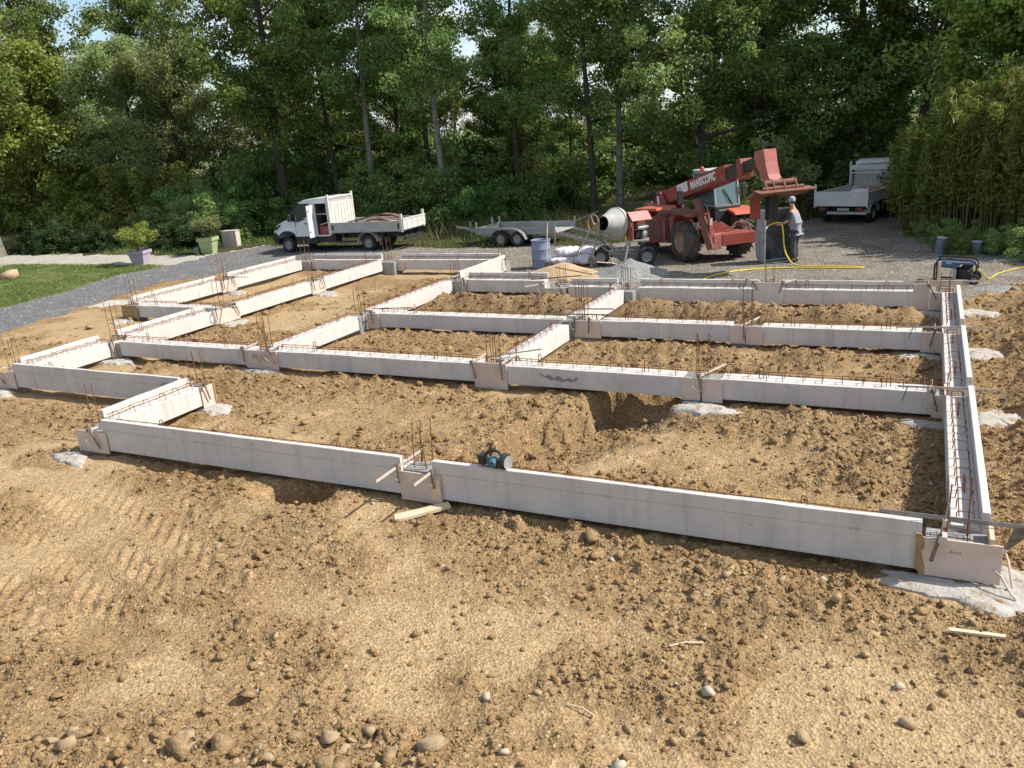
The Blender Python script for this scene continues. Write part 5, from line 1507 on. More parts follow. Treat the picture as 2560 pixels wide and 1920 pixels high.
# ---- white tipper lorry (s = metres behind the front axle, t = away from the camera)
def lorry():
    T = thing('tipper_lorry', (-24.93, 28.16, 0), 'white tipper lorry with its side locker door open, load of tan rubble in the bed', 'lorry', None, rz=.061)
    W = 1.92
    arch = [(.50, .55, .0), (.44, .68, .0), (.28, .77, .0), (.05, .80, .0), (-.18, .77, .0), (-.36, .66, .0), (-.44, .48, .02)]
    prof = [(-.80, .48, .20), (-.79, .72, .18), (-.70, .88, .14), (-.56, 1.03, .10), (-.25, 1.17, .07), (.18, 1.32, .06), (.47, 1.66, .10), (.74, 1.97, .15), (.98, 2.07, .16), (1.3, 2.12, .16), (1.58, 2.13, .16), (1.58, 1.35, .02), (1.58, .55, .0)] + arch
    side_solid('cab_body', prof, W, MWHITE, T, .025)
    prof = [(-.83, .24, .22), (-.86, .5, .2), (-.80, .72, .17), (-.62, .74, .06), (-.42, .62, -.01), (-.45, .36, -.01), (-.42, .22, .0)]
    side_solid('bumper', prof, W, MDARK, T, .02)
    part('sill', MB().box(.47, 1.6, -.012, W + .012, .24, .56), MDARK, T, bevel=.02)
    mb = MB(); mb.tube([(.47 + .47 * math.cos(q) - .42, -.008, .36 + .43 * math.sin(q)) for q in np.linspace(.3, PI - .2, 10)], .03, 6); part('wheel_arch', mb, MDARK, T, smooth=True)
    part('headlight', MB().prism([(-.71, .86), (-.60, .98), (-.30, 1.10), (-.33, 1.02), (-.6, .84)], .075, .16), MGLASS, T, bevel=.01)
    part('grille', MB().prism([(-.815, .62), (-.80, .76), (-.72, .86), (-.70, .84), (-.78, .62)], .35, W - .35), MDARK, T)
    w = part('side_window', MB().prism([(.60, 1.17), (1.05, 1.27), (1.24, 1.40), (1.33, 1.93), (.80, 1.95), (.60, 1.74)], .036, .1), MGLASS, T)
    w.rotation_euler = (.0, 0, 0)
    part('quarter_window', MB().prism([(.15, 1.29), (.565, 1.17), (.565, 1.71), (.42, 1.60)], .036, .09), MGLASS, T)
    mb = MB(); mb.add([(.165, .16, 1.335), (.165, W - .16, 1.335), (.725, W - .24, 1.965), (.725, .24, 1.965)], [(0, 1, 2, 3)])
    mb.add([(.15, .16, 1.345), (.15, W - .16, 1.345), (.71, W - .24, 1.975), (.71, .24, 1.975)], [(3, 2, 1, 0)])
    part('windscreen', mb, MGLASS, T)
    mb = MB()
    for t0 in (.075, W - .075): mb.bar((.15, t0, 1.33), (.74, t0 + (.06 if t0 < 1 else -.06), 1.99), .08, .05)
    part('windscreen_pillar', mb, MDARK, T)
    mb = MB(); mb.box(.30, .44, -.2, -.04, 1.22, 1.52); part('mirror', mb, MDARK, T, bevel=.03)
    part('door_handle', MB().box(1.02, 1.16, -.012, .01, 1.08, 1.12), MDARK, T)
    mb = MB()
    for x0, x1, z0, z1 in ((.545, .552, .6, 1.2), (1.30, 1.306, .6, 1.4)): mb.box(x0, x1, -.004, .02, z0, z1)
    part('door_seam', mb, MDARK, T)
    # locker behind the cab, open to the near side
    mb = MB()
    mb.box(1.60, 2.27, .0, 1.9, 2.09, 2.14); mb.box(1.60, 2.27, .0, 1.9, .55, .60); mb.box(1.60, 1.64, .0, 1.9, .60, 2.09); mb.box(2.23, 2.27, .0, 1.9, .60, 2.09); mb.box(1.64, 2.23, .9, .93, .60, 2.09)
    mb.box(1.64, 2.23, .0, .05, 1.92, 2.09)
    lk = part('locker', mb, MWHITE, T, bevel=.01)
    mb = MB(); mb.box(1.642, 2.228, .885, .898, .61, 2.08); mb.box(1.642, 1.655, .06, .88, .61, 2.08); mb.box(2.215, 2.228, .06, .88, .61, 2.08); part('shade_sheets', mb, M('locker_shade', (.06, .06, .065), (.09, .09, .09), rough=.8), lk)  # dark grey sheets added to paint the shade inside the white-walled locker
    part('shelf', MB().box(1.645, 2.225, .05, .89, 1.46, 1.49), MGREYP, lk)
    d = part('locker_door', MB().prism([(0, .55), (-.50, .55), (-.50, 1.88), (0, 1.88)], -.02, .02), MWHITE, T, bevel=.008, loc=(1.60, -.03, 0), rz=1.60)
    part('latch', MB().box(-.46, -.40, -.035, -.02, .75, .83), MDARK, d); part('latch', MB().box(-.46, -.40, -.035, -.02, 1.62, 1.70), MDARK, d)
    # headboard with slots
    mb = MB()
    for t0 in (.0, W - .09): mb.box(2.29, 2.37, t0, t0 + .09, .62, 2.26)
    mb.box(2.30, 2.35, .09, W - .09, .64, 1.92); mb.box(2.30, 2.35, .09, W - .09, 2.10, 2.16)
    hb = part('headboard', mb, MWHITE2, T, bevel=.006)
    for i in range(22):
        x = .12 + i * (W - .24) / 21
        part('slat', MB().box(2.315, 2.335, x - .017, x + .017, 1.92, 2.10), MWHITE2, hb)
    for i in range(7):
        x = .22 + i * .245
        part('ridge', MB().box(2.351, 2.368, x - .02, x + .02, .80, 1.9), MWHITE2, hb)
    # bed
    part('bed_floor', MB().box(2.34, 5.80, .03, W - .03, .66, .74), MGREYP, T, bevel=.006)
    def sideboard(t0, nm, m):
        mb = MB(); mb.box(2.38, 5.72, t0, t0 + .035, .70, 1.09); mb.box(2.38, 5.72, t0 - .012, t0 + .047, 1.06, 1.10); mb.box(2.38, 5.72, t0 - .012, t0 + .047, .69, .735)
        s = part(nm, mb, m, T, bevel=.006)
        for x in (2.42, 5.62):
            part('hinge', MB().box(x, x + .06, t0 - .03, t0 - .013, .78, 1.0), MDARK, s)
    sideboard(.0, 'side_board', MGREYP); sideboard(W - .035, 'side_board', MGREYP)
    for t0 in (-.01, W - .08): part('corner_post', MB().box(5.73, 5.83, t0, t0 + .09, .64, 1.36), MWHITE2, T, bevel=.01)
    mb = MB(); mb.box(5.84, 5.88, .02, W - .02, .72, 1.16); mb.box(5.83, 5.90, .02, W - .02, 1.13, 1.18)
    for x in (.3, .75, 1.2, 1.6): mb.box(5.88, 5.895, x, x + .05, .74, 1.12)
    part('tailgate', mb, MWHITE2, T, bevel=.006)
    mb = MB(); mb.box(1.2, 5.6, .38, .52, .42, .60); mb.box(1.2, 5.6, W - .52, W - .38, .42, .60)
    for x in (1.8, 2.8, 3.6, 4.7, 5.5): mb.box(x, x + .1, .1, W - .1, .46, .64)
    mb.box(1.62, 2.5, .06, .5, .28, .56); part('chassis', mb, MDARK, T)
    part('underrun_bar', MB().box(2.45, 3.55, .02, .06, .26, .34), MDARK, T)
    part('tow_bar', MB().box(5.72, 5.82, .2, W - .2, .30, .42), MDARK, T)
    mb = MB()
    pts = [(4.09 + .47 * math.cos(q), .2, .24 + .43 * math.sin(q)) for q in np.linspace(.1, PI - .1, 11)]
    for p0, p1 in zip(pts[:-1], pts[1:]): mb.bar(p0, p1, .44, .015)
    part('mudguard', mb, MGREYP, T)
    mb = MB()
    pts = [(4.09 + .47 * math.cos(q), W - .2, .24 + .43 * math.sin(q)) for q in np.linspace(.1, PI - .1, 11)]
    for p0, p1 in zip(pts[:-1], pts[1:]): mb.bar(p0, p1, .44, .015)
    part('mudguard', mb, MGREYP, T)
    for x, t in ((0, .14), (0, W - .14)): wheel(T, (x, t, .22), .335, .22, ax=(0, 1, 0) if t < 1 else (0, -1, 0))
    for t, s in ((.14, 1), (.36, 1), (W - .14, -1), (W - .36, -1)): wheel(T, (4.09, t, .22), .335, .2, ax=(0, s, 0))
    return T
L1 = lorry()
def in_lorry(s, t, z):
    c, n = math.cos(.061), math.sin(.061)
    return (-24.93 + s * c - t * n, 28.16 + s * n + t * c, z)
t = thing('tool_crate', in_lorry(1.72, .10, .605), 'red crate on the floor of the lorry locker', 'crate', rz=.061)
part('crate_body', MB().box(0, .46, 0, .5, 0, .34), M('crate_red', (.30, .06, .05), (.25, .05, .045), rough=.6), t, bevel=.012); part('crate_lid', MB().box(-.01, .47, -.012, .51, .342, .37), MREDBR, t)
t = thing('wood_offcut', in_lorry(1.70, .2, .99), 'pale offcut lying on the red crate in the locker', 'offcut', rot=(0, -.25, .1))
part('offcut_body', MB().box(0, .5, 0, .06, 0, .045), MWOOD, t)
t = thing('cable_reel', in_lorry(1.95, .4, 1.49), 'dark reel on the locker shelf', 'reel')
part('reel_body', MB().lathe([(.14, 0), (.14, .02), (.07, .03), (.07, .15), (.14, .16), (.14, .18)], 16), MREDBR, t, smooth=True)
def heap(name, cx, cy, cz, rx, ry, h, mat, label, cat, rz=0., seed=1, n=26, pw=1.3, parent=None, sharp=0.):
    xs = np.linspace(-1, 1, n); X, Y = np.meshgrid(xs, xs)
    r = np.sqrt(X ** 2 + Y ** 2) * (1 + .25 * (fbm(X * 1.6 + seed * 3, Y * 1.6, 3, seed) - .5))
    Z = h * np.clip(1 - r, 0, 1) ** (pw if not sharp else 1.) * (1 + .25 * (fbm(X * 3 + 5, Y * 3 + seed, 3, seed + 4) - .5)) + .05 * h * (fbm(X * 9, Y * 9 + seed, 3, seed + 9) - .5) - .06 * (r > .98)
    V = np.stack([X * rx, Y * ry, Z], -1).reshape(-1, 3)
    idx = np.arange(n * n).reshape(n, n)
    F = np.stack([idx[:-1, :-1], idx[:-1, 1:], idx[1:, 1:], idx[1:, :-1]], -1).reshape(-1, 4)
    keep = (r.reshape(-1)[F] < 1.05).any(1)
    o = link(name, npmesh(name, V, F[keep], mat, smooth=True), None, (cx, cy, cz), rz)
    return tag(o, label, cat, None, 'thing')
lx = in_lorry(4.15, .95, .735)
heap('rubble_heap', lx[0], lx[1], .735, 1.6, .92, .40, M('tan_rubble', (.46, .30, .17), (.36, .22, .12), rough=.95, scale=8, bump=.5, bscale=30), 'tan rubble heaped in the bed of the white tipper lorry', 'rubble', .061, 4, pw=.6)
t = thing('rusty_sheet', in_lorry(2.7, .8, 1.02), 'long rust-brown bent sheet lying over the lorry load', 'sheet', rz=.061)
pts = [(0, 0, .0), (.6, .04, .10), (1.2, .05, .22), (1.8, .05, .30), (2.3, 0, .26), (2.75, -.06, .13)]
mb = MB()
for p0, p1 in zip(pts[:-1], pts[1:]): mb.bar(p0, p1, .30, .06)
part('sheet_body', mb, MREDBR, t)

# ---- flat twin axle trailer
def trailer():
    T = thing('flat_trailer', (-15.01, 29.36, 0), 'long grey twin axle trailer with lowered ramps, empty', 'trailer', rz=-.05)
    W = 1.85
    def rail(t0, x0, x1, nm):
        mb = MB(); mb.box(x0, x1, t0, t0 + .035, .38, .61); mb.box(x0, x1, t0 - .02, t0 + .05, .595, .64); mb.box(x0, x1, t0 - .02, t0 + .05, .36, .41); mb.box(x0, x1, t0 - .012, t0 + .0, .51, .53)
        return part(nm, mb, MGALV, T, bevel=.006)
    rail(.0, -1.16, 2.28, 'side_rail'); rail(W, -1.16, 2.28, 'side_rail')
    part('front_rail', MB().box(-1.19, -1.155, .0, W, .38, .63), MGALV, T)
    part('deck', MB().box(-1.15, 2.3, .04, W, .37, .41), MGREYP, T)
    mb = MB(); mb.box(-1.1, 2.3, .25, .33, .25, .37); mb.box(-1.1, 2.3, W - .33, W - .25, .25, .37)
    for x in (-.6, .4, 1.4): mb.box(x, x + .06, .1, W - .1, .28, .36)
    part('chassis', mb, MGALV, T)
    for x, t0, z0, z1 in ((-1.2, -.03, .35, .86), (2.28, -.03, -.08, .82), (2.28, W, -.08, .82), (-1.2, W, .35, .86)):
        part('corner_post', MB().box(x, x + .05, t0, t0 + .06, z0, z1), MGALV, T, bevel=.005)
    mb = MB()
    pts = [(-.36, .33), (-.24, .48), (-.05, .58), (.2, .61), (.62, .61), (.86, .56), (1.06, .42), (1.2, .20)]
    for (a, b), (c, d) in zip(pts[:-1], pts[1:]): mb.bar((a, -.17, b), (c, -.17, d), .30, .014)
    part('mudguard', mb, MGALV, T)
    mb = MB()
    for (a, b), (c, d) in zip(pts[:-1], pts[1:]): mb.bar((a, W + .2, b), (c, W + .2, d), .30, .014)
    part('mudguard', mb, MGALV, T)
    for x in (.04, .79):
        wheel(T, (x, -.16, .21), .30, .2, ax=(0, 1, 0)); wheel(T, (x, W + .18, .21), .30, .2, ax=(0, -1, 0))
    mb = MB(); mb.bar((-1.1, .3, .36), (-2.3, W / 2 - .05, .50), .07, .09); mb.bar((-1.1, W - .3, .36), (-2.3, W / 2 + .05, .50), .07, .09); mb.bar((-2.2, W / 2, .5), (-2.75, W / 2, .55), .09, .09)
    part('drawbar', mb, MGALV, T)
    part('coupling', MB().box(-2.95, -2.7, W / 2 - .06, W / 2 + .06, .52, .62), MDARK, T, bevel=.015)
    mb = MB(); mb.tube([(-2.1, W / 2 + .12, -.08), (-2.1, W / 2 + .12, .75)], .035, 8); mb.bar((-2.1, W / 2 + .12, .75), (-1.95, W / 2 + .12, .8), .02, .02); part('jockey_post', mb, MGALV, T)
    part('winch_post', MB().box(-1.0, -.94, W * .5, W * .5 + .06, .40, .95), MGALV, T)
    for t0 in (.12, W - .42):
        mb = MB(); mb.bar((2.32, t0, .37), (4.1, t0, -.05), .05, .09); mb.bar((2.32, t0 + .28, .37), (4.1, t0 + .28, -.05), .05, .09)
        r = part('ramp', mb, MGALV, T)
        for i in range(7):
            f = (i + .5) / 7; x = 2.32 + 1.78 * f; z = .37 - .42 * f
            part('rung', MB().bar((x, t0 + .03, z + .02), (x, t0 + .25, z + .02), .05, .02), MGALV, r)
    part('tail_lamp', MB().box(2.29, 2.34, .03, .14, .42, .50), MORANGE, T)
    mb = MB(); mb.bar((2.3, W, .62), (3.2, W + .4, .95), .03, .03); part('prop_rod', mb, MGALV, T)
trailer()
t = thing('dry_weed', (-16.0, 31.6, gz(-16, 31.6)), 'pale dry thistle heads standing behind the trailer', 'weed')
mb = MB(); mb.tube([(0, 0, 0), (.05, 0, .5), (.0, 0, 1.0)], .012, 5); part('stalk', mb, MTWIG, t)
V, F = leaves(np.random.default_rng(5), np.array([[0, 0, 1.0], [.12, 0, .85], [-.1, 0, .7]]), np.array([.14, .12, .12]), 60, .08, .03); link('foliage', npmesh('foliage', V, F, ML_DRY), t)

# ---- concrete mixer
def mixer():
    T = thing('concrete_mixer', (-9.3, 25.0, 0), 'tilting drum concrete mixer with red engine hood on two road wheels', 'concrete mixer', rz=.203)
    a = Vector((-.56, -.81, .13)).normalized(); c = Vector((.45, .10, 1.21))
    MDR = M('mixer_drum', (.42, .41, .38), (.30, .30, .28), rough=.7, scale=4, spots=(.52, .50, .46), sscale=6, slo=.6)
    MDR2 = M('mixer_drum_rear', (.20, .21, .20), (.27, .27, .25), rough=.8, scale=5)
    mb = MB(); mb.lathe([(.225, .50), (.235, .50), (.235, .48), (.47, .02), (.49, -.04)], 36, tuple(c), a, caps=False)
    dr = part('drum', mb, MDR, T, smooth=True)
    part('drum_inside', MB().lathe([(.224, .495), (.22, .46), (.44, .02), (.44, -.1), (.001, -.2)], 36, tuple(c), a, caps=False), MDARK, dr, smooth=True)
    part('drum_band', MB().lathe([(.492, -.03), (.512, -.03), (.512, -.12), (.492, -.12)], 36, tuple(c), a, caps=False), M('drum_band', (.55, .54, .50), (.4, .4, .37), rough=.7), dr)
    part('drum_back', MB().lathe([(.49, -.04), (.49, -.18), (.40, -.34), (.20, -.46), (.08, -.47), (.001, -.47)], 36, tuple(c), a, caps=False), MDR2, dr, smooth=True)
    for k in range(3):
        q = k * 2.1
        u = a.orthogonal().normalized(); v = a.cross(u); r = u * math.cos(q) + v * math.sin(q)
        part('blade', MB().bar(c + r * .30 + a * .2, c + r * .38 - a * .05, .02, .16, up=r), MDARK, dr)
    # tilt hand wheel
    h = Vector((-.16, -.10, 1.24)); ha = Vector((-.72, -.70, 0)).normalized()
    u = Vector((0, 0, 1)); v = ha.cross(u)
    mb = MB(); mb.tube([h + u * (.31 * math.cos(q)) + v * (.31 * math.sin(q)) for q in np.linspace(0, 2 * PI, 25)[:-1]], .017, 6, closed=True)
    for q in (.5, 2.6, 4.7): mb.tube([h, h + u * (.31 * math.cos(q)) + v * (.31 * math.sin(q))], .014, 6)
    mb.tube([h, h - ha * .35], .03, 8)
    part('hand_wheel', mb, M('wheel_pink', (.45, .28, .22), (.33, .22, .18), rough=.7), T, smooth=True)
    MFR = M('mixer_frame', (.22, .21, .19), (.34, .32, .29), rough=.8, scale=7)
    for p, q, w in (((-.26, -.1, 1.10), (-1.0, -.45, -.1), .04), ((-.06, -.05, 1.0), (-.28, -.35, -.1), .045), ((.0, .1, .95), (.5, .0, .32), .04), ((.95, -.25, .70), (.78, -.42, -.1), .05), ((-.02, .1, .9), (.30, .45, -.1), .04), ((.1, -.1, .75), (.62, -.15, .42), .035)):
        part('leg', MB().bar(p, q, w, w), MFR, T)
    mb = MB(); mb.bar((-.3, -.1, .30), (1.5, .1, .26), .07, .07); mb.bar((-.1, .6, .26), (1.5, .6, .26), .06, .06); mb.bar((.02, -.2, .28), (.02, .8, .28), .06, .06); mb.bar((1.45, -.25, .24), (1.45, .8, .24), .06, .06); mb.bar((.95, -.2, .3), (.95, .0, .72), .06, .06)
    part('frame', mb, MFR, T)
    mb = MB()
    for q0, q1 in zip(np.linspace(-.5, -2.7, 9)[:-1], np.linspace(-.5, -2.7, 9)[1:]):
        mb.bar((.45 + .52 * math.cos(q0), -.1, .92 + .58 * math.sin(q0)), (.45 + .52 * math.cos(q1), -.1, .92 + .58 * math.sin(q1)), .05, .03)
    part('yoke', mb, MFR, T)
    # red hood over the engine, gable towards the drum
    H = bpy.data.objects.new('engine_hood', None); COL.objects.link(H); H.parent = T; H.location = (.98, -.06, 0); H.rotation_euler = (0, 0, .60)
    gab = [(-.22, .68), (-.22, 1.31), (.04, 1.53), (.2, 1.53), (.2, .68)]
    part('hood_front', MB().prism(gab, -.02, .0, 'x'), MRED, H, bevel=.006)
    part('hood_post', MB().box(-.03, .0, -.225, -.17, .68, 1.3), MREDL, H, bevel=.006); part('hood_post', MB().box(-.032, .0, -.02, .05, .68, 1.16), MREDL, H, bevel=.006)
    mb = MB(); mb.prism([(-.245, 1.305), (.04, 1.545), (.22, 1.545), (.22, 1.53), (.045, 1.53), (-.24, 1.29)], -.04, .66, 'x'); part('hood_top', mb, M('hood_pink', (.50, .24, .22), (.42, .18, .16), rough=.55, scale=4), H, bevel=.004)
    part('hood_back', MB().box(.0, .64, .18, .2, .70, 1.53), MREDBR, H)
    lettering('hood_marks', 'ST', .12, H, (-.0225, -.06, 1.24), (PI / 2, PI / 2, -PI / 2), MTEXT, bold=.002)
    mb = MB(); mb.box(.12, .50, -.15, .15, .74, .96); part('engine_block', mb, MBLK, H, bevel=.03)
    mb = MB(); mb.box(.16, .56, -.22, .1, 1.0, 1.12); part('tank', mb, MALU, H, bevel=.04)
    mb = MB(); mb.lathe([(.10, 0), (.115, .03), (.10, .10), (.04, .12)], 16, (.40, -.15, .87), (0.1, -1, 0)); part('recoil_cover', mb, MALU, H, smooth=True)
    part('engine_tray', MB().box(.95, 1.55, -.28, .32, .66, .70), MFR, T)
    wheel(T, (.02, .85, .18), .27, .15, rimmat=MRIM, ax=(0, 1, 0)); wheel(T, (1.50, -.32, .20), .29, .17, rimmat=MRIM, ax=(-.25, 1, 0)); wheel(T, (1.48, .95, .18), .28, .16, ax=(0, -1, 0)); wheel(T, (.02, -.05, .18), .27, .15, ax=(0, 1, 0))
mixer()

# ---- telescopic handler
def handler():
    T = thing('telescopic_handler', (-7.919, 28.56, 0), 'worn red telescopic handler with raised boom over a grey skip', 'telehandler', rz=-.849)
    mb = MB(); mb.box(-.7, 3.4, -.42, .42, .50, .90); mb.box(-.7, .2, -.42, .42, .9, 1.2); part('chassis', mb, MRED, T, bevel=.02)
    mb = MB(); mb.box(-.09, .09, -.75, .75, .42, .66); mb.box(2.71, 2.89, -.75, .75, .42, .66); part('axle', mb, MDARK, T, bevel=.02)
    for x, y in ((2.8, -.92), (2.8, .95), (0, -.92), (0, .95)):
        wheel(T, (x, y, .54), .61, .42, MRIMR, MTYRED, lugs=18, ax=(0, 1 if y < 0 else -1, 0), steer=.05 if x > 1 else 0, rim_r=.55, hubs=8)
    # engine pod on the right side
    mb = MB(); mb.prism([(.45, .27), (2.10, .42), (2.25, .75), (2.32, 1.10), (2.55, 1.40), (2.2, 1.45), (.5, 1.12), (.40, .9)], -1.12, -.46); part('engine_pod', mb, MRED, T, bevel=.02)
    mb = MB(); mb.prism([(.42, .0), (1.86, 0), (1.86, .66), (.42, .58)], -.03, 0); dd = part('engine_door', mb, MREDBR, T, bevel=.01, loc=(0, -1.125, .50), label='dull dark red engine door')
    part('grab_bar', MB().box(1.80, 1.87, -.07, -.031, .04, .62), MORANGE, dd, bevel=.01)
    for k in range(7): part('louvre', MB().box(.55, 1.7, -.042, -.031, .1 + k * .065, .12 + k * .065), MREDBR, dd)
    mb = MB(); mb.add([(-.55, -1.15, 1.34), (1.15, -1.15, 1.46), (1.15, -.44, 1.52), (-.55, -.44, 1.42), (-.6, -1.18, 1.30), (1.3, -1.18, 1.38), (1.3, -.43, 1.44), (-.6, -.43, 1.36)], [(0, 1, 2, 3), (4, 7, 6, 5), (0, 4, 5, 1), (1, 5, 6, 2), (2, 6, 7, 3), (3, 7, 4, 0)])
    mb.add([(-.6, -1.16, 1.3), (.55, -1.16, 1.34), (.55, -.46, 1.36), (-.6, -.46, 1.32), (-.45, -1.12, 1.15), (.45, -1.12, 1.12), (.45, -.46, 1.12), (-.45, -.46, 1.15)], [(0, 1, 2, 3), (4, 7, 6, 5), (0, 4, 5, 1), (1, 5, 6, 2), (2, 6, 7, 3), (3, 7, 4, 0)])
    part('hood', mb, MORANGE, T, bevel=.01)
    mb = MB(); mb.prism([(1.25, 1.40), (2.0, 1.50), (3.0, 1.46), (3.55, 1.40), (3.5, 1.34), (3.0, 1.38), (2.3, 1.36), (1.8, 1.2), (1.3, 1.2)], -1.16, -.5); part('front_fender', mb, MREDBR, T, bevel=.015)
    for k in range(3): part('vent', MB().box(1.6 + .16 * k, 2.1 + .1 * k, -1.172, -1.161, 1.26 + .045 * k, 1.285 + .045 * k), MDARK, T)
    mb = MB(); mb.prism([(2.0, 1.36), (2.12, .55), (2.16, .45), (2.06, .43), (1.98, .6)], -1.15, -.6); part('mud_flap', mb, MDARK, T)
    # boom
    ang = math.atan2(2.345 - 1.34, 4.03 + .31)
    bo = bpy.data.objects.new('boom', None); COL.objects.link(bo); bo.parent = T; bo.location = (-.5, 0, 1.55); bo.rotation_euler = (0, -ang, 0)
    # boom-local: x along the boom
    part('base_section', MB().prism([(.05, -.20), (4.60, -.235), (4.64, .24), (4.45, .26), (.2, .26), (-.05, .10)], -.22, .22), MRED, bo, bevel=.012)
    part('wear_edge', MB().box(1.0, 4.4, -.232, -.2205, -.20, -.165), MREDBR, bo)
    lt = lettering('boom_lettering', 'MANISCOPIC', .34, bo, (2.38, -.2225, -.06), (PI / 2, 0, 0), MTEXT, bold=.014, sx=.77)
    pa = part('notice_plate', MB().box(1.42, 2.18, -.226, -.2202, -.06, .24), MTEXT, bo)
    for k in range(3): part('plate_line', MB().box(1.85, 2.12, -.229, -.2262, .16 - k * .06, .18 - k * .06), MGREYP, pa)
    part('plate_line', MB().box(1.5, 1.74, -.229, -.2262, -.02, .16), MGREYP, pa)
    part('second_section', MB().prism([(4.5, -.19), (5.42, -.19), (5.42, .17), (4.5, .17)], -.17, .17), MGREASE, bo, bevel=.01)
    mb = MB(); mb.prism([(5.30, -.34), (5.50, -.30), (5.56, -.1), (5.50, .24), (5.28, .26), (5.25, 0)], -.20, .20); part('collar', mb, MRED, bo, bevel=.015)
    part('hose_guide', MB().box(5.5, 5.75, -.2, -.02, -.33, -.27), MREDL, bo)
    part('third_section', MB().prism([(5.4, -.15), (6.5, -.15), (6.5, .13), (5.4, .13)], -.13, .13), MGREASE, bo, bevel=.01)
    mb = MB(); mb.tube([(.7, -.05, -.33), (2.6, -.05, -.36)], .07, 10); part('lift_ram', mb, MDARK, T, smooth=True, loc=(-.2, 0, 1.55))
    # rear tower and hoses
    mb = MB()
    for y in (-.34, .27): mb.prism([(-.75, .9), (.35, .9), (.15, 1.55), (-.25, 1.86), (-.62, 1.84)], y, y + .07)
    part('tower', mb, MRED, T, bevel=.015)
    mb = MB()
    rg = random.Random(4)
    for k in range(7):
        y = -.4 + .1 * k
        mb.tube([(-.9 - .05 * k, y, 1.2), (-1.0 - .05 * (k % 3), y, 1.6 + .06 * (k % 4)), (-.7, y, 1.85), (-.3, y * .6, 1.8)], .028, 6)
    part('hydraulic_hose', mb, MDARK, T, smooth=True)
    mb = MB(); mb.prism([(-1.15, .75), (-.65, .7), (-.65, 1.35), (-1.0, 1.5), (-1.2, 1.2)], -.6, .6); part('counterweight', mb, MREDBR, T, bevel=.03)
    part('pivot_pin', MB().lathe([(.10, 0), (.10, .84)], 14, (-.42, -.42, 1.72), (0, 1, 0)), MDARK, T)
    part('white_ram', MB().bar((-.18, -.40, 1.32), (-.28, -.40, 1.72), .06, .05), MTEXT, T)
    # gooseneck head and fork carriage
    mb = MB(); mb.prism([(5.58, 3.06), (5.62, 3.22), (6.02, 3.28), (6.10, 2.95), (6.22, 2.62), (6.48, 2.30), (6.42, 2.20), (6.12, 2.24), (5.88, 2.62), (5.70, 2.82)], -.21, .21)
    hd = part('boom_head', mb, MREDL, T, bevel=.015)
    part('head_plate', MB().prism([(6.035, 3.27), (6.12, 2.95), (6.24, 2.63), (6.5, 2.31), (6.48, 2.29), (6.22, 2.6), (6.1, 2.93), (6.01, 3.26)], -.18, .18), MREDL, hd)
    ca = bpy.data.objects.new('carriage', None); COL.objects.link(ca); ca.parent = T; ca.location = (6.4, 0, 2.33)
    part('cross_tube', MB().tube([(0.05, -.42, .08), (.05, .55, .08)], .075, 12), MREDBR, ca, smooth=True)
    part('cross_tube', MB().tube([(.16, -.52, -.06), (.16, .72, -.06)], .045, 10), MREDBR, ca, smooth=True)
    for y in (-.44, -.2, .12, .48): part('lug', MB().prism([(-.06, .18), (.10, .16), (.24, -.10), (.18, -.16), (.02, -.02)], y, y + .05), MREDBR, ca, bevel=.008)
    mb = MB(); mb.prism([(.05, -.12), (.42, -.17), (.44, -.14), (.08, -.08)], -.75, .95); part('carriage_plate', mb, MREDBR, ca)
    for k in range(8): part('tine_lug', MB().box(.28, .40, -.62 + k * .19, -.56 + k * .19, -.20, -.13), MREDBR, ca)
    mb = MB(); mb.prism([(.05, -.08), (.2, -.1), (.0, -.27), (-.5, -.38), (-.46, -.31), (-.05, -.20)], -.75, -.70); mb.prism([(.05, -.08), (.2, -.1), (.0, -.27), (-.5, -.38), (-.46, -.31), (-.05, -.20)], .88, .93); mb.prism([(.06, -.1), (.02, -.24), (-.48, -.37), (-.46, -.33), (-.02, -.20)], -.70, .88)
    part('carriage_scoop', mb, MREDBR, ca)
    part('mast', MB().box(-.35, -.15, -.12, .16, -.95, -.3), MDARK, ca); part('mast', MB().box(-.5, -.3, -.5, -.3, -.9, -.3), MRED, ca)
    # cab on the left side
    MPIL = M('cab_grey', (.20, .22, .23), (.28, .30, .31), rough=.5, scale=5)
    mb = MB()
    X0, X1, Y0, Y1, Z0, Z1, Z2 = 1.15, 2.62, .24, 1.06, .85, 1.50, 2.50
    for p, q in (((X1, Y0, Z1), (X1 - .16, Y0, Z2)), ((X1, Y1, Z1), (X1 - .16, Y1, Z2)), ((X0, Y0, Z1), (X0 + .05, Y0, Z2)), ((X0, Y1, Z1), (X0 + .05, Y1, Z2)), ((X1, Y0, Z1), (X1, Y1, Z1)), ((X0, Y0, Z1), (X1, Y0, Z1)), ((X0, Y1, Z1), (X1, Y1, Z1)), ((X1 - .16, Y0, Z2), (X1 - .16, Y1, Z2)), ((X0 + .05, Y0, Z2), (X1 - .16, Y0, Z2)), ((X0 + .05, Y1, Z2), (X1 - .16, Y1, Z2))):
        mb.bar(p, q, .065, .065)
    part('cab_frame', mb, MPIL, T)
    part('cab_roof', MB().box(X0, X1 - .10, Y0 - .05, Y1 + .05, Z2 + .03, Z2 + .10), M('cab_roof', (.5, .52, .52), (.42, .44, .44), rough=.5), T, bevel=.03)
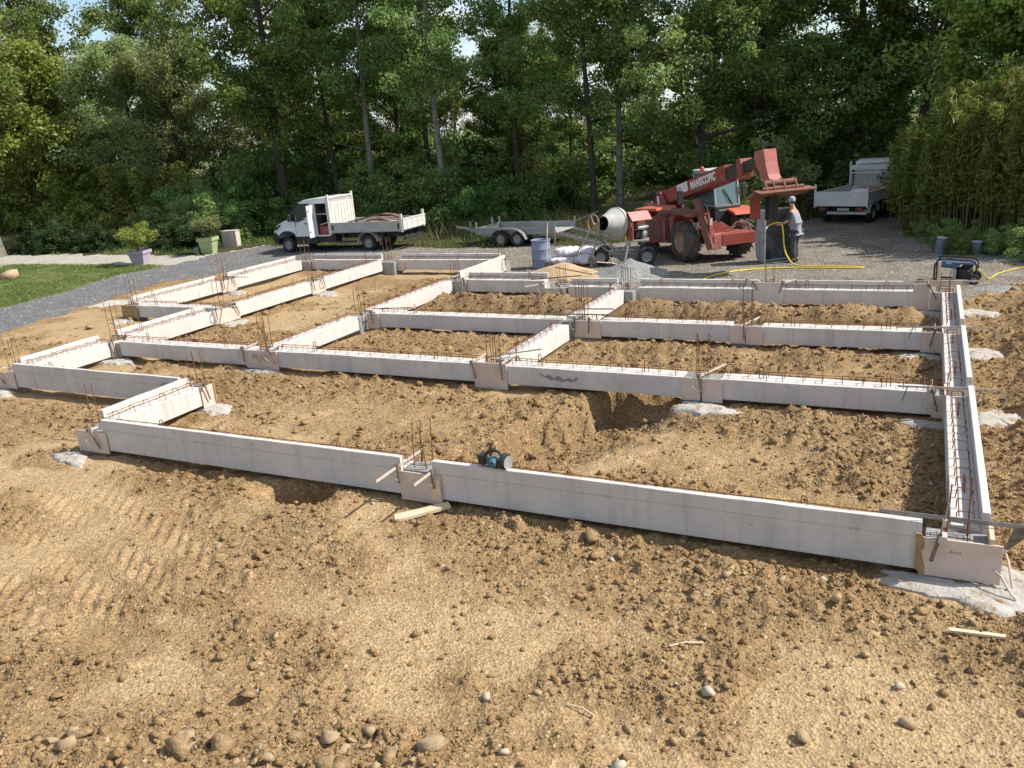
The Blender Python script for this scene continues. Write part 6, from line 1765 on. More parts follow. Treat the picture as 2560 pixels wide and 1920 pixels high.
    part('windscreen', MB().add([(X1 + .0, Y0 + .03, Z1 + .03), (X1, Y1 - .03, Z1 + .03), (X1 - .15, Y1 - .03, Z2 - .03), (X1 - .15, Y0 + .03, Z2 - .03), (X1 - .012, Y0 + .03, Z1 + .03), (X1 - .012, Y1 - .03, Z1 + .03), (X1 - .162, Y1 - .03, Z2 - .03), (X1 - .162, Y0 + .03, Z2 - .03)], [(0, 1, 2, 3), (7, 6, 5, 4), (0, 4, 5, 1), (2, 6, 7, 3), (1, 5, 6, 2), (0, 3, 7, 4)]), MGLASS2, T)
    part('side_pane', MB().box(X0 + .08, X1 - .16, Y0 - .006, Y0 + .006, Z1 + .04, Z2 - .04), MGLASS2, T); part('side_pane', MB().box(X0 + .08, X1 - .16, Y1 - .006, Y1 + .006, Z1 + .04, Z2 - .04), MGLASS2, T)
    mb = MB(); mb.prism([(X0, Z0), (X1 + .05, Z0 - .2), (X1 + .04, Z1 - .04), (X0, Z1 - .04)], Y0 - .05, Y1 + .04); part('cab_base', mb, MDARK, T, bevel=.015)
    part('seat', MB().box(1.35, 1.8, .42, .88, 1.35, 1.52), MBLK, T, bevel=.04); part('seat_back', MB().box(1.3, 1.42, .42, .88, 1.52, 2.15), MBLK, T, bevel=.04)
    part('steering_wheel', MB().tube([(2.2 + .04 * math.sin(q), .65 + .18 * math.cos(q), 1.68 + .16 * math.sin(q)) for q in np.linspace(0, 6.28, 17)[:-1]], .014, 6, closed=True), MBLK, T)
    mb = MB(); mb.bar((2.66, .82, 1.50), (2.56, .52, 2.0), .02, .02); mb.bar((2.65, .84, 1.50), (2.54, .58, 2.0), .012, .012); part('wiper', mb, MBLK, T)
    lettering('dash_lettering', 'MANITOU', .085, T, (2.672, .34, 1.335), (PI / 2, 0, PI / 2), M('grey_lettering', (.5, .5, .5), (.42, .42, .42)), bold=.002)
    mb = MB(); mb.lathe([(.06, 0), (.07, .02), (.065, .10), (.04, .14), (.001, .15)], 14, (2.0, .1, 2.58)); mb.bar((2.0, .1, 2.52), (2.0, .22, 2.52), .03, .03); part('beacon', mb, MORANGE, T, smooth=True)
    mb = MB(); mb.box(2.84, 2.90, -1.2, -1.02, 1.68, 2.12); part('mirror', mb, MBLK, T, bevel=.02)
    part('mirror_arm', MB().tube([(2.9, -1.1, 1.38), (2.92, -1.1, 1.7)], .015, 6), MBLK, T)
    mb = MB(); mb.box(2.60, 2.66, 1.15, 1.32, 1.75, 2.15); part('mirror', mb, MBLK, T, bevel=.02)
    mb = MB(); mb.prism([(2.3, 1.42), (2.55, 1.42), (3.05, 1.32), (3.2, 1.24), (3.15, 1.20), (2.55, 1.34), (2.3, 1.34)], .62, 1.42); part('left_fender', mb, MORANGE, T, bevel=.015, label='bright orange-red fender before the cab')
    # front frame and stabiliser
    mb = MB(); mb.box(3.45, 3.75, -.15, 1.02, .40, .76); part('front_beam', mb, MRED, T, bevel=.02)
    mb = MB(); mb.box(3.43, 3.74, -.44, -.16, .33, .78); mb.lathe([(.07, 0), (.07, .34)], 12, (3.42, -.38, .38), (1, 0, 0)); part('pivot_block', mb, MREDL, T, bevel=.015)
    mb = MB(); mb.prism([(-.34, .78), (-.34, .98), (-.03, 1.12), (.51, .78)], 3.42, 3.46, 'x'); mb.prism([(-.34, .78), (-.34, .98), (-.03, 1.12), (.51, .78)], 3.1, 3.14, 'x'); part('gusset', mb, MRED, T)
    part('front_deck', MB().box(3.0, 3.6, -.3, .9, .762, .785), MREDL, T)
    mb = MB(); mb.bar((3.35, -.82, 1.86), (3.72, -.52, .33), .16, .20); part('stabiliser_leg', mb, MREDBR, T, bevel=.015)
    mb = MB(); mb.prism([(-.63, 1.66), (-.44, .95), (-.36, .75), (-.50, .40), (-.56, .9)], 3.62, 3.72, 'x'); st = part('stabiliser_plate', mb, MREDL, T, bevel=.01)
    lettering('plate_marks', 'MSS', .11, st, (3.7225, -.545, 1.28), (PI / 2, PI / 2, PI / 2), MTEXT, bold=.003)
    part('stabiliser_ram', MB().tube([(3.3, -.62, 1.75), (3.55, -.44, .6)], .05, 10), MGREASE, T, smooth=True)
    part('head_lamp', MB().box(3.2, 3.26, -.85, -.68, 1.02, 1.14), MALU, T, bevel=.01)
    mb = MB(); mb.tube([(3.5, .2, .8), (3.45, .5, 1.05), (3.5, .85, 1.0), (3.6, .95, .7)], .03, 6); mb.tube([(3.5, .1, .8), (3.4, .6, .95), (3.5, .95, .9), (3.62, 1.0, .6)], .025, 6); part('hydraulic_hose', mb, MREDBR, T, smooth=True)
handler()

# ---- grey skip being washed
T = thing('grey_skip', (-4.19, 25.24, 0), 'grey steel skip standing open beside the red machine, being hosed down', 'skip', rz=.56)
MSK = M('skip_grey', (.13, .135, .14), (.085, .09, .095), rough=.5, scale=3, spots=(.30, .31, .30), sscale=5, slo=.6)
MSKL = M('skip_cement', (.38, .39, .38), (.26, .27, .27), rough=.8, scale=4, spots=(.14, .15, .15), sscale=7, slo=.58)
pr = [(.0, -.06), (.48, -.03), (.64, .12), (.70, .40), (.66, 1.0), (.50, 1.44)]
mb = MB()
n = len(pr)
vs = [(x, y, z) for x in (0., .88) for y, z in pr] + [(x, y + .03, z - .02) for x in (0., .88) for y, z in pr]
fs = []
for i in range(n - 1):
    fs += [(i, i + 1, n + i + 1, n + i), (2 * n + i, 3 * n + i, 3 * n + i + 1, 2 * n + i + 1)]
fs += [(0, n, 3 * n, 2 * n), (n - 1, 3 * n - 1, 4 * n - 1, 2 * n - 1)]
part('back_sheet', mb.add(vs, fs), MSK, T)
ck = [(.0, -.07), (.5, -.05), (.67, .10), (.73, .40), (.69, 1.0), (.52, 1.46), (.02, 1.50)]
part('cheek', MB().prism(ck, -.035, -.002, 'x'), MSKL, T, bevel=.006); part('cheek', MB().prism(ck, .882, .915, 'x'), MSK, T, bevel=.006)
part('top_lip', MB().bar((-.03, .51, 1.46), (.91, .51, 1.46), .05, .05), MSK, T)
part('edge_bar', MB().bar((-.03, .0, -.05), (.91, .0, -.05), .06, .03), MSKL, T)
part('chute_flap', MB().prism([(.05, .0), (.30, .0), (.26, .26), (.16, .34), (.08, .2)], .30, .315), MDARK, T)
part('bottom_bar', MB().bar((.05, .12, .0), (.86, .18, .02), .03, .03), MSKL, T)

# ---- second lorry behind the bamboo edge (rear view)
def lorry2():
    T = thing('tipper_lorry', (-2.6, 34.2, 0), 'white tipper lorry parked with its tail toward us, half hidden by bamboo', 'lorry', None, rz=-.30)
    x0, x1 = -1.36, .60
    mb = MB(); mb.box(x0, x1, 0, .04, .58, 1.10); mb.box(x0, x1, -.015, .055, 1.06, 1.115); mb.box(x0, x1, -.012, .05, .57, .615)
    part('tailgate', mb, MWHITE2, T, bevel=.008)
    for x in (x0 - .05, x1): part('corner_post', MB().box(x, x + .06, -.02, .06, .52, 1.28), MWHITE2, T, bevel=.01)
    for x in (x0, x1 - .04):
        mb = MB(); mb.box(x, x + .04, .06, 3.3, .66, 1.07); mb.box(x - .015, x + .055, .06, 3.3, 1.04, 1.09); mb.box(x - .015, x + .055, .06, 3.3, .66, .70)
        for k in range(4): mb.box(x - .012, x + .052, .2 + k * .95, .26 + k * .95, .68, 1.06)
        part('side_board', mb, MWHITE2, T, bevel=.006)
    part('bed_floor', MB().box(x0 + .04, x1 - .04, .05, 3.3, .60, .66), MGREYP, T)
    mb = MB(); mb.box(x0 - .04, x0 + .03, 3.32, 3.40, .6, 2.02); mb.box(x1 - .03, x1 + .04, 3.32, 3.40, .6, 2.02); mb.box(x0, x1, 3.33, 3.38, .62, 1.0); mb.box(x0, x1, 3.33, 3.38, 1.66, 1.86); mb.box(x0, x1, 3.33, 3.38, 1.52, 1.58)
    hb = part('headboard', mb, MWHITE2, T, bevel=.008)
    for k in range(16): part('mesh_bar', MB().box(x0 + .06 + k * .12, x0 + .085 + k * .12, 3.345, 3.36, 1.02, 1.52), MGREYP, hb)
    for k in range(5): part('mesh_bar', MB().box(x0, x1, 3.362, 3.372, 1.06 + k * .09, 1.08 + k * .09), MGREYP, hb)
    part('roll_cover', MB().tube([(x0 + .3, 3.4, 1.92), (x1, 3.4, 2.0)], .06, 8), M('pale_cover', (.66, .66, .62), (.55, .55, .5)), T, smooth=True)
    prof = [(3.5, .5, .05), (3.5, 2.0, .12), (3.9, 2.08, .15), (4.6, 2.0, .16), (5.1, 1.35, .08), (5.55, 1.1, .1), (5.7, .75, .14), (5.7, .35, .16), (3.5, .35, .05)]
    n = len(prof); Wd = x1 - x0
    vs = [(x0 + i, s, z) for s, z, i in prof] + [(x1 - i, s, z) for s, z, i in prof]
    fs = [tuple(range(n)), tuple(range(n, 2 * n))[::-1]] + [(i, n + i, n + (i + 1) % n, (i + 1) % n) for i in range(n)]
    part('cab_body', MB().add(vs, fs), MWHITE, T, bevel=.03)
    part('side_window', MB().prism([(3.75, 1.3), (4.7, 1.3), (4.5, 1.85), (3.8, 1.9)], x1 - .08, x1 - .06, 'x'), MGLASS, T)
    mb = MB(); mb.box(x0 + .35, x0 + .47, .1, 4.9, .38, .55); mb.box(x1 - .47, x1 - .35, .1, 4.9, .38, .55); mb.box(x0 + .1, x1 - .1, .3, .4, .4, .58); part('chassis', mb, MDARK, T)
    part('underrun_bar', MB().box(x0 + .45, x1 + .0, .05, .13, .26, .36), MGREYP, T)
    for x in (x0 + .16, x1 - .36): part('tail_lamp', MB().box(x, x + .2, .04, .10, .40, .52), M('tail_red%d' % int(x * 10), (.25, .06, .04), (.2, .05, .03)), T)
    part('number_plate', MB().box(-.5, -.05, .03, .045, .40, .50), MGREYP, T)
    for s in (.75, 4.3):
        for x, sg in ((x0 + .18, 1), (x1 - .12, -1)): wheel(T, (x, s, .24), .33, .24, ax=(sg, 0, 0))
    mb = MB()
    pts = [(.75 + .48 * math.cos(q), .26 + .44 * math.sin(q)) for q in np.linspace(.1, PI - .1, 11)]
    for (a, b), (c, d) in zip(pts[:-1], pts[1:]): mb.bar((x1 - .1, a, b), (x1 - .1, c, d), .3, .015)
    part('mudguard', mb, MGREYP, T)
    for x, lab in ((-1.2, 0),): part('spot_lamp', MB().lathe([(.05, 0), (.06, .03), (.05, .10), (.001, .12)], 12, (x0 - .02, .02, 1.28)), MWHITE, T, smooth=True)
    return T
lorry2()
t = thing('white_sack', (-2.35, 35.3, .67), 'pale sacks lying in the bed of the half hidden lorry', 'sack', rz=-.3)
mb = MB(); mb.lathe([(.12, -.38), (.24, -.3), (.3, 0), (.25, .28), (.1, .4)], 12, (0, 0, .18), (1, .1, 0)); part('sack_body', mb, MBAG, t, smooth=True)
t = thing('scrap_wood', (-1.9, 36.0, .67), 'dark boards stacked in the bed of the half hidden lorry', 'boards', rz=-.1)
for k in range(3): part('board', MB().box(-.6, .6, -.3 + .2 * k, -.14 + .2 * k, 0, .40 + .02 * k), MPLYRAW, t)
# ------------------------------------------------------------------ generator, drum, sacks, heaps, hoses, bollards
def generator():
    T = thing('generator', (.30, 22.72, gz(.7, 22.7) + .0), 'blue and black portable generator in a tubular frame behind the back right corner', 'generator', rz=-.12)
    MB_ = M('generator_blue', (.085, .13, .22), (.06, .095, .17), rough=.45, scale=5, spots=(.2, .22, .25), sscale=12, slo=.64)
    for y in (0., .5):
        part('frame_tube', MB().tube([(-.02, y, .0), (-.02, y, .42), (.04, y, .55), (.14, y, .58), (.74, y, .55), (.84, y, .52), (.89, y, .42), (.88, y, .03)], .022, 8), MBLK, T, smooth=True)
    for x, z in ((-.02, .02), (.88, .05), (-.02, .40), (.89, .42)): part('cross_tube', MB().tube([(x, 0, z), (x, .5, z)], .02, 8), MBLK, T)
    part('base_rail', MB().box(-.02, .88, .05, .1, .03, .07), MBLK, T); part('base_rail', MB().box(-.02, .88, .40, .45, .03, .07), MBLK, T)
    tk = part('fuel_tank', MB().prism([(.02, .42), (.06, .37), (.42, .33), (.5, .38), (.56, .49), (.08, .54), (.02, .5)], .04, .46), MB_, T, bevel=.03)
    lettering('tank_marks', 'PRO', .06, T, (.22, .036, .455), (PI / 2, 0, 0), MTEXT, bold=.001)
    part('tank_cap', MB().lathe([(.05, 0), (.055, .02), (.05, .05)], 12, (.32, .25, .525)), MBLK, T)
    part('top_plate', MB().prism([(.52, .50), (.84, .49), (.84, .44), (.6, .43)], .02, .48), MB_, T, bevel=.015)
    part('alternator', MB().lathe([(.10, 0), (.15, .03), (.15, .22), (.12, .26)], 18, (.42, .25, .20), (1, 0, 0)), MBLK, T, smooth=True)
    part('engine_block', MB().box(.50, .80, .08, .42, .07, .33), MGREASE, T, bevel=.03)
    part('air_filter', MB().lathe([(.11, 0), (.125, .02), (.125, .06), (.11, .08), (.05, .10)], 18, (.68, .2, .335)), MBLK, T, smooth=True)
    part('recoil_cover', MB().lathe([(.12, 0), (.14, .04), (.11, .07), (.03, .08)], 18, (.66, .09, .2), (0, -1, 0)), MBLK, T, smooth=True)
    part('control_panel', MB().box(.38, .46, .02, .05, .08, .33), MGREYP, T)
    for y in (-.08, .5): wheel(T, (.86, y, .10), .12, .07, ax=(0, 1, 0), hubs=3)
    part('pull_handle', MB().bar((.45, -.06, .08), (.95, -.1, .11), .03, .03), MALU, T)
generator()
t = thing('blue_drum', (-11.27, 24.75, gz(-11.27, 24.75)), 'open blue plastic drum splashed with cement, pole leaning on it', 'drum')
mb = MB(); mb.lathe([(.29, 0), (.315, .02), (.315, .30), (.325, .32), (.315, .34), (.315, .62), (.325, .64), (.315, .66), (.30, .88), (.325, .90), (.325, .94), (.30, .94), (.28, .9), (.29, .1), (.001, .1)], 30, caps=False); part('drum_wall', mb, MBLUE, t, smooth=True)
t = thing('shovel', (-10.93, 24.40, gz(-10.93, 24.4)), 'shovel leaning upright against the blue drum', 'shovel', rot=(-.04, .0, 0))
part('handle', MB().tube([(0, 0, .25), (.02, .02, .9), (.05, .06, 1.5)], .018, 7), MWOOD, t, smooth=True)
part('blade', MB().prism([(-.10, 0), (.10, 0), (.11, .22), (.03, .29), (-.03, .29), (-.11, .22)], -.008, .008), MSTEEL, t)
t = thing('shovel', (-8.95, 23.35, gz(-8.95, 23.35) + .25), 'round dark shovel blade raised above the sand by the back joint', 'shovel', rot=(.2, .05, .1))
mb = MB(); mb.lathe([(.001, .02), (.09, .014), (.135, 0), (.135, -.008), (.001, .008)], 20, (0, 0, .2), (.15, -1, .2), caps=False); part('blade', mb, MSTEEL, t, smooth=True)
part('handle', MB().tube([(0, .02, .15), (.5, .3, .02), (1.0, .55, -.18)], .016, 6), MWOOD, t)

def sack(x, y, L, w, h, rz, label, seed, mat=MBAG, dz=0., rot=None):
    rg = np.random.default_rng(seed)
    n, m = 16, 14
    V = []
    for i in range(n):
        u = -1 + 2 * i / (n - 1)
        k = (1 - abs(u) ** 4.) ** .5 * .95 + .05
        for j in range(m):
            a = 2 * PI * j / m
            r = k * (1 + .16 * math.sin(3 * a + seed + 2 * u) + .10 * math.sin(5 * u * 3 + a * 2 + seed) + rg.uniform(-.07, .07))
            V.append((u * L / 2 + .05 * math.sin(a * 2), w / 2 * r * math.cos(a), h / 2 + h / 2 * r * math.sin(a) * (1 if math.sin(a) > 0 else .9)))
    idx = np.arange(n * m).reshape(n, m)
    F = [(idx[i, j], idx[i, (j + 1) % m], idx[i + 1, (j + 1) % m], idx[i + 1, j]) for i in range(n - 1) for j in range(m)]
    o = link('cement_sack', npmesh('cement_sack', V, np.array(F), mat), None, (x, y, gz(x, y) + dz), rz)
    if rot: o.rotation_euler = rot
    return tag(o, label, 'sack', 'white sacks beside the blue drum', 'thing')
sack(-10.75, 25.1, .95, .6, .30, .15, 'white sack lying flat against the blue drum', 1)
sack(-10.15, 25.3, .9, .55, .28, -.1, 'white sack at the right end of the pile', 2)
sack(-10.55, 25.3, .9, .6, .30, .2, 'white sack on top of the pile beside the drum', 3, dz=.26)
sack(-9.85, 25.05, .5, .4, .34, .6, 'crumpled pinkish white sack at the right foot of the pile', 4)
sack(-9.9, 25.45, .55, .42, .3, -.4, 'crumpled sack on the right top of the pile', 5, dz=.24)
MSAND = ground_mat('sand_heap', [(.40, .27, .15), (.48, .34, .20), (.54, .40, .25)], fine=80, bump=.4)
MGRAV = ground_mat('gravel_heap', [(.17, .17, .16), (.27, .27, .25), (.38, .37, .34)], fine=36, bump=.9, speck=(.52, .51, .48))
heap('sand_heap', -9.95, 23.35, -.10, 1.35, .85, .42, MSAND, 'orange sand heap behind the back beam, left of the grey gravel heap', 'sand', .1, 7, pw=1.)
heap('sand_spill', -8.75, 22.75, -.10, .95, .6, .16, MSAND, 'low spread of orange sand between the sand heap and the gravel heap', 'sand', -.1, 8)
heap('gravel_heap', -7.75, 23.3, -.12, 1.35, 1.15, .52, MGRAV, 'grey gravel heap in front of the concrete mixer', 'gravel', .1, 9, pw=1., n=40)
heap('gravel_spill', -6.4, 23.5, -.12, 1.5, .9, .16, GM[2], 'low tan gravel mound right of the grey heap', 'gravel', 0, 10)
heap('stone_dust_heap', 1.75, 22.0, -.10, .7, .5, .10, MGRAV, 'small grey gravel spread right of the generator', 'gravel', 0, 12)
heap('earth_heap', -23.3, 17.6, -.1, 1.1, .5, .14, MSPILL, 'pale rubble strip beside the gritty track', 'rubble', 1.3, 13)
heap('brick_rubble', -22.2, 19.6, -.1, .6, .4, .14, M('brick_rubble', (.40, .16, .08), (.32, .20, .12), rough=.95, scale=9, bump=.5), 'reddish rubble patch by the outer left line', 'rubble', .3, 14)

def hose(name, pts, r, mat, label, cat, n=8):
    P = [Vector(p) for p in pts]
    out = []
    for i in range(len(P) - 1):
        p0 = P[max(i - 1, 0)]; p1 = P[i]; p2 = P[i + 1]; p3 = P[min(i + 2, len(P) - 1)]
        for k in range(n):
            t = k / n
            out.append(.5 * ((2 * p1) + (p2 - p0) * t + (2 * p0 - 5 * p1 + 4 * p2 - p3) * t * t + (3 * p1 - p0 - 3 * p2 + p3) * t ** 3))
    out.append(P[-1])
    o = link(name, MB().tube(out, r, 7).mesh(name, mat, True))
    return tag(o, label, cat, None, 'thing')
gp = lambda x, y, d=.02: (x, y, gz(x, y) + d)
PX_, PY_ = -3.42, 25.72
hose('water_hose', [(-4.08, 25.88, 1.03), (-3.92, 25.74, 1.07), (-3.80, 25.56, 1.06), (-3.74, 25.48, .80), (-3.70, 25.42, .45), (-3.60, 25.35, .15), gp(-3.3, 25.05, .03), gp(-2.6, 24.85), gp(-1.7, 24.78), gp(-1.45, 24.70), gp(-1.7, 24.60), gp(-2.6, 24.62), gp(-3.3, 24.68), gp(-4.2, 24.42), gp(-4.9, 23.85), gp(-5.35, 23.05), gp(-5.45, 22.2), gp(-5.3, 21.2)], .022, MYEL, 'bright yellow garden hose running from the worker across the gravel', 'hose')
hose('extension_cord', [(1.0, 22.75, .25), (1.25, 22.85, .2), gp(1.5, 23.3), gp(1.75, 24.0), gp(2.3, 24.9), gp(3.2, 25.6), gp(5, 26)], .014, MYEL, 'thin yellow cord leading from the generator to the right', 'cord')
MBOLL = M('bollard_grey', (.16, .20, .25), (.12, .15, .19), rough=.6, scale=5)
for x, y, h, r, tl, lab in ((.41, 27.05, .46, .135, .12, 'taller grey plastic tube standing slanted at the yard edge'), (1.36, 27.0, .34, .14, 0., 'shorter grey plastic tube sunk in weeds at the right yard edge')):
    t = thing('pipe_stub', (x, y, gz(x, y) - .03), lab, 'pipe', 'grey pipe stubs at the yard edge', rot=(0, tl, 0))
    mb = MB(); mb.lathe([(r, 0), (r, h), (r + .006, h), (r + .006, h + .035)], 20, caps=True); part('pipe_wall', mb, MBOLL, t, smooth=True)
    part('cap', MB().lathe([(r + .008, h + .036), (r + .008, h + .052), (r * .9, h + .058), (.001, h + .058)], 20, caps=False), M('pipe_cap%d' % int(h * 100), (.42, .45, .47), (.36, .38, .40)), t)
for i, (x, y, s) in enumerate([(.95, 27.3, .32), (1.75, 27.5, .3), (2.6, 26.6, .42), (.2, 30.6, .3), (.8, 28.8, .35)]):
    P('green', x, y, s, i * 1.1, 'low weed clump among the pipe stubs' if i < 2 else 'low weeds at the foot of the bamboo', 'weed', 'weed clumps at the bamboo edge', table=BUSH, name='weed_clump')

# ---- worker hosing the skip
MSKIN = M('skin', (.50, .28, .19), (.44, .24, .16), rough=.6, scale=9)
MSHIRT = M('grey_shirt', (.30, .31, .34), (.22, .23, .26), rough=.9, scale=7)
MSLEEVE = M('charcoal_sleeve', (.045, .045, .05), (.06, .06, .065), rough=.9)
MPANTS = M('dark_trousers', (.045, .05, .06), (.09, .09, .095), rough=.9, scale=6)
MCAP = M('grey_cap', (.34, .35, .40), (.28, .29, .33), rough=.85)
MBOOT = M('boot', (.045, .04, .033), (.08, .07, .055), rough=.9)

def skin_mesh(name, joints, bones, mat, sub=2):
    """joints: name -> (pos, radius x, radius y)"""
    me = bpy.data.meshes.new(name)
    ks = list(joints); ix = {k: i for i, k in enumerate(ks)}
    me.from_pydata([joints[k][0] for k in ks], [(ix[a], ix[b]) for a, b in bones], [])
    ob = bpy.data.objects.new(name + '_tmp', me); COL.objects.link(ob)
    ob.modifiers.new('skin', 'SKIN'); s = ob.modifiers.new('sub', 'SUBSURF'); s.levels = sub; s.render_levels = sub
    for i, k in enumerate(ks):
        sv = me.skin_vertices[0].data[i]
        sv.radius = joints[k][1:3] if len(joints[k]) > 2 else (joints[k][1],) * 2
        sv.use_root = (i == 0)
    bpy.context.view_layer.update()
    m2 = bpy.data.meshes.new_from_object(ob.evaluated_get(bpy.context.evaluated_depsgraph_get()))
    bpy.data.objects.remove(ob, do_unlink=True)
    m2.name = name; m2.materials.clear(); m2.materials.append(mat)
    for p in m2.polygons: p.use_smooth = True
    return m2

def worker():
    T = thing('person', (PX_, PY_, gz(PX_, PY_)), 'person in grey cap and grey shirt with dark sleeves hosing the skip', 'person', rz=0.)
    # local: faces -x (towards the skip) and a little away from the camera; z up, height 1.82
    T.rotation_euler = (0, 0, -.35); T.scale = (.98, .98, 1.06)
    J = {'pelvis': ((0, 0, .95), .15, .12), 'waist': ((-.02, 0, 1.08), .145, .115), 'chest': ((-.06, 0, 1.30), .165, .125), 'neckb': ((-.10, 0, 1.48), .09, .085), 'neck': ((-.13, 0, 1.555), .06, .06), 'head0': ((-.15, 0, 1.64), .082, .078), 'head1': ((-.155, 0, 1.73), .092, .085), 'head2': ((-.15, 0, 1.79), .06, .06)}
    Bn = [('pelvis', 'waist'), ('waist', 'chest'), ('chest', 'neckb'), ('neckb', 'neck'), ('neck', 'head0'), ('head0', 'head1'), ('head1', 'head2')]
    arms = {-1: [(-.08, -.19, 1.42), (-.16, -.27, 1.16), (-.42, -.19, 1.06), (-.50, -.16, 1.07)], 1: [(-.10, .19, 1.42), (-.26, .22, 1.18), (-.52, .08, 1.06), (-.60, .05, 1.05)]}
    for s, a in arms.items():
        k = 'R' if s < 0 else 'L'
        J['sh' + k] = (a[0], .065, .065); J['el' + k] = (a[1], .045, .045); J['wr' + k] = (a[2], .030, .033); J['pa' + k] = (a[3], .035, .022)
        Bn += [('chest', 'sh' + k), ('sh' + k, 'el' + k), ('el' + k, 'wr' + k), ('wr' + k, 'pa' + k)]
        base = Vector(a[3]); d = (Vector(a[3]) - Vector(a[2])).normalized()
        for f in range(4):
            o = Vector((0, 0, .026 - .017 * f)); L = (.036, .042, .040, .032)[f]
            p1 = base + d * .035 + o; p2 = p1 + d * L * .6 + Vector((0, -s * .035, 0)); p3 = p2 + Vector((0, -s * .03, -.004)) - d * .012
            J['f%s%d0' % (k, f)] = (tuple(p1), .0095, .0095); J['f%s%d1' % (k, f)] = (tuple(p2), .0088, .0088); J['f%s%d2' % (k, f)] = (tuple(p3), .0075, .0075)
            Bn += [('pa' + k, 'f%s%d0' % (k, f)), ('f%s%d0' % (k, f), 'f%s%d1' % (k, f)), ('f%s%d1' % (k, f), 'f%s%d2' % (k, f))]
        p1 = base + Vector((0, -s * .02, .035)); p2 = p1 + d * .035 + Vector((0, -s * .018, .008))
        J['t%s0' % k] = (tuple(p1), .011, .011); J['t%s1' % k] = (tuple(p2), .009, .009)
        Bn += [('pa' + k, 't%s0' % k), ('t%s0' % k, 't%s1' % k)]
    for s, kx, fx in ((-1, -.02, .03), (1, -.06, -.02)):
        k = 'R' if s < 0 else 'L'
        J['hip' + k] = ((0, s * .10, .88), .095, .095); J['kn' + k] = ((kx, s * .11, .50), .06, .06); J['an' + k] = ((fx, s * .12, .10), .042, .045); J['to' + k] = ((fx - .16, s * .135, .035), .04, .03)
        Bn += [('pelvis', 'hip' + k), ('hip' + k, 'kn' + k), ('kn' + k, 'an' + k), ('an' + k, 'to' + k)]
    link('body', skin_mesh('body', J, Bn, MSKIN), T)
    # clothing follows the same joints, a little wider
    G = {'pelvis': ((0.0, 0, .93), .185, .155), 'waist': ((-.02, 0, 1.08), .175, .145), 'chest': ((-.05, 0, 1.31), .205, .17), 'neckb': ((-.095, 0, 1.485), .125, .115)}
    g = [('pelvis', 'waist'), ('waist', 'chest'), ('chest', 'neckb')]
    G['hem'] = ((.01, 0, .85), .168, .145); g.append(('pelvis', 'hem'))
    for s, a in arms.items():
        k = str(s); G['a' + k] = (a[0], .085, .085); g.append(('chest', 'a' + k))
    link('shirt', skin_mesh('shirt', G, g, MSHIRT), T)
    for s, a in arms.items():
        p0, p1 = Vector(a[0]), Vector(a[1])
        G = {'a': (tuple(p0 + (p0 - p1) * .12), .086, .086), 'b': (tuple(p0.lerp(p1, .5)), .078, .078), 'c': (tuple(p0.lerp(p1, .88)), .068, .068)}
        link('sleeve', skin_mesh('sleeve', G, [('a', 'b'), ('b', 'c')], MSLEEVE), T)
    G = {'pelvis': ((0, 0, .93), .165, .135)}; g = []
    for s, kx, fx in ((-1, -.02, .03), (1, -.06, -.02)):
        k = str(s)
        G['h' + k] = ((0, s * .10, .84), .115, .112); G['k' + k] = ((kx, s * .11, .50), .083, .083); G['c' + k] = ((fx, s * .12, .12), .078, .08)
        g += [('pelvis', 'h' + k), ('h' + k, 'k' + k), ('k' + k, 'c' + k)]
    link('trousers', skin_mesh('trousers', G, g, MPANTS), T)
    for s, fx in ((-1, .03), (1, -.02)):
        G = {'a': ((fx + .02, s * .12, .12), .058, .058), 'b': ((fx + .02, s * .12, .045), .055, .05), 'c': ((fx - .10, s * .13, .045), .055, .042), 'd': ((fx - .19, s * .138, .04), .045, .033)}
        link('boot', skin_mesh('boot', G, [('a', 'b'), ('b', 'c'), ('c', 'd')], MBOOT), T)
    # cap, ears, nose, eyes
    mb = MB(); mb.lathe([(.102, 0), (.108, .03), (.102, .075), (.075, .115), (.03, .135), (.001, .138)], 22, (-.15, 0, 1.70), (.04, 0, 1), caps=False)
    cp_ = part('cap', mb, MCAP, T, smooth=True)
    mb = MB(); mb.add([(-.235, -.075, 1.715), (-.33, -.05, 1.695), (-.345, 0, 1.695), (-.33, .05, 1.695), (-.235, .075, 1.715), (-.235, -.075, 1.703), (-.33, -.05, 1.683), (-.345, 0, 1.683), (-.33, .05, 1.683), (-.235, .075, 1.703)], [(0, 1, 2, 3, 4), (9, 8, 7, 6, 5), (0, 5, 6, 1), (1, 6, 7, 2), (2, 7, 8, 3), (3, 8, 9, 4), (4, 9, 5, 0)])
    part('visor', mb, MCAP, cp_)
    for s in (-1, 1):
        part('ear', MB().lathe([(.004, -.012), (.022, -.01), (.026, .0), (.016, .012)], 10, (-.145, s * .088, 1.675), (.2, s, 0)), MSKIN, T, smooth=True)
        part('eye', MB().lathe([(.001, 0), (.009, .003), (.009, .006), (.001, .009)], 8, (-.238, s * .033, 1.688), (-1, 0, 0)), MDARK, T)
    part('nose', MB().add([(-.235, -.014, 1.655), (-.235, .014, 1.655), (-.232, 0, 1.695), (-.262, 0, 1.658)], [(0, 1, 3), (1, 2, 3), (2, 0, 3), (0, 2, 1)]), MSKIN, T)
    part('mouth', MB().box(-.236, -.226, -.02, .02, 1.622, 1.628), MREDBR, T)
    part('hair', MB().lathe([(.096, -.045), (.101, -.02), (.102, .01)], 22, (-.145, 0, 1.695), (.04, 0, 1), caps=False), MDARK, T, smooth=True)
    part('beard', MB().lathe([(.03, -.03), (.05, 0), (.045, .03)], 12, (-.195, 0, 1.605), (-.3, 0, 1)), MDARK, T, smooth=True)
worker()
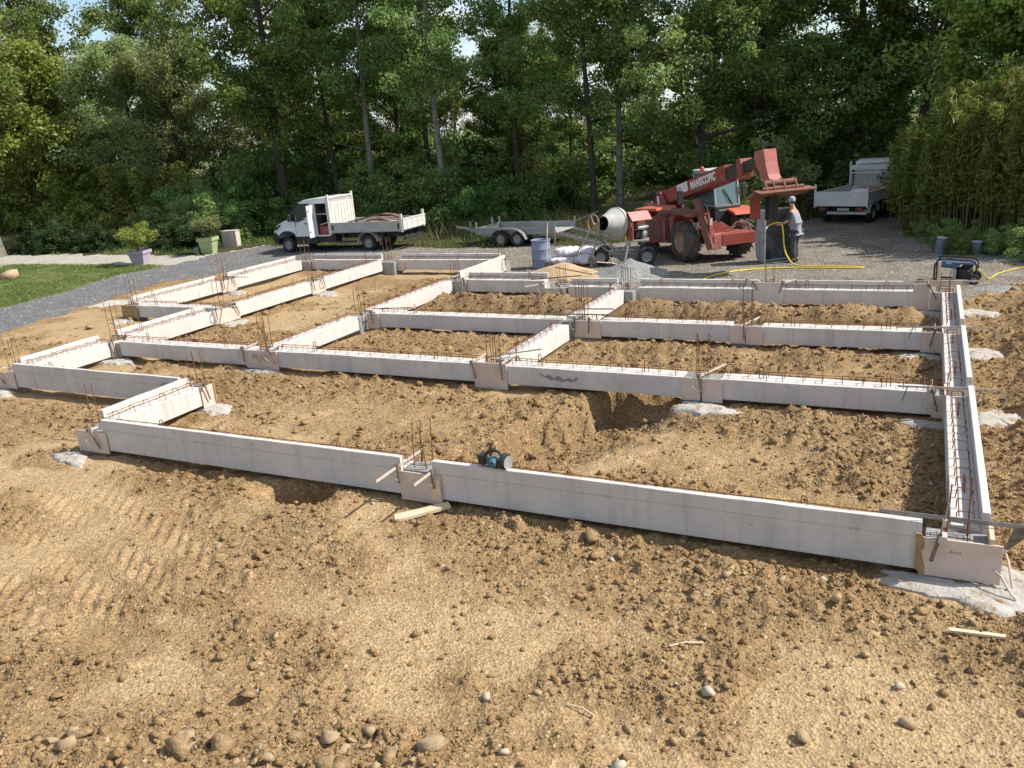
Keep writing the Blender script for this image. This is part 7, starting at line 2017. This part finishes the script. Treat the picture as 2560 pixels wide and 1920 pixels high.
# nozzle and jet
t = thing('spray_gun', (-4.08, 25.88, 1.03), 'short hose nozzle held by the worker', 'nozzle')
part('nozzle_body', MB().tube([(.06, -.01, .005), (0, 0, 0), (-.14, .015, -.05)], [.02, .024, .014], 8), MYEL, t, smooth=True)
jm = bpy.data.materials.new('water'); jm.use_nodes = True
b_ = jm.node_tree.nodes['Principled BSDF']; b_.inputs['Base Color'].default_value = (.86, .88, .9, 1); b_.inputs['Roughness'].default_value = .15; b_.inputs['Transmission Weight'].default_value = .45
mb = MB()
rj = random.Random(2)
for k in range(5):
    e = Vector((-4.42 + rj.uniform(-.05, .05), 25.62 + rj.uniform(-.05, .05), .74 + rj.uniform(-.06, .06)))
    mb.tube([(-4.22, 25.895, .98), tuple(Vector((-4.22, 25.895, .98)).lerp(e, .5) + Vector((0, 0, .015))), tuple(e)], [.006, .009, .012], 5)
for k in range(60):
    p = Vector((-4.40 + rj.gauss(0, .09), 25.60 + rj.gauss(0, .07), .74 + rj.gauss(-.02, .11))); r = rj.uniform(.003, .009)
    mb.box(-r, r, -r, r, -r, r, Matrix.Translation(p))
o = tag(link('water_jet', mb.mesh('water_jet', jm, True)), 'jet of water from the nozzle splashing on the skip', 'water', kind='stuff')
# sand-coloured pickets near the trailer, broken branches on the site
for i, (x, y, l, a, lab) in enumerate(((-12.7, 9.4, .55, .3, 'dry stick lying before the short near left beam'), (-1.75, 6.0, .3, .5, 'thin straw lying on the earth in the middle right'), (-2.3, 5.0, .25, -.2, 'thin dry twig beside a grey stone'), (-13.0, 8.2, .5, .2, 'flat splinter of wood near the white spill at the left'))):
    t = thing('dry_stick', (x, y, gz(x, y) + .02), lab, 'stick', rz=a)
    part('stick_body', MB().tube([(0, 0, 0), (l * .5, .02, .01), (l, 0, 0)], .009, 5), MWOOD, t)
for i, (x, y) in enumerate([(-20.6, 14.8), (-19.2, 15.2), (-18.2, 18.2), (-18.6, 21.5), (-17.5, 20.8), (-15.4, 19.1)]):
    s = rnd.uniform(.10, .2)
    o = link('broken_block', npmesh('broken_block', *ROCKS2[i], MROCKW if i % 2 else MROCK), None, (x, y, gz(x, y) + s * .3)); o.scale = (s, s * .8, s * .6); o.rotation_euler = (0, 0, i)
    tag(o, 'pale broken block lying in the left bays near the track', 'stone', 'broken blocks in the left bays', 'thing')
